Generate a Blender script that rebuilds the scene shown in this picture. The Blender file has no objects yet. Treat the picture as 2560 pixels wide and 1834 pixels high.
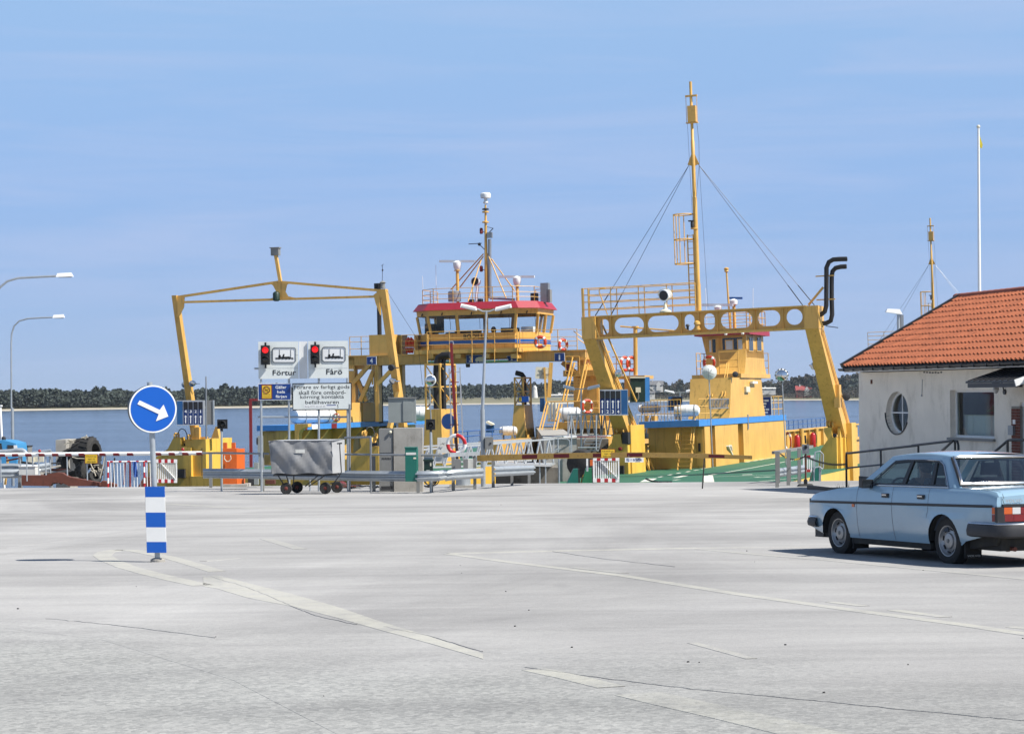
import bpy, bmesh, math, random
from mathutils import Vector, Matrix
R_ = math.radians
random.seed(7)
scene = bpy.context.scene
# ------------------------------------------------------------------ camera, sky, sun, exposure
FPX, CX, HY, TH, EZ = 5200.0, 1280.0, 985.0, R_(0.5), 1.64   # focal length in photo pixels, horizon row, roll, eye height
cam = bpy.data.cameras.new('camera'); cam_o = bpy.data.objects.new('camera', cam); scene.collection.objects.link(cam_o)
cam.sensor_fit = 'HORIZONTAL'; cam.sensor_width = 36.0; cam.lens = 36.0 * FPX / 2560.0
cam.shift_y = (HY - 917.0) / 2560.0
cam.clip_start = 0.5; cam.clip_end = 20000
cam_o.location = (0, 0, EZ); cam_o.rotation_euler = (R_(90), TH, 0)
scene.camera = cam_o
SUN_EL, SUN_AZ = 50.0, 112.0          # azimuth clockwise from +Y: the sun stands to the right
sd = Vector((math.sin(R_(SUN_AZ)) * math.cos(R_(SUN_EL)), math.cos(R_(SUN_AZ)) * math.cos(R_(SUN_EL)), math.sin(R_(SUN_EL))))
world = bpy.data.worlds.new('World'); scene.world = world; world.use_nodes = True
wn = world.node_tree; wn.nodes.clear()
out = wn.nodes.new('ShaderNodeOutputWorld'); bg = wn.nodes.new('ShaderNodeBackground'); sky = wn.nodes.new('ShaderNodeTexSky')
sky.sky_type = 'NISHITA'; sky.sun_disc = False; sky.sun_elevation = R_(SUN_EL); sky.sun_rotation = R_(SUN_AZ)
sky.altitude = 0; sky.air_density = 0.5; sky.dust_density = 0.0; sky.ozone_density = 1.0
# thin streaky cirrus all over the sky, from a noise stretched along the horizon
tc = wn.nodes.new('ShaderNodeTexCoord'); mp = wn.nodes.new('ShaderNodeMapping'); mp.inputs['Scale'].default_value = (1.5, 1.5, 19.0)
mp.inputs['Rotation'].default_value = (0, R_(5), 0)
nz = wn.nodes.new('ShaderNodeTexNoise'); nz.inputs['Scale'].default_value = 3.0; nz.inputs['Detail'].default_value = 5; nz.inputs['Roughness'].default_value = .55; nz.inputs['Distortion'].default_value = .6
rp = wn.nodes.new('ShaderNodeValToRGB'); rp.color_ramp.elements[0].position = .42; rp.color_ramp.elements[1].position = .72
rp.color_ramp.elements[1].color = (.42, .42, .42, 1)
# spring haze: a thin blue veil, thickest at the horizon and thinning towards the zenith, the cirrus on top of it
mx = wn.nodes.new('ShaderNodeMix'); mx.data_type = 'RGBA'; vl = wn.nodes.new('ShaderNodeMix'); vl.data_type = 'RGBA'
sp = wn.nodes.new('ShaderNodeSeparateXYZ'); er = wn.nodes.new('ShaderNodeValToRGB'); el_ = er.color_ramp.elements
el_[0].position = 0; el_[0].color = (.86, .86, .86, 1); el_[1].position = 1; el_[1].color = (.08, .08, .08, 1)
for p_, f_ in ((.19, .77), (.45, .32)): e_ = el_.new(p_); e_.color = (f_, f_, f_, 1)
wn.links.new(tc.outputs['Generated'], mp.inputs['Vector']); wn.links.new(mp.outputs[0], nz.inputs['Vector']); wn.links.new(nz.outputs['Fac'], rp.inputs['Fac'])
wn.links.new(tc.outputs['Generated'], sp.inputs[0]); wn.links.new(sp.outputs['Z'], er.inputs['Fac']); wn.links.new(er.outputs[0], vl.inputs['Factor'])
wn.links.new(sky.outputs[0], vl.inputs['A']); vc = wn.nodes.new('ShaderNodeValToRGB'); ve = vc.color_ramp.elements; ve[0].position = 0; ve[0].color = (2.35, 3.2, 5.2, 1); ve[1].position = 1; ve[1].color = (2.9, 4.6, 7.2, 1)
for p_, c_ in ((.10, (2.40, 3.8, 6.4, 1)), (.19, (2.85, 4.5, 7.0, 1))): e_ = ve.new(p_); e_.color = c_
wn.links.new(sp.outputs['Z'], vc.inputs['Fac']); wn.links.new(vc.outputs[0], vl.inputs['B']); wn.links.new(vl.outputs['Result'], mx.inputs['A'])
mx.inputs['B'].default_value = (3.8, 4.5, 6.4, 1)
wn.links.new(rp.outputs[0], mx.inputs['Factor']); wn.links.new(mx.outputs['Result'], bg.inputs['Color'])
bg.inputs['Strength'].default_value = 0.08
wn.links.new(bg.outputs[0], out.inputs[0])
sl = bpy.data.lights.new('sun', 'SUN'); sl.energy = 4.8; sl.angle = R_(.53); sl.color = (1, .955, .88)
so = bpy.data.objects.new('sun', sl); scene.collection.objects.link(so)
so.rotation_euler = (-sd).to_track_quat('-Z', 'Y').to_euler(); so.location = (40, 20, 60)
vs = scene.view_settings; vs.view_transform = 'Standard'; vs.look = 'None'; vs.gamma = 1; vs.use_curve_mapping = False; vs.exposure = 0.73
scene.render.engine = 'CYCLES'

# ------------------------------------------------------------------ geometry helpers
COL = scene.collection
cT, sT = math.cos(TH), math.sin(TH)
SLOPE, CREST = 0.0206, 73.3
def ray(px, py):
    u = (px - CX) / FPX; v = (HY - py) / FPX
    return Vector((u * cT + v * sT, 1, v * cT - u * sT))
def S(px, py, Y):
    r = ray(px, py); return Vector((r.x * Y, Y, EZ + r.z * Y))
def gz(Y): return -SLOPE * Y if Y < CREST else max(-2.35, -SLOPE * CREST - (Y - CREST) * .14)
def G(px, py, dz=0):
    r = ray(px, py); Y = EZ / (-SLOPE - r.z); return Vector((r.x * Y, Y, -SLOPE * Y + dz))
def GX(px, Y, dz=0):                     # point on the ground at depth Y under photo column px
    r = ray(px, 1200); return Vector((r.x * Y, Y, gz(Y) + dz))
def zones(ox, oy, k): return lambda x, y: (ox + x / k, oy + y / k)
K = 5.968
qa, qb, qc, qd, qe, qg, qh = [zones(x, 960, K) for x in (0, 380, 680, 1040, 1380, 1720, 2000)]
qi = zones(1660, 720, K); qj = zones(840, 760, K); qk = zones(1180, 760, K); ql = zones(1400, 720, K)
qm = zones(620, 830, 8.1); qn = zones(2280, 1080, 8.1); qo = zones(850, 450, 3.25); qp = zones(1400, 180, 2.6213); qr = zones(2000, 650, 3.25)
qs = zones(400, 600, 2.5); qt = zones(0, 600, 2.5); qu = zones(1960, 1080, 3.78); qv = zones(0, 1200, 1.772); qw = zones(1280, 1200, 1.772)

class Frame:
    """a local frame: x right, y away, z up, with yaw and heel"""
    def __init__(s, O, yaw=0, heel=0):
        a, h = R_(yaw), R_(heel)
        e1 = Vector((math.cos(a), -math.sin(a), 0)); e2 = Vector((math.sin(a), math.cos(a), 0)); e3 = Vector((0, 0, 1))
        s.O = Vector(O); s.e1 = e1 * math.cos(h) + e3 * math.sin(h); s.e2 = e2; s.e3 = e3 * math.cos(h) - e1 * math.sin(h)
    def w(s, p): return s.O + s.e1 * p[0] + s.e2 * p[1] + s.e3 * p[2]
    def loc(s, v): return Vector((v.dot(s.e1), v.dot(s.e2), v.dot(s.e3)))
    def h(s, q, ax, val):
        r = s.loc(ray(*q)); o = s.loc(Vector((0, 0, EZ)) - s.O); i = 'xyz'.index(ax)
        return o + r * ((val - o[i]) / r[i])

class MB:
    def __init__(s): s.v = []; s.f = []
    def add(s, vs, fs):
        n = len(s.v); s.v += [Vector(p) for p in vs]; s.f += [[i + n for i in f] for f in fs]; return s
    def box(s, x0, x1, y0, y1, z0, z1):
        vs = [(x, y, z) for z in (z0, z1) for y in (y0, y1) for x in (x0, x1)]
        return s.add(vs, [(0, 2, 3, 1), (4, 5, 7, 6), (0, 1, 5, 4), (2, 6, 7, 3), (0, 4, 6, 2), (1, 3, 7, 5)])
    def hexa(s, b, t):                   # four bottom and four top corners
        return s.add(list(b) + list(t), [(3, 2, 1, 0), (4, 5, 6, 7), (0, 1, 5, 4), (1, 2, 6, 5), (2, 3, 7, 6), (3, 0, 4, 7)])
    def bar(s, a, b, w, h=None, up=(0, 0, 1)):
        a, b = Vector(a), Vector(b); h = w if h is None else h; d = (b - a).normalized(); up = Vector(up)
        r = d.cross(up)
        if r.length < 1e-3: r = d.cross(Vector((0, 1, 0)))
        r.normalize(); u = r.cross(d).normalized(); r = r * w / 2; u = u * h / 2
        return s.hexa([a - r - u, a + r - u, a + r + u, a - r + u], [b - r - u, b + r - u, b + r + u, b - r + u])
    def tube(s, a, b, r, r2=None, n=10, caps=True):
        a, b = Vector(a), Vector(b); r2 = r if r2 is None else r2; d = (b - a).normalized()
        x = d.cross(Vector((0, 0, 1)));
        if x.length < 1e-3: x = Vector((1, 0, 0))
        x.normalize(); y = d.cross(x)
        vs = []
        for p, q in ((a, r), (b, r2)): vs += [p + (x * math.cos(2 * math.pi * i / n) + y * math.sin(2 * math.pi * i / n)) * q for i in range(n)]
        fs = [(i, (i + 1) % n, n + (i + 1) % n, n + i) for i in range(n)]
        if caps: fs += [tuple(reversed(range(n))), tuple(range(n, 2 * n))]
        return s.add(vs, fs)
    def path(s, pts, r, n=8, closed=False):
        pts = [Vector(p) for p in pts]; m = len(pts); rings = []; px = None
        for i, p in enumerate(pts):
            a = pts[i - 1] if (i or closed) else p; b = pts[(i + 1) % m] if (i < m - 1 or closed) else p
            d = (b - a).normalized()
            x = d.cross(Vector((0, 0, 1))) if px is None else px - d * px.dot(d)
            if x.length < 1e-3: x = d.cross(Vector((0, 1, 0)))
            x.normalize(); px = x; y = d.cross(x)
            rr = r[i] if isinstance(r, (list, tuple)) else r
            rings.append([p + (x * math.cos(2 * math.pi * k / n) + y * math.sin(2 * math.pi * k / n)) * rr for k in range(n)])
        vs = [v for g in rings for v in g]; fs = []
        for i in range(m if closed else m - 1):
            j = (i + 1) % m
            fs += [(i * n + k, i * n + (k + 1) % n, j * n + (k + 1) % n, j * n + k) for k in range(n)]
        if not closed: fs += [tuple(reversed(range(n))), tuple(range((m - 1) * n, m * n))]
        return s.add(vs, fs)
    def prism(s, poly, ext):
        n = len(poly); poly = [Vector(p) for p in poly]; e = Vector(ext)
        return s.add(poly + [p + e for p in poly], [tuple(range(n)), tuple(reversed(range(n, 2 * n)))] + [(i + n, (i + 1) % n + n, (i + 1) % n, i) for i in range(n)])
    def lathe(s, prof, c=(0, 0, 0), ax=(0, 0, 1), n=16, caps=True):       # prof: (radius, distance along the axis)
        c, ax = Vector(c), Vector(ax).normalized(); x = ax.cross(Vector((0, 0, 1)))
        if x.length < 1e-3: x = Vector((1, 0, 0))
        x.normalize(); y = ax.cross(x); m = len(prof)
        vs = [c + ax * t + (x * math.cos(2 * math.pi * k / n) + y * math.sin(2 * math.pi * k / n)) * r for r, t in prof for k in range(n)]
        fs = [(i * n + k, i * n + (k + 1) % n, (i + 1) * n + (k + 1) % n, (i + 1) * n + k) for i in range(m - 1) for k in range(n)]
        if caps: fs += [tuple(reversed(range(n))), tuple(range((m - 1) * n, m * n))]
        return s.add(vs, fs)
    def torus(s, c, ax, R, r, a0=0, a1=360, n=24, m=8):
        c, ax = Vector(c), Vector(ax).normalized(); x = ax.cross(Vector((0, 0, 1)))
        if x.length < 1e-3: x = Vector((1, 0, 0))
        x.normalize(); y = ax.cross(x)
        full = abs(a1 - a0) >= 360; k = n if full else n + 1
        pts = [c + (x * math.cos(R_(a0 + (a1 - a0) * i / n)) + y * math.sin(R_(a0 + (a1 - a0) * i / n))) * R for i in range(k)]
        return s.path(pts, r, m, closed=full)
    def sheet(s, rows):
        m = len(rows[0]); vs = [p for r in rows for p in r]
        return s.add(vs, [(i * m + j, i * m + j + 1, (i + 1) * m + j + 1, (i + 1) * m + j) for i in range(len(rows) - 1) for j in range(m - 1)])
    def ball(s, c, rx, ry=None, rz=None, n=12, m=8):
        ry = rx if ry is None else ry; rz = rx if rz is None else rz; c = Vector(c); vs = []; fs = []
        for i in range(m + 1):
            t = math.pi * i / m
            for k in range(n):
                a = 2 * math.pi * k / n; vs.append(c + Vector((rx * math.sin(t) * math.cos(a), ry * math.sin(t) * math.sin(a), rz * math.cos(t))))
        for i in range(m):
            for k in range(n): fs.append(((i + 1) * n + k, (i + 1) * n + (k + 1) % n, i * n + (k + 1) % n, i * n + k))
        return s.add(vs, fs)
    def pbox(s, x0, y0, x1, y1, Y, dep, grow=0):   # a box whose front at depth Y covers the photo rectangle
        c = S((x0 + x1) / 2, (y0 + y1) / 2, Y); w = abs(x1 - x0) / FPX * Y / 2 + grow; h = abs(y1 - y0) / FPX * Y / 2 + grow
        return s.box(c.x - w, c.x + w, Y, Y + dep, c.z - h, c.z + h)
    def build(s, name, mat, parent=None, frame=None, smooth=True, loc=None, angle=35):
        vs = [frame.w(p) for p in s.v] if frame else s.v
        o3 = ORG[parent] if parent is not None else Vector(loc if loc is not None else (0, 0, 0))
        me = bpy.data.meshes.new(name); me.from_pydata([tuple(p - o3) for p in vs], [], s.f); me.update()
        bm = bmesh.new(); bm.from_mesh(me); bmesh.ops.recalc_face_normals(bm, faces=bm.faces); bm.to_mesh(me); bm.free()
        if smooth:
            me.polygons.foreach_set('use_smooth', [True] * len(me.polygons)); me.set_sharp_from_angle(angle=R_(angle))
        me.materials.append(M[mat] if isinstance(mat, str) else mat)
        o = bpy.data.objects.new(name, me); COL.objects.link(o)
        if parent is not None: o.parent = parent
        else: o.location = o3
        ORG[o] = o3
        return o
ORG = {}
def tag(o, label, cat, group=None):
    o['label'] = label; o['category'] = cat
    if group: o['group'] = group
    return o
def thing(name, label, cat, loc, group=None):
    o = bpy.data.objects.new(name, None); o.empty_display_size = .3; COL.objects.link(o); o.location = loc; ORG[o] = Vector(loc)
    return tag(o, label, cat, group)
def struct(o): o['kind'] = 'structure'; return o
def copy_tree(o, delta, parent=None):
    c = o.copy(); COL.objects.link(c); ORG[c] = ORG[o] + Vector(delta)
    if parent is None: c.location = o.location + Vector(delta)
    else: c.parent = parent
    for ch in list(o.children): copy_tree(ch, delta, c)
    return c
_fc = {}
def text(body, name, mat, parent, c, w, h, right=(1, 0, 0), up=(0, 0, 1), frame=None, thick=.004, bold=0):
    """lettering as a mesh, fitted to width w and height h, centred on c"""
    key = (body, bold)
    if key not in _fc:
        cu = bpy.data.curves.new('t', 'FONT'); cu.body = body; cu.align_x = 'CENTER'; cu.resolution_u = 2; cu.offset = bold; cu.space_line = .95
        o = bpy.data.objects.new('t', cu); COL.objects.link(o)
        dg = bpy.context.evaluated_depsgraph_get(); me = bpy.data.meshes.new_from_object(o.evaluated_get(dg))
        _fc[key] = ([v.co.copy() for v in me.vertices], [list(p.vertices) for p in me.polygons])
        bpy.data.objects.remove(o); bpy.data.curves.remove(cu); bpy.data.meshes.remove(me)
    vs, fs = _fc[key]
    x0, x1 = min(v.x for v in vs), max(v.x for v in vs); y0, y1 = min(v.y for v in vs), max(v.y for v in vs)
    rt, u = Vector(right), Vector(up); c = Vector(c)
    mb = MB(); mb.add([c + rt * ((v.x - (x0 + x1) / 2) / (x1 - x0) * w) + u * ((v.y - (y0 + y1) / 2) / (y1 - y0) * h) for v in vs], fs)
    return mb.build(name, mat, parent, frame, smooth=False)
def ptext(body, mat, parent, x0, y0, x1, y1, Y, bold=0, name='lettering'):
    c = S((x0 + x1) / 2, (y0 + y1) / 2, Y)
    return text(body, name, mat, parent, c, (x1 - x0) / FPX * Y, (y1 - y0) / FPX * Y, bold=bold)

# ------------------------------------------------------------------ materials
def lin(h):
    h = h.lstrip('#'); c = [int(h[i:i + 2], 16) / 255 for i in (0, 2, 4)]
    return tuple(x / 12.92 if x <= .04045 else ((x + .055) / 1.055) ** 2.4 for x in c) + (1,)
M = {}
def nd(nt, t, **kw):
    n = nt.nodes.new(t)
    for k, v in kw.items():
        if k in n.inputs: n.inputs[k].default_value = v
        else: setattr(n, k, v)
    return n
def mat(name, col, rough=.5, metal=0, var=.12, scale=3.0, bump=0, bscale=40, dirt=None, damt=.35, dscale=(2.5, 2.5, .5), spec=.5, coat=0, emit=0):
    m = bpy.data.materials.new(name); m.use_nodes = True; nt = m.node_tree; b = nt.nodes['Principled BSDF']; L = nt.links.new
    col = lin(col) if isinstance(col, str) else tuple(col) + (1,)
    full = col; col = tuple(c * .8 for c in col[:3]) + (1,)
    b.inputs['Roughness'].default_value = rough; b.inputs['Metallic'].default_value = metal; b.inputs['Specular IOR Level'].default_value = spec
    if coat: b.inputs['Coat Weight'].default_value = coat; b.inputs['Coat Roughness'].default_value = .08
    tcn = nd(nt, 'ShaderNodeTexCoord'); n1 = nd(nt, 'ShaderNodeTexNoise', Scale=scale, Detail=5.0, Roughness=.6)
    L(tcn.outputs['Object'], n1.inputs['Vector'])
    rm = nd(nt, 'ShaderNodeMapRange'); rm.inputs['From Min'].default_value = .3; rm.inputs['From Max'].default_value = .7
    rm.inputs['To Min'].default_value = 1 - var; rm.inputs['To Max'].default_value = 1 + var * .6
    L(n1.outputs['Fac'], rm.inputs['Value'])
    mu = nd(nt, 'ShaderNodeMix', data_type='RGBA', blend_type='MULTIPLY'); mu.inputs['Factor'].default_value = 1; mu.inputs['A'].default_value = col
    cb = nd(nt, 'ShaderNodeCombineColor')
    for k in ('Red', 'Green', 'Blue'): L(rm.outputs[0], cb.inputs[k])
    L(cb.outputs[0], mu.inputs['B']); last = mu.outputs['Result']
    if dirt:
        mpn = nd(nt, 'ShaderNodeMapping'); mpn.inputs['Scale'].default_value = dscale; L(tcn.outputs['Object'], mpn.inputs['Vector'])
        n2 = nd(nt, 'ShaderNodeTexNoise', Scale=1.6, Detail=7.0, Roughness=.68); L(mpn.outputs[0], n2.inputs['Vector'])
        rr = nd(nt, 'ShaderNodeValToRGB'); rr.color_ramp.elements[0].position = .53; rr.color_ramp.elements[1].position = .72
        rr.color_ramp.elements[1].color = (damt, damt, damt, 1); L(n2.outputs['Fac'], rr.inputs['Fac'])
        m2 = nd(nt, 'ShaderNodeMix', data_type='RGBA'); m2.inputs['B'].default_value = tuple(c * .8 for c in lin(dirt)[:3]) + (1,); L(last, m2.inputs['A']); L(rr.outputs[0], m2.inputs['Factor']); last = m2.outputs['Result']
    L(last, b.inputs['Base Color'])
    if bump:
        n3 = nd(nt, 'ShaderNodeTexNoise', Scale=bscale, Detail=4.0); L(tcn.outputs['Object'], n3.inputs['Vector'])
        bp = nd(nt, 'ShaderNodeBump', Strength=bump, Distance=.02); L(n3.outputs['Fac'], bp.inputs['Height']); L(bp.outputs[0], b.inputs['Normal'])
    if emit: b.inputs['Emission Color'].default_value = full; b.inputs['Emission Strength'].default_value = emit
    M[name] = m; return m
YEL = (.82, .475, .11)
mat('yellow', YEL, .42, var=.14, scale=.8, dirt='#7a4c18', damt=.5, dscale=(5, 5, .35), bump=.12, bscale=1.6)
mat('yellow_hull', (.86, .54, .09), .40, var=.12, scale=.8, dirt='#7a5218', damt=.5, dscale=(6, 6, .4), bump=.12, bscale=1.6)
mat('yellow_rail', (.84, .48, .11), .45, var=.08, dirt='#8a4a1c', damt=.35, dscale=(6, 6, 6))
mat('boom_yellow', (.74, .43, .10), .55, var=.10, dirt='#7a5a34', damt=.4, dscale=(3, 3, 3))
mat('sign_yellow', (.85, .55, .03), .45, var=.06)
mat('red_roof', '#a82c3c', .45, var=.08, dirt='#7a2430', damt=.3)
mat('red', '#b3202a', .45, var=.08)
mat('dark_red', '#7c1a1e', .55, var=.1)
mat('fire_red', '#c0222a', .35, var=.05)
mat('orange_ring', '#d8441c', .5, var=.1)
mat('orange', '#d8641a', .5, var=.1, dirt='#8a3a10', damt=.3)
mat('rust', '#6b3a2c', .8, var=.25, bump=.3, bscale=15, dirt='#3c2018', damt=.6, dscale=(4, 4, 4))
mat('blue_edge', '#4590da', .45, var=.08, dirt='#1b4f8c', damt=.3)
mat('blue_stripe', '#1f5fb0', .45, var=.06)
mat('blue_box', '#1d5a92', .5, var=.1, dirt='#143a5c', damt=.3)
mat('blue_rail', '#2a62a8', .5, var=.1)
mat('sign_blue', '#0b5fc4', .35, var=.04)
mat('plate_blue', '#123f8a', .4, var=.05)
mat('lane_blue', '#0c2f6c', .4, var=.05)
mat('white', (.92, .92, .90), .5, var=.05)
mat('white_clean', (.95, .96, .95), .35, var=.03)
mat('white_dirty', (.72, .72, .68), .6, var=.12, dirt='#8a8478', damt=.4)
mat('sign_white', (.86, .90, .87), .4, var=.04, dirt='#a4aaa2', damt=.2)
mat('black', (.012, .012, .013), .45, var=.2)
mat('black_pipe', (.016, .014, .013), .55, var=.3, dirt='#3a2a22', damt=.4)
mat('rubber', (.022, .021, .020), .85, var=.3, bump=.4, bscale=25, dirt='#5a564c', damt=.4, dscale=(5, 5, 5))
mat('grey_steel', (.36, .38, .40), .42, metal=.55, var=.12, dirt='#70706c', damt=.3, dscale=(5, 5, 3))
mat('galv', (.50, .54, .57), .40, metal=.45, var=.12, scale=6, dirt='#7c8488', damt=.3)
mat('alu', (.62, .63, .63), .38, metal=.5, var=.08)
mat('cabinet_grey', (.25, .25, .24), .6, var=.1, dirt='#6a6a62', damt=.3)
mat('box_grey', (.30, .33, .32), .5, var=.1)
mat('concrete', (.42, .40, .36), .9, var=.2, scale=2, bump=.3, bscale=30, dirt='#5e584c', damt=.5, dscale=(2, 2, 1))
mat('concrete_dark', (.20, .18, .15), .9, var=.35, scale=1.4, bump=.4, bscale=20, dirt='#2a241c', damt=.7, dscale=(1.5, 1.5, .6))
mat('green_box', '#0f6a5c', .45, var=.06)
mat('dark_green', '#16332a', .5, var=.1)
mat('green_wedge', '#1f7a50', .5, var=.12, dirt='#2a4a34', damt=.4)
mat('deck_green', '#2f6a50', .7, var=.15, scale=.8, dirt='#54705c', damt=.4, dscale=(.6, .6, .6))
mat('deck_line', (.80, .80, .68), .6, var=.12)
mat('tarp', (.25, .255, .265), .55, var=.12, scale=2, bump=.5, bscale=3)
mat('tarp_sunlit', (.46, .47, .48), .55, var=.08, scale=2, bump=.5, bscale=3)  # paler copy of tarp: sunlight put into the colour of end and top
mat('wheel_red', '#6a2a20', .6, var=.2)
mat('raft_white', (.92, .92, .90), .35, var=.04, dirt='#a09a8c', damt=.3)
mat('cream', (.78, .74, .58), .5, var=.06)
mat('dark', (.03, .03, .032), .6, var=.2)
mat('red_lens', '#ff1a20', .25, var=.03, emit=.55)
mat('dark_lens', (.02, .022, .02), .2, var=.1)
mat('chrome', (.75, .76, .78), .12, metal=1, var=.05)
mat('mirror', (.85, .86, .87), .03, metal=1, var=.01)
mat('wall_render', (.98, .89, .755), .9, var=.07, scale=1.5, bump=.35, bscale=60, dirt='#a89c86', damt=.45, dscale=(1, 1, .5))
mat('plinth', (.10, .095, .09), .85, var=.15)
mat('tile', (.46, .135, .055), .75, var=.22, scale=2.2, bump=.2, bscale=20, dirt='#5a2a18', damt=.5, dscale=(2, 2, 2))
mat('tile_ridge', (.36, .10, .055), .8, var=.2, dirt='#4a2016', damt=.4)
mat('brick', (.20, .055, .035), .85, var=.25, scale=5, bump=.3)
mat('mortar', (.34, .31, .27), .95, var=.1)
mat('black_metal', (.02, .02, .022), .4, var=.15)
mat('door_grey', (.30, .33, .34), .4, var=.05)
mat('rope', (.55, .50, .40), .9, var=.2)
mat('skin', (.50, .28, .20), .55, var=.08)
mat('hair', (.045, .030, .022), .7, var=.3, scale=30)
mat('jacket', (.05, .06, .09), .8, var=.15)
mat('upholstery', (.05, .07, .10), .85, var=.15)
mat('car_paint', (.31, .475, .60), .22, var=.03, coat=.9, dirt='#55606a', damt=.10, dscale=(2, 2, 2))
mat('trim_black', (.018, .018, .02), .5, var=.15)
mat('bumper_black', (.03, .03, .034), .55, var=.15, dirt='#4a4a48', damt=.25)
mat('underside', (.03, .03, .028), .9, var=.3, dirt='#5a5040', damt=.4, dscale=(4, 4, 4))
mat('tyre', (.02, .02, .02), .8, var=.2, dirt='#4a463e', damt=.3, dscale=(6, 6, 6))
mat('rim', (.42, .42, .42), .35, metal=.6, var=.1)
mat('amber', '#d8601a', .2, var=.05, coat=.6)
mat('tail_red', '#7a0f14', .2, var=.05, coat=.6)
mat('lens_white', (.6, .6, .6), .15, var=.03, coat=.6)
mat('flag_yellow', (.75, .62, .05), .8, var=.1)
mat('foliage_dark', (.060, .078, .064), .9, var=.45, scale=.08)  # slight blue-grey tint puts distance haze into the leaf colour
mat('grass_dry', (.20, .185, .11), .95, var=.25, scale=.02, dirt='#4c5a34', damt=.5, dscale=(.02, .02, .02))
mat('sand', (.46, .42, .34), .95, var=.15, scale=.1)
mat('house_white', (.72, .70, .66), .7, var=.05)
mat('house_red', (.35, .05, .045), .7, var=.1)
mat('roof_grey', (.16, .16, .17), .7, var=.15)
mat('truck_blue', '#3f93c8', .4, var=.06, dirt='#3a6a8c', damt=.3)
mat('cloth_blue', '#3a62b0', .8, var=.1)
mat('weed', (.05, .09, .03), .9, var=.3)
def glass(name, tint=(.75, .82, .85), refl=.22, rough=.03):
    m = bpy.data.materials.new(name); m.use_nodes = True; nt = m.node_tree; nt.nodes.clear(); L = nt.links.new
    o = nd(nt, 'ShaderNodeOutputMaterial'); t = nd(nt, 'ShaderNodeBsdfTransparent'); t.inputs[0].default_value = tint + (1,)
    g = nd(nt, 'ShaderNodeBsdfGlossy'); g.inputs['Roughness'].default_value = rough; lw = nd(nt, 'ShaderNodeLayerWeight'); lw.inputs[0].default_value = .5; fp = nd(nt, 'ShaderNodeMath', operation='POWER'); fp.inputs[1].default_value = 5; L(lw.outputs['Facing'], fp.inputs[0]); fr = nd(nt, 'ShaderNodeMath', operation='MULTIPLY_ADD'); fr.inputs[1].default_value = .96; fr.inputs[2].default_value = .04; L(fp.outputs[0], fr.inputs[0])
    ad = nd(nt, 'ShaderNodeMath', operation='MULTIPLY'); ad.inputs[1].default_value = refl; L(fr.outputs[0], ad.inputs[0])
    x = nd(nt, 'ShaderNodeMixShader'); L(ad.outputs[0], x.inputs[0]); L(t.outputs[0], x.inputs[1]); L(g.outputs[0], x.inputs[2]); L(x.outputs[0], o.inputs[0]); M[name] = m
glass('glass_clear', (.86, .92, .95), 1.0)
glass('glass_dark', (.60, .68, .66), 1.5)
glass('glass_car', (.55, .63, .62), 1.6)
glass('glass_rear', (.55, .62, .60), 3.5, .06)
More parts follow.
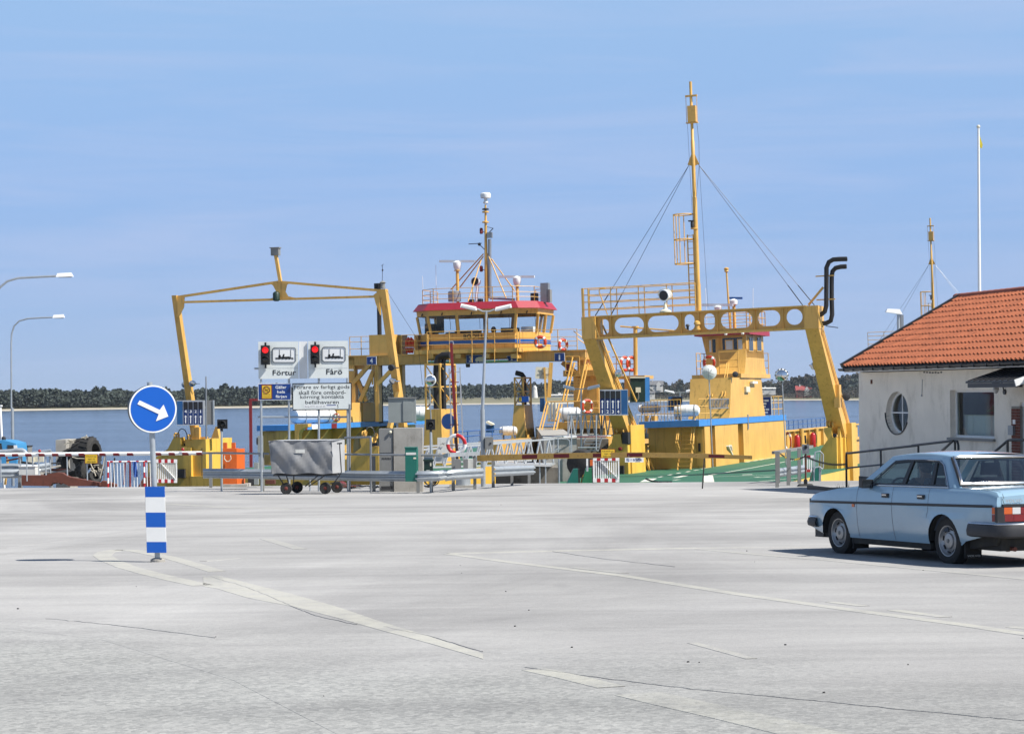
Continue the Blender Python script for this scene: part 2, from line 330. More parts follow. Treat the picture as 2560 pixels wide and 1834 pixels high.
# ------------------------------------------------------------------ ground
def ground_mat():
    m = bpy.data.materials.new('asphalt'); m.use_nodes = True; nt = m.node_tree; b = nt.nodes['Principled BSDF']; L = nt.links.new
    t = nd(nt, 'ShaderNodeTexCoord')
    def noise(sc, scale, det, ro, dist=0):
        mp_ = nd(nt, 'ShaderNodeMapping'); mp_.inputs['Scale'].default_value = sc; mp_.inputs['Rotation'].default_value = (0, 0, R_(-14)); L(t.outputs['Object'], mp_.inputs['Vector'])
        n = nd(nt, 'ShaderNodeTexNoise', Scale=scale, Detail=det, Roughness=ro, Distortion=dist); L(mp_.outputs[0], n.inputs['Vector']); return n.outputs['Fac']
    def ramp(f, a, bb, c0, c1):
        r = nd(nt, 'ShaderNodeValToRGB'); r.color_ramp.elements[0].position = a; r.color_ramp.elements[1].position = bb
        r.color_ramp.elements[0].color = c0 + (1,); r.color_ramp.elements[1].color = c1 + (1,); L(f, r.inputs['Fac']); return r.outputs[0]
    def mul(a, bb, fac=1.0):
        x = nd(nt, 'ShaderNodeMix', data_type='RGBA', blend_type='MULTIPLY'); x.inputs['Factor'].default_value = fac; L(a, x.inputs['A']); L(bb, x.inputs['B']); return x.outputs['Result']
    dust = ramp(noise((1, .55, 1), .10, 6, .62, 1.2), .36, .66, (.250, .245, .238), (.385, .378, .367))     # swept and dusty bands
    streak = ramp(noise((.25, 1.4, 1), .55, 5, .6, .5), .30, .72, (.84, .84, .845), (1.16, 1.16, 1.155))    # wheel tracks along the lot
    c = mul(dust, streak)
    c = mul(c, ramp(noise((1, 1, 1), .6, 6, .7), .28, .75, (.93, .93, .935), (1.06, 1.06, 1.055)))
    c = mul(c, ramp(noise((1, .6, 1), 1.1, 4, .6, .3), .64, .74, (1, 1, 1), (.90, .90, .905)))      # oil stains
    # coarser bare stone chips in an older patch of the surface towards the camera
    fine = nd(nt, 'ShaderNodeTexVoronoi'); fine.inputs['Scale'].default_value = 26; L(t.outputs['Object'], fine.inputs['Vector'])
    chips = ramp(fine.outputs['Color'], .05, .95, (.55, .56, .57), (1.35, 1.34, 1.32))
    grain = ramp(noise((1, 1, 1), 45, 3, .7), .30, .72, (.70, .70, .71), (1.22, 1.22, 1.22))
    sx = nd(nt, 'ShaderNodeSeparateXYZ'); L(t.outputs['Object'], sx.inputs[0])
    k = nd(nt, 'ShaderNodeMath', operation='MULTIPLY_ADD'); k.inputs[1].default_value = .62; L(sx.outputs['X'], k.inputs[0]); L(sx.outputs['Y'], k.inputs[2])
    wob = nd(nt, 'ShaderNodeMath', operation='MULTIPLY_ADD'); wob.inputs[1].default_value = 7.0; L(noise((1, 1, 1), .35, 4, .6), wob.inputs[0]); L(k.outputs[0], wob.inputs[2])
    old = nd(nt, 'ShaderNodeMapRange'); old.inputs['From Min'].default_value = 16.5; old.inputs['From Max'].default_value = 20.5; old.inputs['To Min'].default_value = 1; old.inputs['To Max'].default_value = 0; L(wob.outputs[0], old.inputs['Value'])
    g2 = mul(mul(c, chips, .55), grain, .6)
    g2b = nd(nt, 'ShaderNodeMix', data_type='RGBA', blend_type='MULTIPLY'); g2b.inputs['Factor'].default_value = 1; L(g2, g2b.inputs['A']); g2b.inputs['B'].default_value = (.92, .94, .93, 1)
    c1 = mul(mul(c, grain, .35), chips, .12)
    mx_ = nd(nt, 'ShaderNodeMix', data_type='RGBA'); L(old.outputs[0], mx_.inputs['Factor']); L(c1, mx_.inputs['A']); L(g2b.outputs['Result'], mx_.inputs['B'])
    L(mx_.outputs['Result'], b.inputs['Base Color']); b.inputs['Roughness'].default_value = .92; b.inputs['Specular IOR Level'].default_value = .25
    bp = nd(nt, 'ShaderNodeBump', Strength=.35, Distance=.012); n = noise((1, 1, 1), 55, 3, .6); L(n, bp.inputs['Height']); L(bp.outputs[0], b.inputs['Normal'])
    M['asphalt'] = m
    p = m.copy(); p.name = 'worn_paint'; nt = p.node_tree; b = nt.nodes['Principled BSDF']; L = nt.links.new
    src = b.inputs['Base Color'].links[0].from_socket
    t = [n for n in nt.nodes if n.type == 'TEX_COORD'][0]
    n1 = nd(nt, 'ShaderNodeTexNoise', Scale=2.6, Detail=9.0, Roughness=.8); L(t.outputs['Object'], n1.inputs['Vector'])
    r = nd(nt, 'ShaderNodeValToRGB'); r.color_ramp.elements[0].position = .34; r.color_ramp.elements[1].position = .58
    r.color_ramp.elements[0].color = (.06, .06, .06, 1); r.color_ramp.elements[1].color = (.56, .56, .56, 1); L(n1.outputs['Fac'], r.inputs['Fac'])
    x = nd(nt, 'ShaderNodeMix', data_type='RGBA'); L(r.outputs[0], x.inputs['Factor']); L(src, x.inputs['A']); x.inputs['B'].default_value = (.44, .43, .365, 1)
    L(x.outputs['Result'], b.inputs['Base Color']); M['worn_paint'] = p
    q = p.copy(); q.name = 'faded_paint'
    for n in q.node_tree.nodes:
        if n.type == 'VALTORGB' and abs(n.color_ramp.elements[0].position - .34) < .001: n.color_ramp.elements[0].color = (0, 0, 0, 1); n.color_ramp.elements[1].color = (.30, .30, .30, 1)
    M['faded_paint'] = q
    q = p.copy(); q.name = 'crack'
    for n in q.node_tree.nodes:
        if n.type == 'VALTORGB' and abs(n.color_ramp.elements[0].position - .34) < .001: n.color_ramp.elements[0].color = (0, 0, 0, 1); n.color_ramp.elements[1].color = (.5, .5, .5, 1); n.color_ramp.elements[0].position = .42
        if n.type == 'MIX' and n.blend_type == 'MIX' and abs(n.inputs['B'].default_value[0] - .44) < .001: n.inputs['B'].default_value = (.12, .12, .124, 1)
    M['crack'] = q
    q = q.copy(); q.name = 'tyre_mark'
    for n in q.node_tree.nodes:
        if n.type == 'VALTORGB' and abs(n.color_ramp.elements[0].position - .42) < .001: n.color_ramp.elements[1].color = (.10, .10, .10, 1)
    M['tyre_mark'] = q
ground_mat()
ys = [-30, 0, 10, 20, 30, 40, 50, 60, 68, CREST, CREST + 1.5, CREST + 3, CREST + 6, 90]
g = MB(); g.sheet([[Vector((x, y, gz(y))) for x in (-160, -40, -14, -7, 0, 7, 14, 40, 160)] for y in ys])
ground = struct(g.build('ground', 'asphalt', angle=80))
mb = MB(); mb.box(-160, 160, 89.8, 91.5, -9, -2.4); struct(mb.build('quay_wall', 'concrete_dark'))

def ribbon(pts, w, dz=.003, wend=None):
    P = [G(*p, dz) for p in pts]; mb = MB(); rows = []
    for i, p in enumerate(P):
        d = (P[min(i + 1, len(P) - 1)] - P[max(i - 1, 0)]); n = Vector((-d.y, d.x, 0)).normalized()
        ww = w if wend is None else w + (wend - w) * i / (len(P) - 1)
        a, b = p + n * ww / 2, p - n * ww / 2; a.z = gz(a.y) + dz; b.z = gz(b.y) + dz; rows.append([a + n * .004 - Vector((0, 0, dz + .002)), a, b, b - n * .004 - Vector((0, 0, dz + .002))])     # bevelled edges reach the ground
    mb.sheet(rows); return mb
def dense(pts, n=6):
    o = []
    for a, b in zip(pts[:-1], pts[1:]): o += [(a[0] + (b[0] - a[0]) * i / n, a[1] + (b[1] - a[1]) * i / n) for i in range(n)]
    return o + [pts[-1]]
def marking(pts, w, m='worn_paint', dz=.003, wend=None, name='road_marking'): return struct(ribbon(dense(pts), w, dz, wend).build(name, m))
lower = [qv(*p) for p in [(520, 308), (470, 318), (452, 332), (480, 352), (560, 384), (660, 412), (780, 440), (900, 466)]]
upper = [qv(*p) for p in [(520, 308), (600, 312), (680, 328), (760, 344), (850, 370), (960, 404)]]
marking(lower, .26); marking(upper, .22)
up2 = dense([qv(*p) for p in [(900, 425), (960, 420), (1100, 455), (1300, 505), (1500, 562), (1700, 630), (1900, 690), (2140, 768)]], 4)
lo2 = dense([qv(*p) for p in [(900, 470), (960, 480), (1100, 522), (1300, 560), (1500, 612), (1700, 668), (1900, 722), (2140, 792)]], 4)
mb = MB(); mb.sheet([[G(*a, -.002), G(a[0], a[1] + .3, .003), G(b[0], b[1] - .3, .003), G(*b, -.002)] for a, b in zip(up2, lo2)]); struct(mb.build('road_marking', 'worn_paint'))
W_ = lambda pts, w, m='worn_paint', **k: marking([qw(*p) for p in pts], w, m, **k)
W_([(-280, 326), (0, 364), (500, 424), (1000, 504), (1500, 574), (2000, 640), (2400, 700)], .17)
W_([(-280, 324), (0, 317), (400, 308), (820, 300)], .26); W_([(820, 300), (1320, 295)], .15, 'faded_paint')
W_([(830, 305), (1100, 330), (1400, 354), (2400, 450)], .16, 'faded_paint')
W_([(1410, 539), (1560, 557)], .12); W_([(1690, 575), (1920, 606)], .14); W_([(2210, 649), (2400, 668)], .13)
W_([(100, 838), (260, 872), (440, 916)], .20); W_([(800, 720), (920, 752), (1060, 790)], .09, 'faded_paint')
W_([(560, 945), (700, 978), (1000, 1045), (1400, 1140)], .34, 'faded_paint'); W_([(270, 386), (500, 412)], .10, 'faded_paint')
V_ = lambda pts, w, m='worn_paint', **k: marking([qv(*p) for p in pts], w, m, **k)
V_([(730, 104), (1000, 120), (1300, 128)], .5, 'faded_paint'); V_([(1180, 260), (1330, 305)], .2, 'faded_paint'); V_([(900, 358), (1050, 345)], .12, 'faded_paint')
def crack(pts, w=.016):
    pts = [(x + random.uniform(-1.5, 1.5), y + random.uniform(-.8, .8)) for x, y in dense(pts, 14)]; return struct(ribbon(pts, w, .0045).build('surface_crack', 'crack'))
crack([qv(*p) for p in [(935, 428), (1080, 470), (1160, 500), (1300, 560), (1400, 600), (1580, 640)]], .012)
crack([qv(*p) for p in [(200, 612), (500, 640), (950, 697)]], .005)
crack([qw(*p) for p in [(60, 828), (400, 876), (800, 925), (1300, 972), (1800, 1022), (2300, 1068)]], .006)
crack([qv(*p) for p in [(1700, 648), (1900, 690), (2140, 760)]], .007); crack([qw(*p) for p in [(160, 312), (420, 350), (720, 382)]], .009)
for pts in ([(0, 300), (400, 250), (900, 180), (1500, 150), (2268, 150)], [(0, 330), (420, 278), (920, 200), (1520, 168), (2268, 166)], [(-40, 640), (500, 700), (1100, 880), (1600, 1130)]): V_(pts, .22, 'tyre_mark', dz=.0016, name='tyre_mark')
mb = MB()
for i in range(26):
    p = G(random.uniform(0, 2560), random.uniform(1260, 1830), .0); r = random.uniform(.005, .014)
    mb.ball(p + Vector((0, 0, r * .4)), r, r * random.uniform(.6, 1.2), r * .6, 6, 4)
o = mb.build('loose_gravel', 'dark'); o['kind'] = 'stuff'; tag(o, 'scattered small dark stones on the grey asphalt', 'gravel')

# ------------------------------------------------------------------ water, far shore, wood
ZW = -3.6
def water_mat():
    m = bpy.data.materials.new('water'); m.use_nodes = True; nt = m.node_tree; b = nt.nodes['Principled BSDF']; L = nt.links.new
    b.inputs['Base Color'].default_value = (.03, .05, .085, 1); b.inputs['Roughness'].default_value = .12; b.inputs['IOR'].default_value = 1.33
    t = nd(nt, 'ShaderNodeTexCoord'); mp_ = nd(nt, 'ShaderNodeMapping'); mp_.inputs['Scale'].default_value = (.35, 1, 1); L(t.outputs['Object'], mp_.inputs['Vector'])
    nA = nd(nt, 'ShaderNodeTexNoise', Scale=.9, Detail=6.0, Roughness=.6); L(mp_.outputs[0], nA.inputs['Vector'])
    nB = nd(nt, 'ShaderNodeTexNoise', Scale=.11, Detail=5.0, Roughness=.65); L(mp_.outputs[0], nB.inputs['Vector'])
    n = nd(nt, 'ShaderNodeMath', operation='MULTIPLY_ADD'); n.inputs[1].default_value = 2.2; L(nB.outputs['Fac'], n.inputs[0]); L(nA.outputs['Fac'], n.inputs[2])
    mp2 = nd(nt, 'ShaderNodeMapping'); mp2.inputs['Scale'].default_value = (.012, .03, 1); L(t.outputs['Object'], mp2.inputs['Vector'])
    n2 = nd(nt, 'ShaderNodeTexNoise', Scale=1.0, Detail=4.0); L(mp2.outputs[0], n2.inputs['Vector'])
    r2 = nd(nt, 'ShaderNodeMapRange'); r2.inputs['From Min'].default_value = .35; r2.inputs['From Max'].default_value = .65; r2.inputs['To Min'].default_value = .45; r2.inputs['To Max'].default_value = .95; L(n2.outputs['Fac'], r2.inputs['Value'])
    bp = nd(nt, 'ShaderNodeBump', Distance=.42); L(r2.outputs[0], bp.inputs['Strength']); L(n.outputs[0], bp.inputs['Height']); L(bp.outputs[0], b.inputs['Normal']); M['water'] = m
water_mat()
mb = MB(); mb.sheet([[Vector((x, y, ZW)) for x in (-6000, -400, 400, 6000)] for y in (88, 400, 1500, 9000)]); struct(mb.build('water', 'water'))
def interp(tab, x):
    for (a, b), (c, d) in zip(tab[:-1], tab[1:]):
        if x <= c: return b + (d - b) * (x - a) / (c - a)
    return tab[-1][1]
SHORE = [(-400, 1029), (0, 1027), (320, 1022.5), (640, 1019), (1000, 1013), (1180, 1011), (1400, 1009), (1600, 1004), (1960, 1000.5), (2150, 1000), (2960, 994)]
def shoreY(px): r = ray(px, interp(SHORE, px)); return (ZW - EZ) / r.z
MEADOW = [(-400, 12), (700, 12), (1000, 40), (1130, 150), (1420, 160), (1560, 60), (2000, 40), (2960, 40)]
def land_z(d, px):
    md = interp(MEADOW, px)
    return ZW + (.1 if d <= 0 else .1 + min(d, 12) / 12 * .7 + min(max(0, d - 12), 110) * .022)
cols = list(range(-400, 2961, 40)); ds = [-4, 0, 6, 12, 30, 60, 100, 160, 260, 420]
def land_pt(px, d):
    Y = shoreY(px) + d; return Vector((ray(px, 1000).x * Y, Y, land_z(d, px) if d > -1 else ZW - .6))
mb = MB(); mb.sheet([[land_pt(px, d) for px in cols] for d in ds[2:]]); struct(mb.build('far_shore', 'grass_dry'))
mb = MB(); mb.sheet([[land_pt(px, d) + Vector((0, 0, .02 if d > 5 else 0)) for px in cols] for d in (-4, 0, 6, 9)]); struct(mb.build('beach', 'sand'))
def leaf_tree(kind):
    vs = []; fs = []; n = 74 if kind < 2 else 46
    for i in range(n):
        if kind == 0: t = random.random() ** .8; r = (1 - t) * .30 + .05; z = .10 + t * .9; q = .075
        elif kind == 1: t = random.random(); r = .30 * math.sin(math.pi * min(1, t * .9 + .12)) ** .6; z = .25 + t * .75; q = .085
        else: t = random.random(); r = .34 * math.sin(math.pi * (t * .9 + .08)) ** .5; z = .15 + t * .85; q = .045
        a = random.uniform(0, 6.283); rr = r * math.sqrt(random.random()); c = Vector((rr * math.cos(a), rr * math.sin(a), z))
        d = Vector((random.gauss(0, 1), random.gauss(0, 1), random.gauss(0, .6))).normalized(); e = d.orthogonal().normalized() * q * random.uniform(.7, 1.4); f = d.cross(e).normalized() * q * random.uniform(.7, 1.4)
        b = len(vs); vs += [c - e, c + f, c + e * .9, c - f]; fs.append((b, b + 1, b + 2, b + 3))
    b = len(vs); w = .012 if kind < 2 else .02
    for z, k in ((0, 1.0), (.7, .5)): vs += [Vector((w * k, 0, z)), Vector((-w * .5 * k, w * .86 * k, z)), Vector((-w * .5 * k, -w * .86 * k, z))]
    fs += [(b, b + 1, b + 4, b + 3), (b + 1, b + 2, b + 5, b + 4), (b + 2, b, b + 3, b + 5)]
    return vs, fs
VAR = {k: [leaf_tree(k) for _ in range(5)] for k in (0, 1, 2)}
TOP = [(-400, 976), (0, 976), (120, 975), (200, 977), (300, 974), (420, 976), (520, 972), (640, 968), (900, 966), (1060, 965), (1180, 963), (1300, 961), (1400, 955), (1480, 957), (1560, 960), (1640, 962), (1700, 956), (1760, 958), (1900, 955), (1980, 946), (2040, 938), (2110, 940), (2160, 934), (2300, 940), (2960, 945)]
def wood(name, label, material, rng, rows, kinds, sink=0, topo=0, prob=1.0):
    vs = []; fs = []
    for d0, step in rows:
        px = rng[0]
        while px < rng[1]:
            px += step * random.uniform(.5, 1.5)
            if random.random() > prob: continue
            d = interp(MEADOW, px) + d0 + random.uniform(0, 14); b = land_pt(px, d); top = S(px, interp(TOP, px) + random.gauss(1.5, 2.8) + 1.6 * math.sin(px * .043) + 1.3 * math.sin(px * .117 + 1) + topo, b.y).z
            h = max(3.0, top - b.z) * random.uniform(.72, 1.05); wf = random.uniform(.8, 1.3) * max(1.0, 7.5 / h)
            tv, tf = random.choice(VAR[random.choice(kinds)]); a = random.uniform(0, 6.283); ca, sa = math.cos(a) * h * wf, math.sin(a) * h * wf; n = len(vs)
            vs += [(b.x + v.x * ca - v.y * sa, b.y + v.x * sa + v.y * ca, b.z + v.z * h) for v in tv]; fs += [[i + n for i in f] for f in tf]
    me = bpy.data.meshes.new(name); me.from_pydata(vs, [], fs); me.update(); me.materials.append(M[material])
    o = bpy.data.objects.new(name, me); COL.objects.link(o); o['kind'] = 'stuff'; return tag(o, label, 'wood')
wood('tall_pines', 'taller single pines standing above the far pine wood', 'foliage_dark', (-300, 1640), [(20, 70), (50, 60)], (1, 0), topo=-6)
mat('foliage_bare', (.085, .075, .058), .95, var=.4, scale=.05)
wood('pine_wood', 'dense dark pine wood lining the far shore', 'foliage_dark', (-300, 1640), [(0, 4.0), (8, 3.6), (18, 3.6), (34, 4), (60, 5)], (0, 1, 1))
wood('bare_wood', 'grey brown leafless trees behind the far houses', 'foliage_bare', (1560, 2760), [(10, 5), (40, 4.2), (80, 4.2), (120, 4.5)], (2, 2, 1))
wood('evergreen_wood', 'dark evergreens mixed into the leafless wood at right', 'foliage_dark', (1600, 2760), [(0, 12), (70, 9), (130, 8)], (1, 0), topo=4)
wood('shrub_belt', 'low brown scrub along the right far shore', 'foliage_bare', (1430, 2700), [(-25, 6), (-12, 6)], (2,), topo=32)
ORD = ['leftmost', 'second from left', 'third from left', 'fourth from left', 'fifth from left', 'fifth from right', 'fourth from right', 'third from right', 'second from right', 'rightmost']
for i, (px, py, s_) in enumerate(sorted([(1165, 997, 3.2), (1178, 998, 4.0), (1210, 1000, 3.0), (1228, 1000, 2.6), (1240, 998, 2.6), (1261, 996, 4.4), (1278, 997, 3.6), (1249, 995, 2.4), (1130, 996, 3.6), (1143, 998, 3.0)])):
    Y = shoreY(px) + random.uniform(60, 110); b = land_pt(px, Y - shoreY(px)); mb = MB(); tv, tf = VAR[1][i % 5]
    mb.add([b + Vector((v.x * s_ * 1.7, v.y * s_ * 1.7, v.z * s_ * 1.1)) for v in tv], tf)
    tag(mb.build('juniper_bush', 'foliage_dark', loc=b, smooth=False), 'dark juniper bush on the far grassy shore, %s of ten' % ORD[i], 'bush', 'junipers on the far meadow')
def far_house(name, label, px, py, w, hgt, roofh, Yd, wallm, roofm, gable=True):
    Y = shoreY(px) + Yd; c = S(px, py, Y); t = thing(name, label, 'house', c); d = w * .55
    mb = MB(); mb.box(c.x - w / 2, c.x + w / 2, c.y, c.y + d, c.z - 3, c.z + hgt); mb.build('wall', wallm, t)
    mb = MB(); e = .4; z = c.z + hgt + .01
    mb.prism([(c.x - w / 2 - e, c.y - e, z), (c.x - w / 2 - e, c.y + d + e, z), (c.x - w / 2 - e, c.y + d / 2, z + roofh)], (w + 2 * e, 0, 0)); rf = mb.build('roof', roofm, t)
    mb = MB(); mb.box(c.x - w * .28, c.x - w * .20, c.y + d * .4, c.y + d * .55, z + roofh * .6, z + roofh + .9); mb.build('chimney', 'house_white', rf)
    if gable:
        g0 = c.x + w * .02; mb = MB(); mb.prism([(g0, c.y - .5, c.z - 2), (g0 + w * .34, c.y - .5, c.z - 2), (g0 + w * .34, c.y - .5, z + roofh * .1), (g0 + w * .17, c.y - .5, z + roofh * .85), (g0, c.y - .5, z + roofh * .1)], (0, d * .4, 0)); mb.build('gable_front', 'house_white', t)
    n = max(2, int(w / 3))
    for i in range(n):
        x = c.x - w / 2 + (i + .5) * w / n; mb = MB(); mb.box(x - .45, x + .45, c.y - .56, c.y - .52 + .04, c.z + hgt * .35, c.z + hgt * .8); mb.build('window', 'dark', t)
    return t
far_house('red_house', 'red house with red roof and white gable on far right shore', 2010, 982, 9.5, 1.6, 2.9, 40, 'house_red', 'house_red')
far_house('villa', 'pale villa with dark roof and white gable on far hillside', 1640, 968, 9.0, 1.6, 2.6, 60, 'house_white', 'roof_grey')
far_house('cottage', 'small white far cottage below the pale villa', 1629, 986, 4.0, 1.0, 1.1, 30, 'house_white', 'roof_grey', False)
far_house('shed', 'long low white shed on the far shore beside the right ferry wheelhouse', 1922, 975, 8.5, 1.0, .7, 30, 'house_white', 'house_white', False)
far_house('barn', 'low grey far barn beyond the ferry stairs', 1395, 981, 13, 1.4, .8, 170, 'house_white', 'roof_grey', False)
far_house('longhouse', 'long pale roof low in the far meadow by the wood edge', 1420, 990, 20, .6, .6, 120, 'house_white', 'house_white', False)
Y = shoreY(1337) + 130; c = S(1337, 985, Y); t = thing('windmill', 'pale stone windmill stump on the far meadow', 'windmill', c)
mb = MB(); mb.lathe([(1.9, -3), (1.6, 0), (1.15, 4.2), (.5, 5.2)], c, n=12); mb.build('tower', 'house_white', t)
mb = MB(); mb.bar(c + Vector((-2.2, -1.6, 2)), c + Vector((1.2, -1.6, 9)), .15); mb.bar(c + Vector((-2.8, -1.6, 6.5)), c + Vector((2, -1.6, 4)), .15); mb.build('sails', 'grey_steel', t)
# ------------------------------------------------------------------ ferries
FA = Frame((-10.56, 94.5, -1.92), 17, .6)
FB = Frame((8.05, 89.7, -1.92), 19, 1.6)
mat('pane', (.02, .025, .03), .06, var=.2, spec=.7)
mat('paper', (.62, .66, .68), .6, var=.05)
def railing(pts, hs, step=1.2, r=.022, rp=.026, ends=True):
    mb = MB(); pts = [Vector(p) for p in pts]
    for h in hs:
        for a, b in zip(pts[:-1], pts[1:]): mb.tube(a + Vector((0, 0, h)), b + Vector((0, 0, h)), r, n=6)
    for a, b in zip(pts[:-1], pts[1:]):
        n = max(1, round((b - a).length / step))
        for i in range(n + 1):
            p = a + (b - a) * i / n; mb.tube(p, p + Vector((0, 0, max(hs))), rp, n=6)
    return mb
def oval(x0, z0, x1, z1, n=6):
    w, h = x1 - x0, z1 - z0; r = min(w, h) / 2 * .98; o = []
    for cx, cz, a in ((x1 - r, z1 - r, 0), (x0 + r, z1 - r, 90), (x0 + r, z0 + r, 180), (x1 - r, z0 + r, 270)):
        o += [(cx + r * math.cos(R_(a + 90 * i / n)), cz + r * math.sin(R_(a + 90 * i / n))) for i in range(n + 1)]
    return o
def web(outer, holes, y, t):
    bm = bmesh.new()
    for loop in [outer] + holes:
        vs = [bm.verts.new((x, y, z)) for x, z in loop]
        for a, b in zip(vs, vs[1:] + vs[:1]): bm.edges.new((a, b))
    bmesh.ops.triangle_fill(bm, edges=bm.edges[:], use_beauty=True)
    r = bmesh.ops.extrude_face_region(bm, geom=bm.faces[:]); bmesh.ops.translate(bm, verts=[e for e in r['geom'] if isinstance(e, bmesh.types.BMVert)], vec=(0, t, 0))
    bm.verts.ensure_lookup_table(); mb = MB(); mb.add([v.co.copy() for v in bm.verts], [[v.index for v in f.verts] for f in bm.faces]); bm.free(); return mb
def stairs(mb, b0, b1, t0, t1, n=11, w=.05, h=.16):      # stringers and treads
    b0, b1, t0, t1 = map(Vector, (b0, b1, t0, t1)); mb.bar(b0, t0, w, h); mb.bar(b1, t1, w, h)
    for i in range(1, n): a = b0 + (t0 - b0) * i / n; b = b1 + (t1 - b1) * i / n; mb.bar(a, b, .22, .035)
def lifering(name, label, c, ax, R=.30, r=.07, group='life rings on the ferries', frame=None):
    ax = Vector(ax); c = Vector(c)
    if frame: ax = frame.e1 * ax.x + frame.e2 * ax.y + frame.e3 * ax.z; c = frame.w(c)
    t = thing(name, label, 'life ring', c, group); mb = MB(); mb.torus(c, ax, R, r); mb.build('ring', 'orange_ring', t)
    for k in range(4): mb = MB(); mb.torus(c, ax, R, r * 1.07, 45 + 90 * k - 11, 45 + 90 * k + 11, n=4); mb.build('band', 'white_clean', t)
    mb = MB(); mb.torus(c, ax, R + r + .02, .012, n=24, m=5); mb.build('rope', 'rope', t); return t
def raft(label, c, ax, L=1.35, r=.30, frame=None):
    ax = Vector(ax); c = Vector(c)
    if frame: ax = frame.e1 * ax.x + frame.e2 * ax.y + frame.e3 * ax.z; c = frame.w(c)
    ax.normalize(); t = thing('life_raft', label, 'life raft', c - Vector((0, 0, r + .1)), 'life raft canisters')
    prof = [(r * .35, -L / 2), (r * .8, -L / 2 + .05), (r, -L / 2 + .18), (r, -.03), (r * 1.05, -.03), (r * 1.05, .03), (r, .03), (r, L / 2 - .18), (r * .8, L / 2 - .05), (r * .35, L / 2)]
    mb = MB(); mb.lathe(prof, c, ax, 18); mb.build('canister', 'raft_white', t)
    for k in (-.3, .3): mb = MB(); mb.lathe([(r * 1.02, k * L - .025), (r * 1.035, k * L - .025), (r * 1.035, k * L + .025), (r * 1.02, k * L + .025)], c, ax, 18); mb.build('strap', 'grey_steel', t)
    side = ax.cross(Vector((0, 0, 1))).normalized(); mb = MB()
    for k in (-.3, .3):
        for s_ in (-1, 1): mb.bar(c + ax * k * L + side * s_ * r * .9 - Vector((0, 0, r + .12)), c + ax * k * L + side * s_ * r * .8 - Vector((0, 0, r * .5)), .05)
        mb.bar(c + ax * k * L - side * r - Vector((0, 0, r + .1)), c + ax * k * L + side * r - Vector((0, 0, r + .1)), .06)
    mb.build('cradle', 'grey_steel', t); return t
def lamp_head(mb, c, d, r=.17, L=.2): mb.lathe([(r * .5, -L), (r * .9, -L * .6), (r, 0), (r * .88, .01)], c, d, 14)

# ============================== ferry B, on the right
B = FB; fb = thing('car_ferry', 'yellow car ferry with square wheelhouse tower and leaning gantry at right berth', 'ferry', FB.w((0, 0, -1.7)), 'car ferries at the berths')
P = lambda mb, name, m, **k: mb.build(name, m, fb, FB, **k)
def hx(q, x): return FB.h(q, 'x', x)
def hy(q, y): return FB.h(q, 'y', y)
def hz(q, z): return FB.h(q, 'z', z)
mb = MB(); mb.prism([(-5.6, -7, -1.7), (5.6, -7, -1.7), (5.6, 76, -1.7), (-5.6, 76, -1.7)], (0, 0, 1.62)); P(mb, 'hull', 'yellow_hull')
mb = MB(); mb.box(-5.5, 5.5, -9.5, 78, -.08, 0); deck = P(mb, 'deck', 'deck_green')
mb = MB(); mb.hexa([(-5, -12.5, -.45), (5, -12.5, -.45), (5, -9.5, -.3), (-5, -9.5, -.3)], [(-5, -12.5, -.42), (5, -12.5, -.42), (5, -9.5, -.03), (-5, -9.5, -.03)]); P(mb, 'ramp', 'grey_steel')
def dline(pts, w=.12):
    L = [hz(p, .005) for p in pts]; m = MB(); rows = []
    for i, p in enumerate(L):
        d = L[min(i + 1, len(L) - 1)] - L[max(0, i - 1)]; n = Vector((-d.y, d.x, 0)).normalized() * w / 2; rows.append([p + n, p - n])
    m.sheet(rows); return m.build('deck_line', 'deck_line', deck, FB)
dline([qg(300, 1360), qg(900, 1255), qg(1700, 1110)]); dline([qg(330, 1380), qg(1300, 1350), qg(1700, 1335)]); dline([qg(950, 1462), qg(1700, 1388)])
dline([qg(300, 1362), qg(318, 1468)], .40)
for x, y in ((120, 1280), (235, 1257), (900, 1155), (1010, 1138), (1105, 1123), (1195, 1108), (1290, 1095)): dline([qg(x - 35, y + 6), qg(x + 35, y - 6)], .13)
for x, y in ((1620, 1380), (1760, 1350), (1890, 1325), (2030, 1303)): dline([qe(x - 25, y + 6), qe(x + 25, y - 6)], .14)
dline([qe(1840, 1393), qe(1985, 1363)], .30); dline([qe(1390, 1455), qe(1490, 1405)], .45); dline([qe(1815, 1430), qe(1895, 1420)], .2)
dline([qg(810, 1350), qg(960, 1345)], .5); dline([qg(1000, 1388), qg(1080, 1384)], .4); dline([qg(1140, 1384), qg(1220, 1378)], .4)
mb = MB(); mb.path([hz(qe(1400, 1405), .03), hz(qe(1480, 1440), .03), hz(qe(1600, 1455), .03), hz(qe(1790, 1453), .03)], .03, 6); P(mb, 'hose', 'black')
# --- near gantry
def beam_rect(f, x0, y0, x1, y1):
    a, b = hy(f(x0, y1), 0), hy(f(x1, y0), 0); return a.x, a.z, b.x, b.z
holes = [beam_rect(ql, 597, 460, 715, 695), beam_rect(ql, 808, 425, 1238, 685), beam_rect(ql, 1305, 398, 1755, 658), beam_rect(ql, 1855, 385, 1995, 632), beam_rect(qi, 595, 368, 745, 620), beam_rect(qi, 845, 345, 1305, 605), beam_rect(qi, 1395, 315, 1722, 572), beam_rect(qi, 1825, 298, 2055, 552)]
holes = [(a, min(b, d) , c, max(b, d)) for a, b, c, d in holes]
bm_ = web([(-4.7, 6.15), (4.95, 6.15), (4.95, 7.02), (-4.7, 7.02)], [oval(a, max(b, 6.22), c, min(d, 6.95)) for a, b, c, d in holes], 0.10, .05)
gan = P(bm_, 'gantry_beam', 'yellow', angle=50)
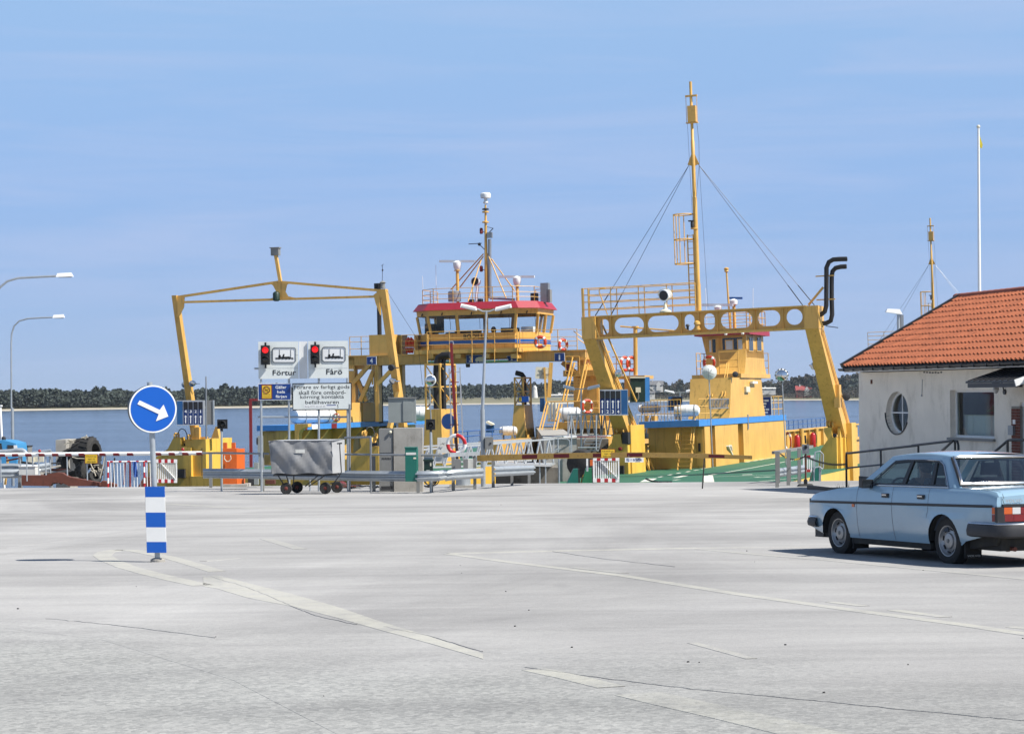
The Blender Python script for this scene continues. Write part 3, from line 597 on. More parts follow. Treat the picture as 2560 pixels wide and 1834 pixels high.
def Q(mb, name, m, par=None): return mb.build(name, m, par or gan, FB)
mb = MB(); mb.box(-4.65, 4.9, -.06, .5, 7.02, 7.08); mb.box(-4.65, 4.9, -.1, .42, 6.06, 6.15); Q(mb, 'flange', 'yellow')
for i in range(7):
    x = (holes[i][2] + holes[i + 1][0]) / 2; mb = MB(); mb.box(x - .015, x + .015, -.02, .1, 6.15, 7.02); Q(mb, 'stiffener', 'yellow')
for x0, x1 in ((-5.02, -4.40), (4.82, 5.44)):
    mb = MB(); mb.box(x0, x1, -.16, 1.1, 6.08, 7.05); Q(mb, 'end_box', 'yellow')
    mb = MB(); mb.hexa([(x0 + .02, 4.7, 1.5), (x1 + .08, 4.7, 1.5), (x1 + .08, 6.6, 1.5), (x0 + .02, 6.6, 1.5)], [(x0 + .02, -.1, 6.09), (x1 - .02, -.1, 6.09), (x1 - .02, 1.06, 6.09), (x0 + .02, 1.06, 6.09)]); lg = P(mb, 'gantry_leg', 'yellow')
    mb = MB(); mb.bar((x1 + .04, .5, 6.0), (x1 + .13, 5.6, 1.9), .03, .10); mb.bar((x1 + .04, .75, 6.0), (x1 + .13, 5.85, 1.9), .03, .05); Q(mb, 'cable_tray', 'yellow', lg)
    mb = MB(); mb.bar((x1 + .02, .2, 6.95), (x1 - .1, -.14, 7.0), .02, .08); mb.bar((x1 - .12, -.2, 7.02), (x1 + .18, -.2, 6.1), .02, .07); Q(mb, 'brace', 'yellow', lg)
mb = MB(); mb.bar(hy(ql(640, 560), .2), hy(qe(1260, 260), 4.0), .06, .06); P(mb, 'stay_bar', 'yellow')
for q, yy in ((ql(850, 1275), 2.6), (qi(2210, 1165), 2.4), (qh(660, 190), 3.6)):
    c = hy(q, yy) + Vector((.15, -.3, 0)); mb = MB(); lamp_head(mb, c, (.35, -.9, -.1), .17, .26); mb.bar(c + Vector((0, .15, 0)), c + Vector((-.3, .5, .05)), .05); P(mb, 'floodlight', 'chrome' if yy < 3 else 'dark')
c = hy(qh(560, 180), 3.2); mb = MB(); mb.box(c.x - .12, c.x + .12, 3.0, 3.5, c.z - .5, c.z + .5); P(mb, 'lamp_bracket', 'yellow')
# foot blocks
def poly(f, pts, y): return [hy(f(*p), y) for p in pts]
mb = MB(); mb.prism(poly(qe, [(825, 962), (888, 872), (915, 750), (1022, 742), (1042, 878), (1128, 900), (1146, 1470), (1010, 1470), (840, 1470)], 4.0), (0, .75, 0)); fl = P(mb, 'foot_block', 'yellow_hull')
mb = MB(); a, b = hy(qe(1168, 760), 4.25), hy(qe(1180, 1470), 4.25); mb.box(a.x - .7, a.x, 4.35, 6.7, b.z, a.z + .45); Q(mb, 'pillar', 'yellow_hull', fl)
mb = MB(); mb.pbox; c = hy(qe(1022, 965), 3.9); mb.lathe([(.085, 0), (.085, -.12), (.07, -.13)], c, (0, 1, 0), 16); Q(mb, 'red_lamp', 'dark_red', fl)
a, b = hy(qe(1050, 800), 3.98), hy(qe(1140, 890), 3.98); mb = MB(); mb.box(a.x, b.x, 3.95, 4.5, b.z, a.z + .25); Q(mb, 'opening', 'dark', fl)
a, b = hy(qe(1005, 1215), 3.95), hy(qe(1080, 1365), 3.95); mb = MB(); mb.box(a.x, b.x, 3.85, 4.0, b.z, a.z); Q(mb, 'rubber_pad', 'rubber', fl)
for q in (qe(970, 700), qe(1070, 700), qe(1095, 790)): c = hy(q, 4.1); mb = MB(); mb.torus(c, (1, 0, 0), .10, .035, n=10, m=6); Q(mb, 'shackle', 'yellow', fl)
mb = MB(); mb.prism(poly(qh, [(310, 975), (415, 822), (355, 705), (365, 652), (465, 640), (480, 790), (545, 800), (560, 1480), (240, 1480)], 4.0), (0, .7, 0)); fr_ = P(mb, 'foot_block', 'yellow_hull')
a, b = hy(qh(558, 655), 4.3), hy(qh(625, 1480), 4.3); mb = MB(); mb.box(a.x, b.x, 4.3, 5.4, b.z, a.z); Q(mb, 'pillar', 'yellow_hull', fr_)
a, b = hy(qh(640, 800), 4.8), hy(qh(690, 1480), 4.8); mb = MB(); mb.box(a.x - .1, b.x, 4.9, 6.0, b.z, a.z); Q(mb, 'pillar', 'yellow_hull', fr_)
a, b = hy(qh(690, 580), 5.2), hy(qh(800, 1480), 5.2); mb = MB(); mb.box(a.x, b.x, 5.2, 6.4, b.z, a.z); Q(mb, 'pillar', 'yellow_hull', fr_)
for q in (qh(405, 590), qh(440, 595), qh(490, 600)): c = hy(q, 4.1); mb = MB(); mb.torus(c, (1, 0, 0), .10, .04, n=10, m=6); Q(mb, 'shackle', 'yellow', fr_)
c = hy(qh(515, 765), 3.96); mb = MB(); mb.lathe([(.09, 0), (.09, .1)], c, (0, 1, 0), 14); Q(mb, 'opening', 'dark', fr_)
# mast, cage, guys
def mast_set(x, y, zb, main=True):
    mb = MB(); zz = [zb, zb + 1.2, 12.0, 12.02, 14.45, 14.47, 17.0]; rr = [.11, .105, .10, .085, .08, .066, .06]
    mb.path([(x, y, z) for z in zz], rr, 12); ms = P(mb, 'mast', 'yellow')
    q = lambda m_, n_, mm='yellow_rail': m_.build(n_, mm, ms, FB)
    mb = MB()
    for s_ in (-1, 1): mb.prism([(x + s_ * .06, y - .01, 13.9), (x + s_ * .26, y - .01, 13.42), (x + s_ * .06, y - .01, 13.35)], (0, .03, 0))
    q(mb, 'gusset')
    mb = MB(); mb.box(x - .25, x + .27, y - .06, y + .06, 16.35, 16.42); mb.box(x - .16, x + .20, y - .12, y + .12, 15.25, 15.95)
    for dx in (-.23, .25): mb.tube((x + dx, y, 15.2), (x + dx, y, 16.36), .012, n=5)
    mb.box(x - .25, x + .27, y - .1, y + .1, 15.20, 15.24); q(mb, 'signal_basket')
    mb = MB(); cx = x - .55
    for z in (9.15, 10.2, 11.28): mb.torus((cx, y, z), (0, 0, 1), .42, .025, n=16, m=5); mb.bar((cx + .3, y, z), (x, y, z), .05)
    for a in (100, 150, 180, 210, 260): mb.tube((cx + .42 * math.cos(R_(a)), y + .42 * math.sin(R_(a)), 9.15), (cx + .42 * math.cos(R_(a)), y + .42 * math.sin(R_(a)), 11.28), .022, n=5)
    q(mb, 'ladder_cage')
    mb = MB()
    for dx in (-.38, -.12): mb.bar((x + dx, y, zb + .3), (x + dx, y, 10.4), .05)
    for i in range(11): mb.tube((x - .38, y, zb + .5 + i * .28), (x - .12, y, zb + .5 + i * .28), .014, n=5)
    q(mb, 'ladder')
    mb = MB(); mb.lathe([(.16, 0), (.16, .05), (.05, .06)], (x - .05, y - .05, 10.62), n=12); q(mb, 'lantern_shelf')
    mb = MB(); mb.lathe([(.07, .06), (.08, .1), (.08, .28), (.05, .34)], (x - .12, y - .1, 10.62), n=10); mb.box(x - .28, x - .05, y - .2, y + .02, 10.95, 11.0); q(mb, 'lantern', 'dark')
    for k, (xa, xb) in enumerate(((-4.65, -.2), (-4.1, -.2), (4.55, .22), (4.95, .22))):
        mb = MB(); a, b = Vector((x + xb, y, 13.40)), Vector((x + xa, y + (.5 if k % 2 else -.05), 7.1)); mb.tube(a, b, .010, n=5); mb.tube(a + (b - a) * .86, b, .022, n=6); q(mb, 'guy_wire', 'black_metal' if main else 'grey_steel')
    mb = MB(); mb.path([(x + .22, y, 15.2), (x + .28, y, 14.4), (x + .26, y, 13.4), (x + .1, y - .1, 12), (x - .06, y - .12, 11)], .008, 5); mb.tube((x - .2, y, 15.2), (x - .12, y, 10.9), .006, n=4); mb.tube((x + .26, y, 13.4), (x + .42, y, 7.2), .006, n=4); q(mb, 'halyard', 'black_metal')
    return ms
mast_set(.18, .2, 7.06)
# gantry top railing, two rows, and searchlight
for yy, n_ in ((-.02, 'near'), (.95, 'far')):
    mb = railing([(-4.95, yy, 7.06), (.1, yy, 7.06)], (.32, .64, .95, 1.24), 1.28, .022, .022); P(mb, 'railing', 'yellow_rail')
mb = MB(); mb.bar((-4.95, -.05, 7.06), (-4.95, -.05, 8.32), .10); mb.bar((-4.7, -.05, 7.06), (-4.7, -.05, 8.3), .05); mb.path([(-3.85, -.05, 7.1), (-4.2, -.05, 8.15), (-4.15, -.05, 8.26), (-3.9, -.05, 8.28)], .025, 6); P(mb, 'end_post', 'yellow_rail')
mb = MB(); mb.box(-4.7, 0, .5, 1.0, 7.0, 7.06); P(mb, 'catwalk', 'yellow')
c = Vector((-1.22, -.1, 7.82)); d = Vector((-.25, -.95, -.12)).normalized(); mb = MB(); mb.lathe([(.10, -.36), (.21, -.28), (.25, -.1), (.25, .12), (.235, .13)], c, d, 20); sl_ = P(mb, 'searchlight', 'white_clean')
mb = MB(); mb.lathe([(.215, .131), (.21, .135), (.05, .125)], c, d, 20); Q(mb, 'lens', 'dark', sl_)
mb = MB(); mb.torus(c, (0, 1, 0), .30, .02, 180, 360, n=10, m=5); mb.tube(c + Vector((0, 0, -.3)), c + Vector((.0, 0, -.62)), .05, n=8); mb.lathe([(.26, -.74), (.26, -.68), (.1, -.6), (.05, -.4)], c, n=12); Q(mb, 'pedestal', 'cream', sl_)
c = hy(qi(495, 575), -.25); mb = MB(); mb.lathe([(.14, -.14), (.14, -.06), (.10, -.06), (.10, .1), (.15, .1), (.13, .2), (.04, .26)], c, n=12); P(mb, 'lantern', 'yellow')
c = hy(ql(1905, 590), 3); mb = MB(); mb.lathe([(.10, -.15), (.06, -.1), (.06, .06), (.11, .08), (.05, .16)], c, n=10); P(mb, 'lantern', 'dark')
# twin black exhaust pipes
px_ = [[qp(1880, 1225), qp(1830, 1226), qp(1790, 1229), qp(1762, 1245), qp(1746, 1282), qp(1746, 1400), qp(1745, 1530), qp(1735, 1570), qp(1712, 1588), qp(1690, 1592)], [qp(1876, 1274), qp(1840, 1276), qp(1806, 1284), qp(1786, 1305), qp(1780, 1340), qp(1780, 1480), qp(1783, 1590), qp(1774, 1630), qp(1745, 1645), qp(1690, 1650)]]
for k, pp in enumerate(px_):
    mb = MB(); mb.path([hy(p, .25 + .25 * k) for p in pp], .10, 12); ex = P(mb, 'exhaust_pipe', 'black_pipe')
    a = hy(pp[0], .25 + .25 * k); mb = MB(); mb.lathe([(.085, .0), (.085, .01)], a + Vector((.005, 0, 0)), (1, 0, 0), 12); Q(mb, 'pipe_mouth', 'dark', ex)
mb = MB()
for z in (7.3, 8.3): mb.bar((5.3, .3, z), (6.1, .3, z), .05)
mb.bar((4.95, .3, 7.1), hy(qp(1725, 1410), .3), .09); P(mb, 'pipe_bracket', 'yellow_rail')
a = hy(qr(210, 535), .4); b = hy(qr(310, 549), .4); mb = MB(); mb.tube(a, b, .02, n=6); P(mb, 'pipe_drain', 'black_metal')
# --- deckhouse on the left side of the deck
xs = -2.1
ycut = [hx(qg(x, 900), xs).y for x in (250, 335, 410, 755, 830, 1462)]
ysec = [(9.8, ycut[1]), (ycut[2], ycut[3]), (ycut[4], 29.1)]
mb = MB(); mb.box(-4.9, xs - .35, 9.85, 29, .0, 2.02); hs_ = P(mb, 'deckhouse', 'yellow')
for i, (y0, y1) in enumerate(ysec): mb = MB(); mb.box(xs - .35, xs, y0, y1, 0, 2.02); Q(mb, 'wall_panel', 'yellow', hs_)
mb = MB(); mb.box(-5.0, xs + .04, 8.6, 29.2, 2.02, 2.32); Q(mb, 'blue_edge', 'blue_edge', hs_)
for y0, y1 in ((ysec[0][1], ysec[1][0]), (ysec[1][1], ysec[2][0])): mb = MB(); mb.bar((xs - .3, (y0 + y1) / 2, .02), (xs - .3, (y0 + y1) / 2, 2.0), .06, .12); Q(mb, 'rib', 'yellow', hs_)
c = hx(qg(785, 700), xs - .34); mb = MB(); mb.box(xs - .35, xs - .33, c.y - .22, c.y + .22, c.z - .2, c.z + .2); sg = Q(mb, 'sign_plate', 'white', hs_)
c = hx(qg(785, 770), xs - .34); mb = MB(); mb.box(xs - .35, xs - .325, c.y - .22, c.y + .22, c.z - .1, c.z + .1); Q(mb, 'sign_plate', 'grey_steel', hs_)
c = hx(qg(785, 700), xs - .32); mb = MB(); mb.torus(c, (1, 0, 0), .15, .03, n=16, m=5); mb.bar(c + Vector((0, -.1, -.1)), c + Vector((0, .1, .1)), .03); Q(mb, 'ban_symbol', 'red', hs_)
c = hx(qg(893, 570), xs + .02); mb = MB(); mb.box(xs, xs + .05, c.y - .12, c.y + .12, c.z - .35, c.z + .42); Q(mb, 'bracket', 'grey_steel', hs_)
a, b = hy(qg(125, 660), 9.84), hy(qg(240, 1180), 9.84); mb = MB(); mb.box(a.x, b.x, 9.78, 9.86, .12, a.z); dr = P(mb, 'door', 'yellow')
c = hy(qg(170, 940), 9.76); mb = MB(); mb.box(c.x - .05, c.x + .06, 9.72, 9.78, c.z - .2, c.z + .2); Q(mb, 'door_handle', 'black_metal', dr)
# stairs up to the deckhouse roof
mb = MB(); stairs(mb, hy(qe(1878, 1290), 8.2), hy(qe(2068, 1280), 8.2), hy(qe(1942, 575), 9.5), hy(qe(2135, 575), 9.5), 11); st = P(mb, 'stairs', 'yellow_rail')
mb = MB()
for x0, x1 in ((1845, 1915), (1872, 1935), (2065, 2115), (2100, 2145)):
    a, b = hy(qe(x0, 870), 8.3), hy(qe(x1, 420), 9.4); mb.tube(a, b, .025, n=6); mb.tube(a, hy(qe(x0 + 45, 1010), 8.35), .025, n=6)
Q(mb, 'handrail', 'yellow_rail', st)
mb = railing([(-4.9, 8.7, 2.32), (-2.95, 8.7, 2.32)], (.35, .7, 1.0), .16, .02, .014); P(mb, 'railing', 'yellow_rail')
mb = railing([(-2.2, 9.2, 2.32), (-2.2, 13.3, 2.32)], (.3, .65, 1.0), 1.3, .02, .022); P(mb, 'railing', 'yellow_rail')
mb = railing([(-2.2, 25.3, 2.32), (-2.2, 29, 2.32), (-4.8, 29, 2.32)], (.35, .7, 1.05), 1.2, .022, .024); P(mb, 'railing', 'yellow_rail')
a, b = hx(qg(320, 225), -2.14), hx(qg(640, 350), -2.14); mb = MB()
for i in range(15): y = a.y + (b.y - a.y) * i / 14; mb.bar((-2.16, y, b.z), (-2.16, y, a.z), .03, .06)
mb.bar((-2.16, a.y, a.z), (-2.16, b.y, a.z), .05); mb.bar((-2.16, a.y, b.z), (-2.16, b.y, b.z), .05); P(mb, 'louvre_screen', 'grey_steel')
a, b = hx(qg(1160, 190), -2.0), hx(qg(1285, 450), -2.0); c = (a + b) / 2; mb = MB(); w = (b.y - a.y); mb.box(-3.0, -1.95, c.y, c.y + .06, b.z, a.z)
ib = P(mb, 'notice_board', 'plate_blue')
rows_ = [(.86, 3), (.60, 2), (.48, 2), (.86, 4), (.74, 3)]
for i, (w_, n_) in enumerate(rows_):
    m1 = MB(); z_ = a.z - .2 - i * (a.z - b.z - .16) / 5
    for k in range(n_): x_ = -2.47 - w_ / 2 + (k + .08) * w_ / n_; m1.box(x_, x_ + w_ / n_ * .84, c.y - .015, c.y - .005, z_ - .05, z_ + .05)
    m1.build('blurred_line', 'white_clean', ib, FB)
mb = MB(); mb.box(-3.04, -1.91, c.y + .005, c.y + .055, b.z - .04, a.z + .04); Q(mb, 'board_frame', 'white', ib)
# wheelhouse tower
sec = [(2.33, hx(qg(610, 505), xs).y, hx(qg(1150, 470), xs).y), (2.75, hx(qg(628, 350), xs).y, hx(qg(1120, 330), xs).y), (3.5, hx(qg(640, 40), xs).y, hx(qg(1092, 40), xs).y)]
z3 = hx(qg(640, 40), xs).z; zpl = hx(qi(1120, 1335), xs).z
lv = [(2.33, sec[0][1], sec[0][2]), (hx(qg(628, 300), xs).z, sec[1][1], sec[1][2]), (zpl, sec[2][1], sec[2][2])]
mb = MB()
rows = []
for z, y0, y1 in lv: rows.append([(xs + .02, y0, z), (xs + .02, y1, z), (-4.2, y1, z), (-4.2, y0, z), (xs + .02, y0, z)])
mb.sheet(rows); tw = P(mb, 'tower_trunk', 'yellow')
zp1 = hx(qi(1120, 1272), xs).z; mb = MB(); mb.box(-4.6, xs + .10, hx(qi(1120, 1300), xs).y, hx(qi(1560, 1300), xs).y, zpl, zp1); Q(mb, 'platform', 'yellow', tw)
a = hx(qi(1340, 1410), xs + .12); mb = MB(); mb.box(xs + .06, xs + .2, a.y - .6, a.y + .6, a.z - .05, a.z + .07); Q(mb, 'strip_lamp', 'white_clean', tw)
a = hx(qi(1235, 1510), xs + .06); mb = MB(); mb.box(xs + .02, xs + .14, a.y - .45, a.y + .45, a.z - .14, a.z + .14); Q(mb, 'vent', 'cream', tw)
c = hx(qi(1065, 1285), xs + .25); mb = MB(); lamp_head(mb, c, (.4, -.9, 0), .15, .2); Q(mb, 'speaker', 'dark', tw)
yc0, yc1 = hx(qi(1225, 760), xs).y, hx(qi(1480, 760), xs).y; zc = hx(qi(1225, 690), xs).z; xl = hy(qi(640, 1000), yc0).x; xl2 = hy(qi(562, 730), yc0).x
lv = [(zp1, yc0 - .7, yc1 + .5, xl), (zp1 + .5, yc0 - .35, yc1 + .12, xl), (zp1 + 1.3, yc0 - .1, yc1, xl), (zc - 1.2, yc0, yc1, xl), (zc, yc0, yc1, xl2)]
mb = MB(); mb.sheet([[(xs, y0, z), (xs, y1, z), (x_, y1, z), (x_, y0, z), (xs, y0, z)] for z, y0, y1, x_ in lv]); cb_ = P(mb, 'wheelhouse', 'yellow', angle=50)
zr = zc + .28; mb = MB(); mb.box(xl2 - .3, xs + .28, yc0 - .4, yc1 + .4, zc, zr); Q(mb, 'roof', 'red_roof', cb_)
def fwin(f, x0, y0, x1, y1, yy, name='window', m='pane'):
    a, b = hy(f(x0, y0), yy), hy(f(x1, y1), yy); m1 = MB(); m1.box(a.x - .05, b.x + .05, yy - .035, yy + .02, b.z - .05, a.z + .05); w = Q(m1, 'window_frame', 'yellow', cb_)
    m1 = MB(); m1.box(a.x, b.x, yy - .05, yy - .036, b.z, a.z); return Q(m1, name, m, cb_)
fwin(qi, 872, 748, 1182, 945, yc0 - .02); fwin(qi, 925, 788, 1028, 944, yc0 - .05, 'chart_paper', 'paper'); fwin(qi, 1106, 772, 1172, 935, yc0 - .05, 'chart_paper', 'paper')
a, b = hy(qi(632, 745), yc0), hy(qi(835, 1265), yc0); mb = MB(); mb.box(max(a.x, xl2 + .02), b.x, yc0 - .07, yc0 - .01, b.z, a.z); Q(mb, 'door', 'yellow', cb_)
fwin(qi, 675, 768, 776, 958, yc0 - .09); fwin(qi, 676, 780, 712, 955, yc0 - .12, 'chart_paper', 'paper')
for x0, x1 in ((1257, 1325), (1378, 1446)):
    a, b = hx(qi(x0, 738), xs + .01), hx(qi(x1, 935), xs + .01); mb = MB(); mb.box(xs - .02, xs + .035, a.y - .1, b.y + .1, b.z - .06, a.z + .06); Q(mb, 'window_frame', 'yellow', cb_)
    mb = MB(); mb.box(xs + .036, xs + .045, a.y, b.y, b.z, a.z); Q(mb, 'window', 'pane', cb_)
    c = hx(qi(x0 + 50, 715), xs + .1); mb = MB(); mb.path([c + Vector((0, 0, -.25)), c + Vector((.03, 0, 0)), c + Vector((-.02, .2, .1))], .02, 5); Q(mb, 'wiper', 'black_metal', cb_)
for q in (qi(920, 670), qi(1172, 660)): c = hy(q, yc0 - .45); mb = MB(); mb.lathe([(.06, -.12), (.09, -.05), (.05, .06)], c, n=10); Q(mb, 'deck_lamp', 'white_clean', cb_)
mb = railing([(xl2, yc0 - .2, zr), (xs + .1, yc0 - .2, zr), (xs + .1, yc1 + .2, zr), (xl2, yc1 + .2, zr)], (.35, .7, 1.05), .75, .018, .024); P(mb, 'railing', 'yellow_rail')
yp0 = hx(qi(1120, 1300), xs).y + .1
mb = railing([(-3.15, yp0, zp1), (xs - .05, yp0, zp1)], (.35, .7, 1.15), .9, .02, .024); P(mb, 'railing', 'yellow_rail')
mb = railing([(-4.5, yp0 + .6, zp1), (-4.5, yc1 + .5, zp1)], (.35, .75, 1.15), .9, .02, .024); P(mb, 'railing', 'yellow_rail')
mb = railing([(xs - 1.6, yc1 + .9, zp1), (xs + .05, yc1 + .9, zp1)], (.35, .75, 1.15), .5, .02, .024); P(mb, 'railing', 'yellow_rail')
mb = MB(); stairs(mb, hy(qg(360, 215), 15.2) - Vector((0, 0, 1.0)), hy(qg(510, 215), 15.2) - Vector((0, 0, 1.0)), hy(qi(745, 1355), 17.2), hy(qi(905, 1350), 17.2), 11, .05, .14)
for x0, x1 in ((665, 700), (715, 760), (860, 935), (905, 965)): mb.tube(hy(qi(x0, 1620), 15.3), hy(qi(x1, 1350 if x0 < 800 else 1120), 17.0), .025, n=6)
P(mb, 'stairs', 'yellow_rail')
# roof gear
ym = (yc0 + yc1) / 2
mb = MB(); a = hy(zones(1400, 600, 2.5)(1040, 190), ym); mb.path([(a.x + .1, ym, zr), (a.x, ym, a.z - .1)], [.06, .045], 8); mb.lathe([(.06, -.1), (.12, -.05), (.10, .0), (.13, .05), (.13, .12), (.05, .16)], a, n=12); P(mb, 'signal_post', 'yellow_rail')
a, b = hy(qi(565, 252), ym), hy(qi(1030, 252), ym); mb = MB(); mb.bar(a, b, .10, .14); r1 = P(mb, 'radar_scanner', 'white_clean')
c = hy(qi(805, 295), ym); mb = MB(); mb.lathe([(.08, -.6), (.1, -.2), (.2, -.06), (.22, .05), (.1, .12)], c, n=12); Q(mb, 'radar_base', 'white_clean', r1)
a, b = hy(qi(967, 148), ym + .6), hy(qi(1170, 150), ym + .6); mb = MB(); mb.bar(a, b, .10, .11); r2_ = P(mb, 'radar_scanner', 'blue_rail')
c = hy(qi(1040, 215), ym + .6); mb = MB(); mb.lathe([(.10, -.16), (.22, -.1), (.24, .1), (.08, .2)], c, n=12); Q(mb, 'radar_base', 'white_clean', r2_)
mb = MB(); mb.tube(c + Vector((0, 0, -.15)), Vector((c.x, c.y, zr)), .09, n=10); P(mb, 'radar_post', 'yellow_rail')
for q0, q1 in ((qi(632, 330), qi(620, 0)), (qi(1318, 290), qi(1330, 0))): mb = MB(); mb.tube(hy(q0, ym + .4) - Vector((0, 0, .9)), hy(q1, ym + .4), .014, n=5); P(mb, 'whip_antenna', 'white')
# bulwarks
mb = MB(); mb.box(-5.05, -4.95, 6.9, 9.8, 0, 1.15); mb.box(-5.15, -4.85, 6.9, 9.85, 1.15, 1.22); bw = P(mb, 'bulwark', 'yellow')
for i in range(6): y = 5.0 + i * .8; mb = MB(); mb.bar((-4.45, y, .0), (-4.9, y, 1.15), .05, .09); Q(mb, 'bracket', 'yellow', bw)
mb = MB(); mb.box(-5.05, -4.95, 29.3, 70, 0, 1.15); mb.box(-5.15, -4.8, 29.3, 70, 1.15, 1.25); bw2 = P(mb, 'bulwark', 'yellow')
for i in range(16): y = 30 + i * 2.5; mb = MB(); mb.box(-4.95, -4.75, y - .06, y + .06, 0, 1.15); Q(mb, 'stanchion', 'yellow', bw2)
mb = MB(); mb.box(4.95, 5.05, 7, 70, 0, 1.15); mb.box(4.85, 5.15, 7, 70, 1.15, 1.25); P(mb, 'bulwark', 'yellow')
mb = railing([(-5.3, 30, 1.2), (-5.3, 60, 1.2)], (.35, .65), 1.6, .022, .025); P(mb, 'railing', 'blue_rail')
mb = MB()
for q0, q1 in ((qe(1380, 895), qe(1440, 890)), (qe(1380, 945), qe(1425, 940)), (qe(1510, 885), qe(1790, 850)), (qe(1530, 935), qe(1770, 905))): mb.tube(hx(q0, -5.0), hx(q1, -5.0), .035, n=6)
P(mb, 'railing', 'blue_rail')
a = hx(qe(1515, 880), -4.8); mb = MB(); mb.bar((-4.8, a.y, 0), (-4.8, a.y, a.z), .22, .22); P(mb, 'bollard_post', 'yellow')
for x in (1690, 1910): a = hx(qg(x, 660), -4.7); mb = MB(); mb.tube((-4.7, a.y, 0), (-4.7, a.y, a.z), .16, n=10); P(mb, 'bollard_post', 'yellow')
# far gantry of the same ferry
yf = hx((2325, 545), .18).y
mast_set(.18, yf, 7.06, False)
mb = MB(); mb.box(-5, 5.4, yf - .3, yf + .3, 6.1, 7.06); fg = P(mb, 'gantry_beam', 'yellow')
mb = railing([(-4.95, yf - .3, 7.06), (.1, yf - .3, 7.06)], (.32, .64, .95, 1.24), 1.28, .022, .022); P(mb, 'railing', 'yellow_rail')
for x0 in (-5, 4.8): mb = MB(); mb.bar((x0 + .3, yf, 6.1), (x0 + .3, yf - 5, 0), .6, 1.0); Q(mb, 'gantry_leg', 'yellow', fg)
# loose things on ferry B
for q, dx, lab in ((qg(1630, 870), 0, 'red fire extinguisher on right ferry bulwark, near the deckhouse end'), (qg(1865, 832), 0, 'red fire extinguisher on right ferry bulwark, closer to gantry foot')):
    c = FB.w(hx(q, -4.55)); t = thing('fire_extinguisher', lab, 'extinguisher', c - Vector((0, 0, .55)), 'fire extinguishers on the right ferry'); mb = MB(); mb.lathe([(.17, -.5), (.19, -.46), (.19, .36), (.12, .46), (.05, .5)], c, n=14); mb.build('cylinder', 'fire_red', t)
    mb = MB(); mb.path([c + Vector((0, 0, .5)), c + Vector((.1, -.1, .55)), c + Vector((.22, -.1, .3)), c + Vector((.22, -.1, -.2))], .025, 6); mb.build('hose', 'black', t)
c = FB.w(hx(qe(1590, 1190), -4.85)); t = thing('fire_extinguisher', 'red fire extinguisher at the right ferry bulwark left of the stairs', 'extinguisher', c - Vector((0, 0, .55)), 'fire extinguishers on the right ferry'); mb = MB(); mb.lathe([(.13, -.5), (.15, -.46), (.15, .5), (.1, .6), (.04, .64)], c, n=14); mb.build('cylinder', 'fire_red', t); mb = MB(); mb.path([c + Vector((0, 0, .62)), c + Vector((.12, -.1, .6)), c + Vector((.2, -.1, .2))], .02, 6); mb.build('hose', 'black', t)
lifering('life_ring', 'orange life ring on the railing left of right ferry wheelhouse', hy(qi(675, 1110), yp0 + .5), (-.3, -1, 0), .30, .075, frame=FB)
lifering('life_ring', 'orange life ring edge-on at the far end of the right ferry deckhouse', hx(qg(1492, 860), -2.1), (1, .6, 0), .50, .06, frame=FB)
raft('white life raft canister above the stairs of the right ferry', hy(qe(2010, 395), 9.2) + Vector((0, 0, 0)), (1, .15, 0), 1.25, .28, frame=FB)
for q0, q1, lab in ((qg(590, 920), qg(700, 1170), 'white plank leaning on the right ferry deckhouse wall, nearer side'), (qg(630, 915), qg(675, 1165), 'white plank leaning on the right ferry deckhouse wall, farther side')):
    a = FB.w(hx(q0, xs + .06)); b = FB.w(hz(q1, .03)); mb = MB(); mb.bar(a, b, .16, .05); tag(mb.build('plank', 'white', loc=b), lab, 'plank', 'leaning planks')
for q, w_, lab in ((qg(545, 1185), .9, 'white chock block on green deck by the leaning planks'), (qg(765, 1158), .5, 'small white chock block on green deck right of the planks')):
    c = hz(q, 0); mb = MB(); mb.box(c.x - w_ / 2, c.x + w_ / 2, c.y - .1, c.y + .1, 0, .14); o = mb.build('chock', 'white_dirty', None, FB, loc=FB.w(c)); tag(o, lab, 'chock')
# ============================== ferry A, on the left
fa = thing('car_ferry', 'yellow car ferry with wide red-roofed bridge spanning its deck at left berth', 'ferry', FA.w((0, 0, -1.7)), 'car ferries at the berths')
A_ = lambda mb, name, m, par=None, **k: mb.build(name, m, par or fa, FA, **k)
ax_ = lambda q, x: FA.h(q, 'x', x)
ay_ = lambda q, y: FA.h(q, 'y', y)
az_ = lambda q, z: FA.h(q, 'z', z)
mb = MB(); mb.prism([(-6.2, 1.0, -1.7), (6.4, 1.0, -1.7), (6.4, 62, -1.7), (-6.2, 62, -1.7)], (0, 0, 1.62)); A_(mb, 'hull', 'yellow_hull')
mb = MB(); mb.box(-6.1, 6.3, 1.4, 63, -.08, 0); A_(mb, 'deck', 'deck_green')
# thin truss gantry at the near end
mb = MB(); tl, tr, ap = Vector((-5.0, 0, 8.22)), Vector((5.1, 0, 8.18)), Vector((.12, 0, 8.75)); mb.bar(tl, ap, .10, .11); mb.bar(ap, tr, .10, .11); ga = A_(mb, 'gantry_top_chord', 'yellow')
mb = MB(); mb.bar((-4.75, 0, 7.98), (5.0, 0, 7.93), .10, .10); A_(mb, 'gantry_lower_chord', 'yellow', ga)
mb = MB(); pts = [(-.42, 8.74), (-.18, 8.6), (-.02, 8.3), (-.12, 8.05), (-.35, 8.0), (.9, 8.0), (.55, 8.08), (.42, 8.3), (.5, 8.6), (.72, 8.74)]; mb.prism([(x, -.03, z) for x, z in pts], (0, .06, 0)); A_(mb, 'gusset', 'yellow', ga)
mb = MB(); mb.bar((.18, 0, 8.75), (-.02, 0, 9.98), .14, .14); pl = A_(mb, 'lamp_post', 'yellow', ga)
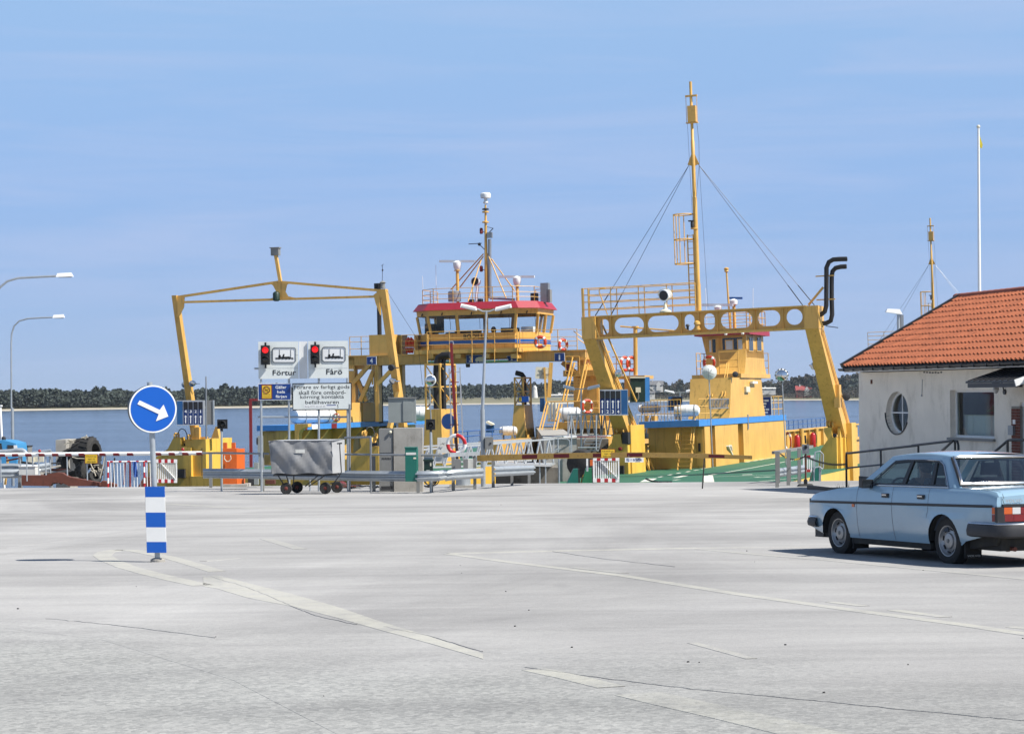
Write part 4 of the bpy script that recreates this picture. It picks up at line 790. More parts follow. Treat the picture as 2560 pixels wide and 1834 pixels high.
mb = MB(); mb.box(-.22, .16, -.12, .12, 9.95, 10.28); mb.box(-.26, .2, -.16, .16, 10.28, 10.32); A_(mb, 'floodlight', 'cabinet_grey', ga)
mb = MB(); mb.lathe([(.10, -.05), (.16, .0), (.16, .3), (.12, .36), (.03, .4)], (.02, -.12, 7.92), n=12); A_(mb, 'lantern', 'dark_green', ga)
mb = MB(); mb.lathe([(.12, 0), (.12, .05), (.10, .06), (.10, .22), (.15, .26), (.04, .34)], (5.15, -.05, 8.28), n=12); A_(mb, 'lantern', 'cabinet_grey', ga)
mb = MB(); mb.hexa([(-5.24, 1.75, 1.6), (-4.94, 1.75, 1.6), (-4.94, 2.15, 1.6), (-5.24, 2.15, 1.6)], [(-5.2, -.15, 8.3), (-4.96, -.15, 8.3), (-4.96, .15, 8.3), (-5.2, .15, 8.3)]); A_(mb, 'gantry_leg', 'yellow')
mb = MB(); mb.prism([(-4.95, -.06, 8.24), (-4.62, -.06, 8.2), (-4.66, -.06, 7.75), (-4.86, -.06, 7.4), (-4.95, -.06, 7.3)], (0, .1, 0)); A_(mb, 'knee_plate', 'yellow')
mb = MB(); a = ay_(qc(1960, 640), 2.0); mb.hexa([(a.x - .2, 1.85, a.z), (a.x + .1, 1.85, a.z), (a.x + .1, 2.3, a.z), (a.x - .2, 2.3, a.z)], [(5.0, -.15, 8.25), (5.3, -.15, 8.25), (5.3, .2, 8.25), (5.0, .2, 8.25)]); A_(mb, 'gantry_leg', 'yellow')
mb = MB(); a = ay_(qc(1890, 120), 1.2); b = ay_(qc(1755, 655), .6); mb.bar(a, b, .2, .18); A_(mb, 'leg_strut', 'yellow')
mb = MB(); mb.prism([(4.98, -.06, 8.2), (4.7, -.06, 8.0), (4.8, -.06, 7.6), (5.0, -.06, 7.1)], (0, .1, 0)); A_(mb, 'knee_plate', 'yellow')
for q, yy in ((qs(165, 905), 1.4), (qs(212, 898), 1.2), (qj(860, 1150), 1.0), (qj(845, 950), .8)):
    c = ay_(q, yy) + Vector((0, -.25, 0)); mb = MB(); lamp_head(mb, c, (-.2, -.9, -.2), .15, .24); mb.bar(c + Vector((0, .1, 0)), c + Vector((.25, .35, 0)), .05); A_(mb, 'floodlight', 'chrome' if q[1] > 930 else 'dark')
mb = MB(); mb.tube((5.3, 0, 8.2), (6.2, 1.5, 6.0), .008, n=4); mb.tube((6.2, 1.5, 6), ay_(qj(1290, 1200), 4), .008, n=4); A_(mb, 'wire', 'black_metal')
# bow blocks
def apoly(f, pts, y): return [ay_(f(*p), y) for p in pts]
mb = MB(); mb.prism(apoly(qb, [(-60, 1520), (-60, 1160), (45, 1095), (180, 1000), (235, 965), (318, 800), (425, 792), (432, 925), (580, 945), (590, 1520)], 1.0), (0, .5, 0)); bl_ = A_(mb, 'bow_block', 'yellow_hull')
a, b = ay_(qb(582, 820), 1.2), ay_(qb(1028, 1520), 1.2); mb = MB(); mb.box(a.x - .3, a.x + .75, 1.2, 4.1, b.z, a.z); A_(mb, 'pillar', 'yellow_hull', bl_)
a, b = ay_(qb(462, 840), 1.3), ay_(qb(580, 945), 1.3); mb = MB(); mb.box(a.x, b.x + .02, 1.3, 2.0, b.z, a.z); A_(mb, 'hinge_box', 'yellow', bl_)
a, b = ay_(qb(475, 885), 1.25), ay_(qb(578, 942), 1.25); mb = MB(); mb.box(a.x, b.x, 1.26, 1.4, b.z, a.z); A_(mb, 'opening', 'dark', bl_)
a, b = ay_(qb(378, 1265), .95), ay_(qb(498, 1395), .95); mb = MB(); mb.box(a.x, b.x, .85, 1.0, b.z, a.z); A_(mb, 'rubber_pad', 'rubber', bl_)
for x in (590, 745): a, b = ay_(qb(x, 950), 1.18), ay_(qb(x, 1500), 1.18); mb = MB(); mb.bar(a, b, .03, .02); A_(mb, 'seam', 'dark', bl_)
for q in (qb(350, 770), qb(385, 770), qb(555, 790)): c = ay_(q, 1.1); mb = MB(); mb.torus(c, (1, 0, 0), .12, .045, n=10, m=6); A_(mb, 'shackle', 'yellow', bl_)
mb = MB(); mb.path([ay_(qb(*p), 1.1) for p in ((390, 740), (405, 690), (440, 660), (490, 680), (520, 740), (525, 820))], .022, 6); A_(mb, 'hose', 'black', bl_)
mb = MB(); mb.prism(apoly(qb, [(880, 810), (945, 635), (970, 632), (1000, 805)], 1.6), (0, .25, 0)); mb.bar(ay_(qb(620, 640), 1.5), ay_(qb(628, 820), 1.5), .2, .2); mb.bar(ay_(qb(685, 640), 1.5), ay_(qb(690, 820), 1.5), .2, .2); mb.bar(ay_(qb(600, 805), 1.6), ay_(qb(830, 800), 1.6), .2, .1); A_(mb, 'mast_foot', 'yellow', bl_)
mb = MB(); mb.prism(apoly(qc, [(930, 1560), (985, 1500), (1085, 1135), (1215, 1032), (1332, 942), (1310, 822), (1345, 800), (1440, 798), (1500, 930), (1590, 930), (1600, 1560)], 1.0), (0, .6, 0)); br_ = A_(mb, 'bow_block', 'yellow_hull')
a, b = ay_(qc(1495, 875), .96), ay_(qc(1575, 925), .96); mb = MB(); mb.box(a.x, b.x, .93, 1.2, b.z, a.z); A_(mb, 'opening', 'dark', br_)
mb = MB(); mb.path([ay_(qc(*p), 1.1) for p in ((1405, 690), (1425, 650), (1470, 635), (1510, 660), (1530, 720), (1535, 780))], .022, 6); A_(mb, 'hose', 'cabinet_grey', br_)
for q in (qc(1395, 730), qc(1360, 745), qc(1555, 770), qc(1530, 830)): c = ay_(q, 1.1); mb = MB(); mb.torus(c, (1, 0, 0), .12, .045, n=10, m=6); A_(mb, 'shackle', 'yellow', br_)
# left casing with blue edge
mb = MB(); mb.box(-7.0, -5.95, 13.6, 35, 0, 1.8); ca = A_(mb, 'side_casing', 'yellow')
mb = MB(); mb.box(-7.0, -5.10, 13.2, 35, 1.82, 2.1); be = A_(mb, 'blue_edge', 'blue_edge', ca)
for x0, x1, m_ in ((497, 530, 'dark_red'), (600, 697, 'white'), (892, 970, 'dark_red')):
    a, b = ax_(qc(x0, 600), -5.08), ax_(qc(x1, 600), -5.08); mb = MB(); mb.box(-5.13, -5.085, a.y, b.y, 1.83, 2.09); A_(mb, 'reflector', m_, be)
for i in range(8):
    y = 13.3 + i * 2.6; arc = [(-5.15, 1.82)] + [(-5.95 + .8 * math.cos(R_(t)) , .9 + .9 * math.sin(R_(t)) - .02) for t in (88, 70, 50, 30, 12)]
    mb = MB(); mb.prism([(-5.98, y, 0), (-5.98, y, 1.82), (-5.12, y, 1.82), (-5.3, y, 1.55), (-5.62, y, 1.25), (-5.72, y, .8), (-5.72, y, 0)], (0, .22, 0)); A_(mb, 'frame_rib', 'yellow', ca)
for i in range(4): y = 17 + i * 4.2; mb = railing([(-5.9, y, .35), (-5.9, y + 1.9, .35)], (0, .85), .3, .02, .015); A_(mb, 'window_grille', 'cream', ca)
a, b = ay_(qc(335, 595), 12.6), ay_(qc(395, 860), 12.6); mb = MB(); mb.prism([ay_(qc(*p), 12.6) for p in ((335, 595), (535, 590), (535, 635), (470, 650), (415, 690), (390, 750), (388, 900), (340, 900))], (0, .5, 0)); A_(mb, 'end_bracket', 'yellow', ca)
for x0, x1, y0 in ((1145, 1335, 275), (1355, 1615, 275), (970, 1140, 390)):
    a, b = ax_(qc(x0, y0), -5.35), ax_(qc(x1, 540), -5.35); zt = ax_(qc(x0, y0), -5.35).z; mb = MB(); mb.box(-6.7, -5.35, a.y, b.y, 2.11, zt); A_(mb, 'locker', 'yellow', ca)
# bridge: lattice support on the left, beam, wheelhouse
YB = 24.0
def yb(f, x, y, d=0): return ay_(f(x, y), YB + d)
for x0, x1, y0, y1 in ((185, 285, 780, 1450), (575, 640, 890, 1450)):
    a, b = yb(qj, x0, y0), yb(qj, x1, y1)
    for yy in (YB, YB + 4): mb = MB(); mb.box(a.x, b.x, yy, yy + .5, 2.1, a.z); lt = A_(mb, 'lattice_post', 'yellow')
for p0, p1, d in (((250, 1190), (500, 900), 0), ((255, 960), (455, 1450), .3), ((365, 1450), (560, 1000), .1), ((270, 945), (520, 945), .4)):
    mb = MB(); mb.bar(yb(qj, *p0, d), yb(qj, *p1, d), .22, .22); A_(mb, 'brace', 'yellow', lt)
mb = MB(); mb.bar(yb(qj, 620, 1200, -1.5), yb(qj, 850, 960, -1.5), .2, .2); A_(mb, 'brace', 'yellow', lt)
mb = MB(); mb.tube(yb(qj, 545, 905), yb(qj, 545, 1200), .05, n=6); mb.tube(yb(qj, 590, 905), yb(qj, 590, 1300), .06, n=6); A_(mb, 'pipe', 'yellow', lt)
zb0, zb1 = 5.38, 5.84; xb0, xb1 = -6.0, yb(qk, 1690, 800).x
mb = MB(); mb.box(xb0, xb1, YB, YB + 5.2, zb0, zb1); bb = A_(mb, 'bridge_beam', 'yellow')
mb = MB(); mb.box(xb0 - .08, xb1 + .05, YB - .12, YB + 5.4, zb1, zb1 + .07); mb.box(xb0, xb1, YB - .06, YB + .2, zb0 - .05, zb0); A_(mb, 'flange', 'yellow', bb)
a, b = yb(qj, 1165, 735, -.9), yb(qk, 710, 735, -.9); mb = MB(); mb.box(a.x, b.x, YB - .95, YB - .1, zb1 + .02, zb1 + .25); A_(mb, 'walkway', 'yellow', bb)
for x0, x1, f in ((1370, 1450, qj), (1780, 1860, qj), (160, 260, qk), (580, 670, qk)): a, b = yb(f, x0, 770, -.9), yb(f, x1, 805, -.9); mb = MB(); mb.box(a.x, b.x, YB - .9, YB, b.z, a.z + .1); A_(mb, 'walkway_bracket', 'yellow', bb)
for f, x0, y0, x1, y1, n_ in ((qj, 462, 790, 595, 895, '4'), (qj, 1945, 765, 2230, 875, '3'), (qk, 525, 775, 660, 850, '2'), (qk, 1235, 738, 1375, 848, '1')):
    a, b = ay_(f(x0, y0), YB - .2), ay_(f(x1, y1), YB - .2); mb = MB(); mb.box(a.x - .03, b.x + .03, YB - .17, YB - .14, b.z - .03, a.z + .03); pb = A_(mb, 'lane_plate', 'white', bb); mb = MB(); mb.box(a.x, b.x, YB - .2, YB - .165, b.z, a.z); A_(mb, 'plate_face', 'plate_blue', pb)
    cx = (a.x + b.x) / 2 if n_ != '3' else a.x + (b.x - a.x) * .22; cz = (a.z + b.z) / 2; h = (a.z - b.z) * .68; text(n_, 'numeral', 'white_clean', pb, (cx, YB - .21, cz), h * .62 if n_ != '1' else h * .3, h, frame=FA, bold=.02)
    if n_ == '3':
        w = b.x - a.x; x0_ = a.x + w * .47; mb = MB(); mb.prism([(x0_, YB - .205, cz - .12), (x0_, YB - .205, cz + .02), (x0_ + w * .1, YB - .205, cz + .09), (x0_ + w * .16, YB - .205, cz + .09), (x0_ + w * .16, YB - .205, cz + .12), (x0_ + w * .42, YB - .205, cz + .12), (x0_ + w * .42, YB - .205, cz - .12)], (0, .01, 0))
        for k in (.08, .24, .36): mb.lathe([(.055, -.01), (.055, .005)], (x0_ + w * k, YB - .205, cz - .12), (0, 1, 0), 10)
        A_(mb, 'lorry_symbol', 'cream', pb)
mb = MB(); a, b = ay_(qj(1375, 850), YB - .5), ay_(qj(1725, 845), YB - .5); mb.tube(a, b, .10, n=12); A_(mb, 'steel_pipe', 'chrome', bb); mb = MB(); a, b = ay_(qk(190, 840), YB - .5), ay_(qk(540, 830), YB - .5); mb.tube(a, b, .11, n=12); A_(mb, 'steel_pipe', 'chrome', bb)
a = yb(qj, 1968, 900); mb = MB(); mb.lathe([(.11, -.16), (.13, -.1), (.13, .15)], a, n=10); A_(mb, 'buffer', 'black', bb)
# bridge deck railings
mb = railing([(-.9, YB - .95, zb1 + .1), (4.4, YB - .95, zb1 + .1)], (.42, .78, 1.16), 1.35, .02, .026)
for i in range(5): x = -.9 + i * 1.32; mb.tube((x, YB - .97, zb0 - .05), (x, YB - .97, zb1 + .2), .026, n=6)
A_(mb, 'railing', 'yellow_rail')
mb = railing([(4.4, YB - .5, zb1 + .05), (7.6, YB - .1, zb1 + .05)], (.25, .5, .75, 1.16), 1.2, .018, .026); A_(mb, 'railing', 'yellow_rail')
mb = railing([(-2.7, YB - .2, zb1 + .05), (-1.0, YB - .5, zb1 + .05)], (.25, .5, .75, 1.1), .9, .018, .03); A_(mb, 'railing', 'yellow_rail')
mb = railing([(-6.0, YB + .2, zb1 + .05), (-4.6, YB + .2, zb1 + .05)], (.4, .8, 1.1), .6, .018, .026); A_(mb, 'railing', 'yellow_rail')
mb = MB(); mb.tube((7.4, YB - .1, 6.95), (8.9, YB + .5, 5.7), .03, n=6); mb.tube((7.4, YB + .4, 6.6), (8.6, YB + .8, 5.7), .03, n=6); mb.tube((7.7, YB - .1, 7.0), (9.5, YB + .2, 6.95), .02, n=6); A_(mb, 'stair_rail', 'yellow_rail')
a, b = yb(qj, 497, 462), yb(qj, 875, 770); mb = MB(); mb.box(a.x, b.x, YB - .05, YB + 2.2, zb1 + .05, a.z); A_(mb, 'deck_box', 'yellow')
a, b = yb(qj, 930, 470, .8), yb(qj, 985, 765, .8); mb = MB(); mb.box(a.x, b.x, YB + .8, YB + 1.6, zb1, a.z); A_(mb, 'post_box', 'yellow')
a, b = yb(qj, 1165, 465, 1.2), yb(qj, 1228, 720, 1.2); mb = MB(); mb.box(a.x, b.x, YB + 1.2, YB + 2, zb1, a.z); A_(mb, 'post_box', 'yellow')
a = ay_(qj(650, 450), YB + 2.5); mb = MB(); mb.tube((a.x, YB + 2.5, 2.0), (a.x, YB + 2.5, ay_((948, 708), YB + 2.5).z), .13, n=12); fp = A_(mb, 'funnel_pipe', 'black_pipe')
mb = MB(); zt = ay_((948, 708), YB + 2.5).z; mb.box(a.x - .25, a.x - .1, YB + 2.4, YB + 2.6, zt - .4, zt); mb.box(a.x + .12, a.x + .24, YB + 2.4, YB + 2.6, zt - .3, zt); A_(mb, 'funnel_bracket', 'black', fp)
a, b = ay_(qo(340, 840), YB + 2), ay_(qo(345, 690), YB + 2); mb = MB(); mb.tube(a - Vector((0, 0, 1)), b, .016, n=5); mb.ball(b - Vector((0, 0, .3)), .06, n=6, m=4); mb.bar(b - Vector((.08, 0, .05)), b + Vector((.08, 0, .05)), .02); A_(mb, 'wind_gauge', 'black_metal')
# wheelhouse ring
cxw = 1.49; hw = 2.45; dpt = 4.8; ch = .98
def octa(z, g=0, y0=YB + .05):
    a = hw + g; c_ = ch; return [Vector((cxw - a, y0 - g, z)), Vector((cxw + a, y0 - g, z)), Vector((cxw + a + c_, y0 - g + c_, z)), Vector((cxw + a + c_, y0 + dpt - c_ + g, z)), Vector((cxw + a, y0 + dpt + g, z)), Vector((cxw - a, y0 + dpt + g, z)), Vector((cxw - a - c_, y0 + dpt - c_ + g, z)), Vector((cxw - a - c_, y0 - g + c_, z))]
z0, zs, zh, zt = zb1 + .07, 7.0, 8.02, 8.38
def ring(lo, hi, name, m, par=None, t=.1):
    mb = MB(); n = len(lo); mb.sheet([lo + [lo[0]], hi + [hi[0]]]); inn = [p + (Vector((cxw, YB + dpt / 2, p.z)) - p).normalized() * t for p in hi]; mb.sheet([hi + [hi[0]], inn + [inn[0]]]); return A_(mb, name, m, par)
wh = ring(octa(z0), octa(zs, .03), 'wheelhouse', 'yellow')
st_lo, st_hi = octa(6.36, .032), octa(6.60, .036)
mb = MB(); mb.sheet([st_lo[7:] + st_lo[:4], st_hi[7:] + st_hi[:4]]); A_(mb, 'blue_stripe', 'blue_stripe', wh)
ring(octa(zh, .17), octa(zt, .20), 'header', 'yellow', wh)
mb = MB(); lo, hi = octa(zs, .03), octa(zh, .17); nwin = [4, 1, 2, 1, 4, 1, 2, 1]
for i in range(8):
    a, b, c, d = lo[i], lo[(i + 1) % 8], hi[i], hi[(i + 1) % 8]; m_ = 3 if i in (0, 4) else nwin[i]
    for k in range(m_ + 1):
        t = k / m_
        if k == m_: continue
        mb = MB(); mb.bar(a + (b - a) * t, c + (d - c) * t, .16 if k else .14, .10, up=(0, 1, 0)); A_(mb, 'window_post', 'yellow', wh)
for i in range(8):
    a, b, c, d = lo[i], lo[(i + 1) % 8], hi[i], hi[(i + 1) % 8]; m_ = 3 if i in (0, 4) else nwin[i]
    for k in range(m_):
        t0, t1 = k / m_, (k + 1) / m_; mb = MB(); mb.add([a + (b - a) * t0, a + (b - a) * t1, c + (d - c) * t1, c + (d - c) * t0], [(0, 1, 2, 3)]); A_(mb, 'window_pane', 'glass_clear', wh)
        if i in (0, 1, 7):
            m0 = (c + (d - c) * ((t0 + t1) / 2)); mb = MB(); mb.bar(m0 + Vector((0, -.1, .02)), m0 + Vector((.06, -.12, .16)), .05); A_(mb, 'wiper_motor', 'black', wh)
            mb = MB(); mb.path([m0 + Vector((.45, -.06, -.08)), m0 + Vector((.5, -.05, -.45)), m0 + Vector((.50, -.05, -.8))], .012, 5); A_(mb, 'wiper', 'black', wh)
mb = MB(); mb.sheet([octa(zh - .05, .15)[:3], octa(zh + .01, .16)[:3]]); A_(mb, 'blind', 'dark', wh)
mb = MB(); mb.prism(octa(z0 + .3, -.1), (0, 0, .05)); A_(mb, 'floor', 'dark', wh)
rf = ring(octa(zt - .05, .36), octa(zt + .36, .10), 'roof_fascia', 'red_roof', wh); mb = MB(); mb.prism(octa(zt + .30, .10), (0, 0, .05)); mb.prism(octa(zt - .05, .34), (0, 0, .03)); A_(mb, 'roof', 'red_roof', wh)
for x, w_, h_ in ((-.8, .6, .9), (1.4, 1.4, .28), (3.9, .9, .4), (5.0, .7, .45), (.4, .5, .15)): mb = MB(); mb.box(cxw - 2.5 + x - w_ / 2 + .4, cxw - 2.5 + x + w_ / 2 + .4, YB + 1, YB + 1.7, zs - .3, zs + h_ * .7); A_(mb, 'console', 'dark' if x != 5.0 else 'white', wh)
a = ay_(qk(322, 385), YB + 1.5); mb = MB(); mb.ball(a, .16, .16, .2); mb.lathe([(.16, -.5), (.2, -.25), (.08, -.1)], a, n=10); A_(mb, 'seat_headrest', 'black', wh)
a, b = ay_(qj(1500, 170), YB + .6), ay_(qj(1590, 430), YB + .6); mb = MB(); mb.box(a.x, b.x, YB + .6, YB + .9, b.z, a.z); A_(mb, 'dark_cabinet', 'dark', wh)
c0 = ay_(qo(1098, 1270), YB - .1); text('BODILLA', 'ship_name', 'dark', wh, (c0.x, YB + .0, c0.z), (200 / 3.25) / FPX * 117 / .956, (38 / 3.25) / FPX * 117, frame=FA, bold=.015)
mb = railing([p for p in octa(zt + .33, -.1)][6:] + octa(zt + .33, -.1)[:5], (.28, .55, .86), 1.1, .018, .024); A_(mb, 'roof_railing', 'yellow_rail', wh)
# roof gear
zr2 = zt + .33; YM = YB + 2.4
m0 = ay_(qo(1190, 980), YM); 
def rp(x, y): return ay_(qo(x, y), YM)
mb = MB(); mb.path([Vector((m0.x, YM, zr2)), rp(1188, 700), rp(1184, 400), rp(1182, 200)], [.12, .10, .075, .05], 10); ma = A_(mb, 'mast', 'yellow')
mb = MB(); mb.lathe([(.10, -.3), (.15, -.25), (.10, -.12), (.10, 0), (.28, .02), (.30, .12), (.30, .26), (.24, .32)], rp(1183, 150), n=14); A_(mb, 'radome', 'white_clean', ma)
for y, m_ in ((240, 'dark'), (262, 'yellow'), (345, 'yellow')): mb = MB(); mb.lathe([(.10, -.03), (.20, -.02), (.20, .04), (.10, .08)], rp(1182, y), n=10); A_(mb, 'mast_collar', m_, ma)
for y in (415, 722): c = rp(1148, y); mb = MB(); mb.lathe([(.07, -.16), (.10, -.12), (.10, .12), (.06, .18)], c, n=10); mb.bar(c, rp(1180, y + 12), .04); A_(mb, 'navigation_lamp', 'dark_red', ma)
mb = MB(); mb.bar(rp(1045, 520), rp(1150, 514), .04); mb.bar(rp(1130, 520), rp(1180, 570), .04); mb.ball(rp(1132, 522), .1, n=6, m=4); mb.bar(rp(1195, 445), rp(1245, 392), .04); mb.bar(rp(1190, 380), rp(1245, 392), .03); A_(mb, 'aerial', 'black_metal', ma)
mb = MB(); mb.tube(rp(1218, 960), rp(1216, 480), .10, n=12); mb.box(rp(1198, 478).x, rp(1238, 478).x, YM - .1, YM + .1, rp(0, 522).z, rp(0, 478).z); mb.tube(rp(1218, 960), rp(1420, 970), .06, n=8); A_(mb, 'vent_pipe', 'grey_steel', ma)
for p, q, dy in (((1165, 620), (975, 870), .5), ((1165, 600), (900, 890), 1.2), ((1150, 640), (1040, 985), -1.4), ((1200, 600), (1350, 960), -1.2), ((1230, 640), (1420, 900), .6)):
    a = rp(*p); b = ay_(qo(*q), YM + dy); mb = MB(); mb.tube(a, b, .035, n=6); A_(mb, 'mast_stay', 'yellow_rail', ma)
for x0, x1, y, xp, yp, yb_ in ((808, 1098, 660, 952, 690, 975), (1292, 1580, 785, 1438, 815, 975)):
    mb = MB(); a, b = rp(x0, y), rp(x1, y); mb.bar(a, b, .12, .13); rd = A_(mb, 'radar_scanner', 'white_clean', ma); c = rp(xp, yp)
    mb = MB(); mb.lathe([(.10, -.32), (.20, -.2), (.24, 0), (.24, .14), (.10, .24)], c, n=12); A_(mb, 'radar_drive', 'white_clean', ma)
    mb = MB(); mb.tube(c - Vector((0, 0, .3)), Vector((rp(xp + 6, yb_).x, YM, zr2)), .09, n=10); mb.lathe([(.2, -.34), (.2, -.3)], c, n=12); A_(mb, 'radar_post', 'yellow', ma)
mb = MB(); c = rp(1103, 824); d = Vector((-.1, -1, 0)).normalized(); mb.lathe([(.1, -.3), (.24, -.2), (.27, .1), (.25, .12)], c, d, 16); mb.path([c, c + Vector((.1, 0, -.4)), c + Vector((.02, 0, -.8)), Vector((c.x + .05, YM, zr2))], .09, 8); sp = A_(mb, 'searchlight', 'white_clean', ma)
mb = MB(); mb.lathe([(.22, .121), (.2, .14), (.05, .13)], c, d, 16); A_(mb, 'searchlight_lens', 'dark', ma)
a, b = rp(880, 910), rp(980, 985); mb = MB(); mb.lathe([((b.x - a.x) / 2, 0), ((b.x - a.x) / 2, a.z - b.z), (.3, a.z - b.z + .05)], ((a.x + b.x) / 2, YM, b.z), n=18); A_(mb, 'tank', 'grey_steel', ma)
for x0, y0, x1, y1, m_ in ((1635, 838, 1700, 990, 'grey_steel'), (1555, 920, 1605, 985, 'dark'), (1685, 890, 1715, 990, 'cabinet_grey'), (1050, 970, 1085, 990, 'dark'), (1128, 965, 1155, 990, 'dark')): a, b = rp(x0, y0), rp(x1, y1); mb = MB(); mb.box(a.x, b.x, YM - .2, YM + .2, zr2, a.z); A_(mb, 'roof_box', m_, ma)
for x, y in ((670, 780), (778, 690)): a = rp(x + 6, 985); b = rp(x, y); mb = MB(); mb.tube(Vector((a.x, YM, zr2)), b, .014, n=5); A_(mb, 'whip_antenna', 'white', ma)
# exhaust towers on the right casing
def etower(f, top, boxt, boxb, slope, pipes, y, w_right):
    """lattice top on a tapered box; pixel rows for the top of lattice, top and foot of box"""
    (xl, xm, xr) = top; P0 = lambda x, yy: ay_(f(x, yy), y)
    zl, zt_, zb_ = P0(xm, slope[0]).z, P0(xm, boxt).z, 0.0
    a, b, c = P0(xl, boxt).x, P0(xm, boxt).x, P0(xr, boxt).x; d = (c - b) / .29 * .9
    e = slope[1]; mb = MB(); mb.hexa([(a - e, y - e, zb_), (b + e * .6, y - e, zb_), (b + e * .6, y + d + e, zb_), (a - e, y + d + e, zb_)], [(a, y, zt_), (b, y, zt_), (b, y + d, zt_), (a, y + d, zt_)]); t = A_(mb, 'exhaust_tower', 'yellow')
    cor = [Vector((a + .04, y + .04, 0)), Vector((b - .04, y + .04, 0)), Vector((b - .04, y + d - .04, 0)), Vector((a + .04, y + d - .04, 0))]
    for i, p in enumerate(cor):
        mb = MB(); mb.bar(p + Vector((0, 0, zt_)), p + Vector((0, 0, zl)), .08); A_(mb, 'lattice_post', 'yellow_rail', t); q = cor[(i + 1) % 4]; zm = (zt_ + zl) / 2; mb = MB()
        mb.bar(p + Vector((0, 0, zl)), q + Vector((0, 0, zl)), .08); mb.bar(p + Vector((0, 0, zm)), q + Vector((0, 0, zm)), .06); A_(mb, 'lattice_rail', 'yellow_rail', t)
        mb = MB(); m_ = (p + q) / 2; mb.bar(p + Vector((0, 0, zl)), q + Vector((0, 0, zm)), .05); mb.bar(q + Vector((0, 0, zt_)), p + Vector((0, 0, zm)), .05); A_(mb, 'lattice_brace', 'yellow_rail', t)
    return t, a, b, c, d, zt_, zl
t1, a, b, c, d, zt_, zl = etower(qj, (1328, 1565, 1795), 1565, None, (895, .12), None, 11, None)
for dx, pts in ((0, [(1505, 1560), (1500, 1000), (1505, 880), (1530, 800), (1590, 765), (1700, 760)]), (.3, [(1610, 1560), (1600, 1000), (1598, 880), (1610, 820), (1650, 775), (1720, 765)])):
    mb = MB(); mb.path([ay_(qj(*p), 11.4 + dx) for p in pts], .17 if dx == 0 else .13, 12); A_(mb, 'exhaust_pipe', 'black_pipe', t1)
t2, a, b, c, d, zt_, zl = etower(qk, (628, 775, 905), 1505, None, (1098, .25), None, 24, None)
mb = MB(); mb.path([ay_(qk(*p), 24.6) for p in ((780, 1500), (775, 1150), (770, 1085), (745, 1050), (700, 1035), (655, 1025))], .14, 12); A_(mb, 'exhaust_pipe', 'black_pipe', t2)
a, b = ay_(qk(690, 1375), 23.8), ay_(qk(845, 1460), 23.8); mb = MB(); mb.box(a.x, b.x, 23.75, 23.8, b.z, a.z); nb = A_(mb, 'notice_plate', 'sign_blue', t2)
a2 = ay_(qk(740, 1455), 23.75); mb = MB(); mb.box(a.x + .04, a2.x, 23.735, 23.76, b.z + .04, a.z - .04); A_(mb, 'plate_symbol', 'sign_yellow', t2)
# right casing, stair block under the bridge's right end
mb = MB(); mb.box(5.6, 6.6, 12, 60, 0, 1.15); rc = A_(mb, 'side_casing', 'yellow')
mb = railing([(5.7, 8, 1.15), (5.7, 18, 1.15)], (.3, .55), 2.0, .03, .03); A_(mb, 'railing', 'blue_rail')
a, b = ay_(qk(1510, 1065), YB + 1), ay_(qk(1890, 1460), YB + 1); mb = MB(); mb.box(a.x, b.x, YB + 1, YB + 5, b.z - 1.5, a.z); sb_ = A_(mb, 'stair_house', 'yellow')
mb = MB(); mb.box(ay_(qk(1375, 1060), YB + .6).x, b.x + .3, YB + .4, YB + 5.2, a.z - .05, a.z + .28); A_(mb, 'platform', 'yellow', sb_)
a, b = ay_(qk(1700, 1140), YB + .97), ay_(qk(1870, 1480), YB + .97); mb = MB(); mb.box(a.x, b.x, YB + .95, YB + 1.02, b.z, a.z); A_(mb, 'door', 'yellow', sb_)
a, b = ay_(qk(1590, 740), YB + .8), ay_(qk(1690, 1060), YB + .8); mb = MB(); mb.box(a.x, b.x, YB + .5, YB + 4.5, b.z, a.z); mb.bar(ay_(qk(1350, 870), YB + .8), ay_(qk(1600, 1065), YB + .8), .25, .25); A_(mb, 'bridge_pier', 'yellow')
for p0, p1 in (((1350, 1440), (1500, 790)), ((1395, 1440), (1530, 870)), ((1570, 1440), (1700, 800)), ((1610, 1440), (1730, 880))): mb = MB(); mb.bar(ay_(qk(*p0), YB - 1.0), ay_(qk(*p1), YB - .2), .06, .09); A_(mb, 'stair_stringer', 'yellow_rail', sb_)
mb = MB()
for i in range(12): t = i / 12; mb.bar(ay_(qk(1440 + t * 110, 1440 - t * 560), YB - .9 + t * .7), ay_(qk(1570 + t * 115, 1440 - t * 560), YB - .9 + t * .7), .2, .03)
A_(mb, 'stair_treads', 'yellow_rail', sb_)
mb = MB()
for x in (1395, 1480, 1600): mb.tube(ay_(qk(x, 1040), YB - .1), ay_(qk(x + 5, 780), YB - .1), .025, n=6)
for y in (780, 885, 1000): mb.tube(ay_(qk(1395, y), YB - .1), ay_(qk(1610, y), YB - .1), .022, n=6)
A_(mb, 'railing', 'yellow_rail')
a, b = ay_(qk(1405, 860), YB + .2), ay_(qk(1470, 1035), YB + .2); mb = MB(); mb.box(a.x, b.x, YB + .2, YB + .6, b.z, a.z); A_(mb, 'fire_locker', 'dark_red')
mb = MB()
for i in range(7): mb.tube(ay_(qk(1740 + i * 20, 1040), YB + 1.2), ay_(qk(1740 + i * 20, 800), YB + 1.2), .015, n=5)
mb.tube(ay_(qk(1730, 800), YB + 1.2), ay_(qk(1870, 790), YB + 1.2), .02, n=6); mb.tube(ay_(qk(1730, 900), YB + 1.2), ay_(qk(1870, 895), YB + 1.2), .02, n=6); A_(mb, 'ladder_rail', 'yellow_rail')
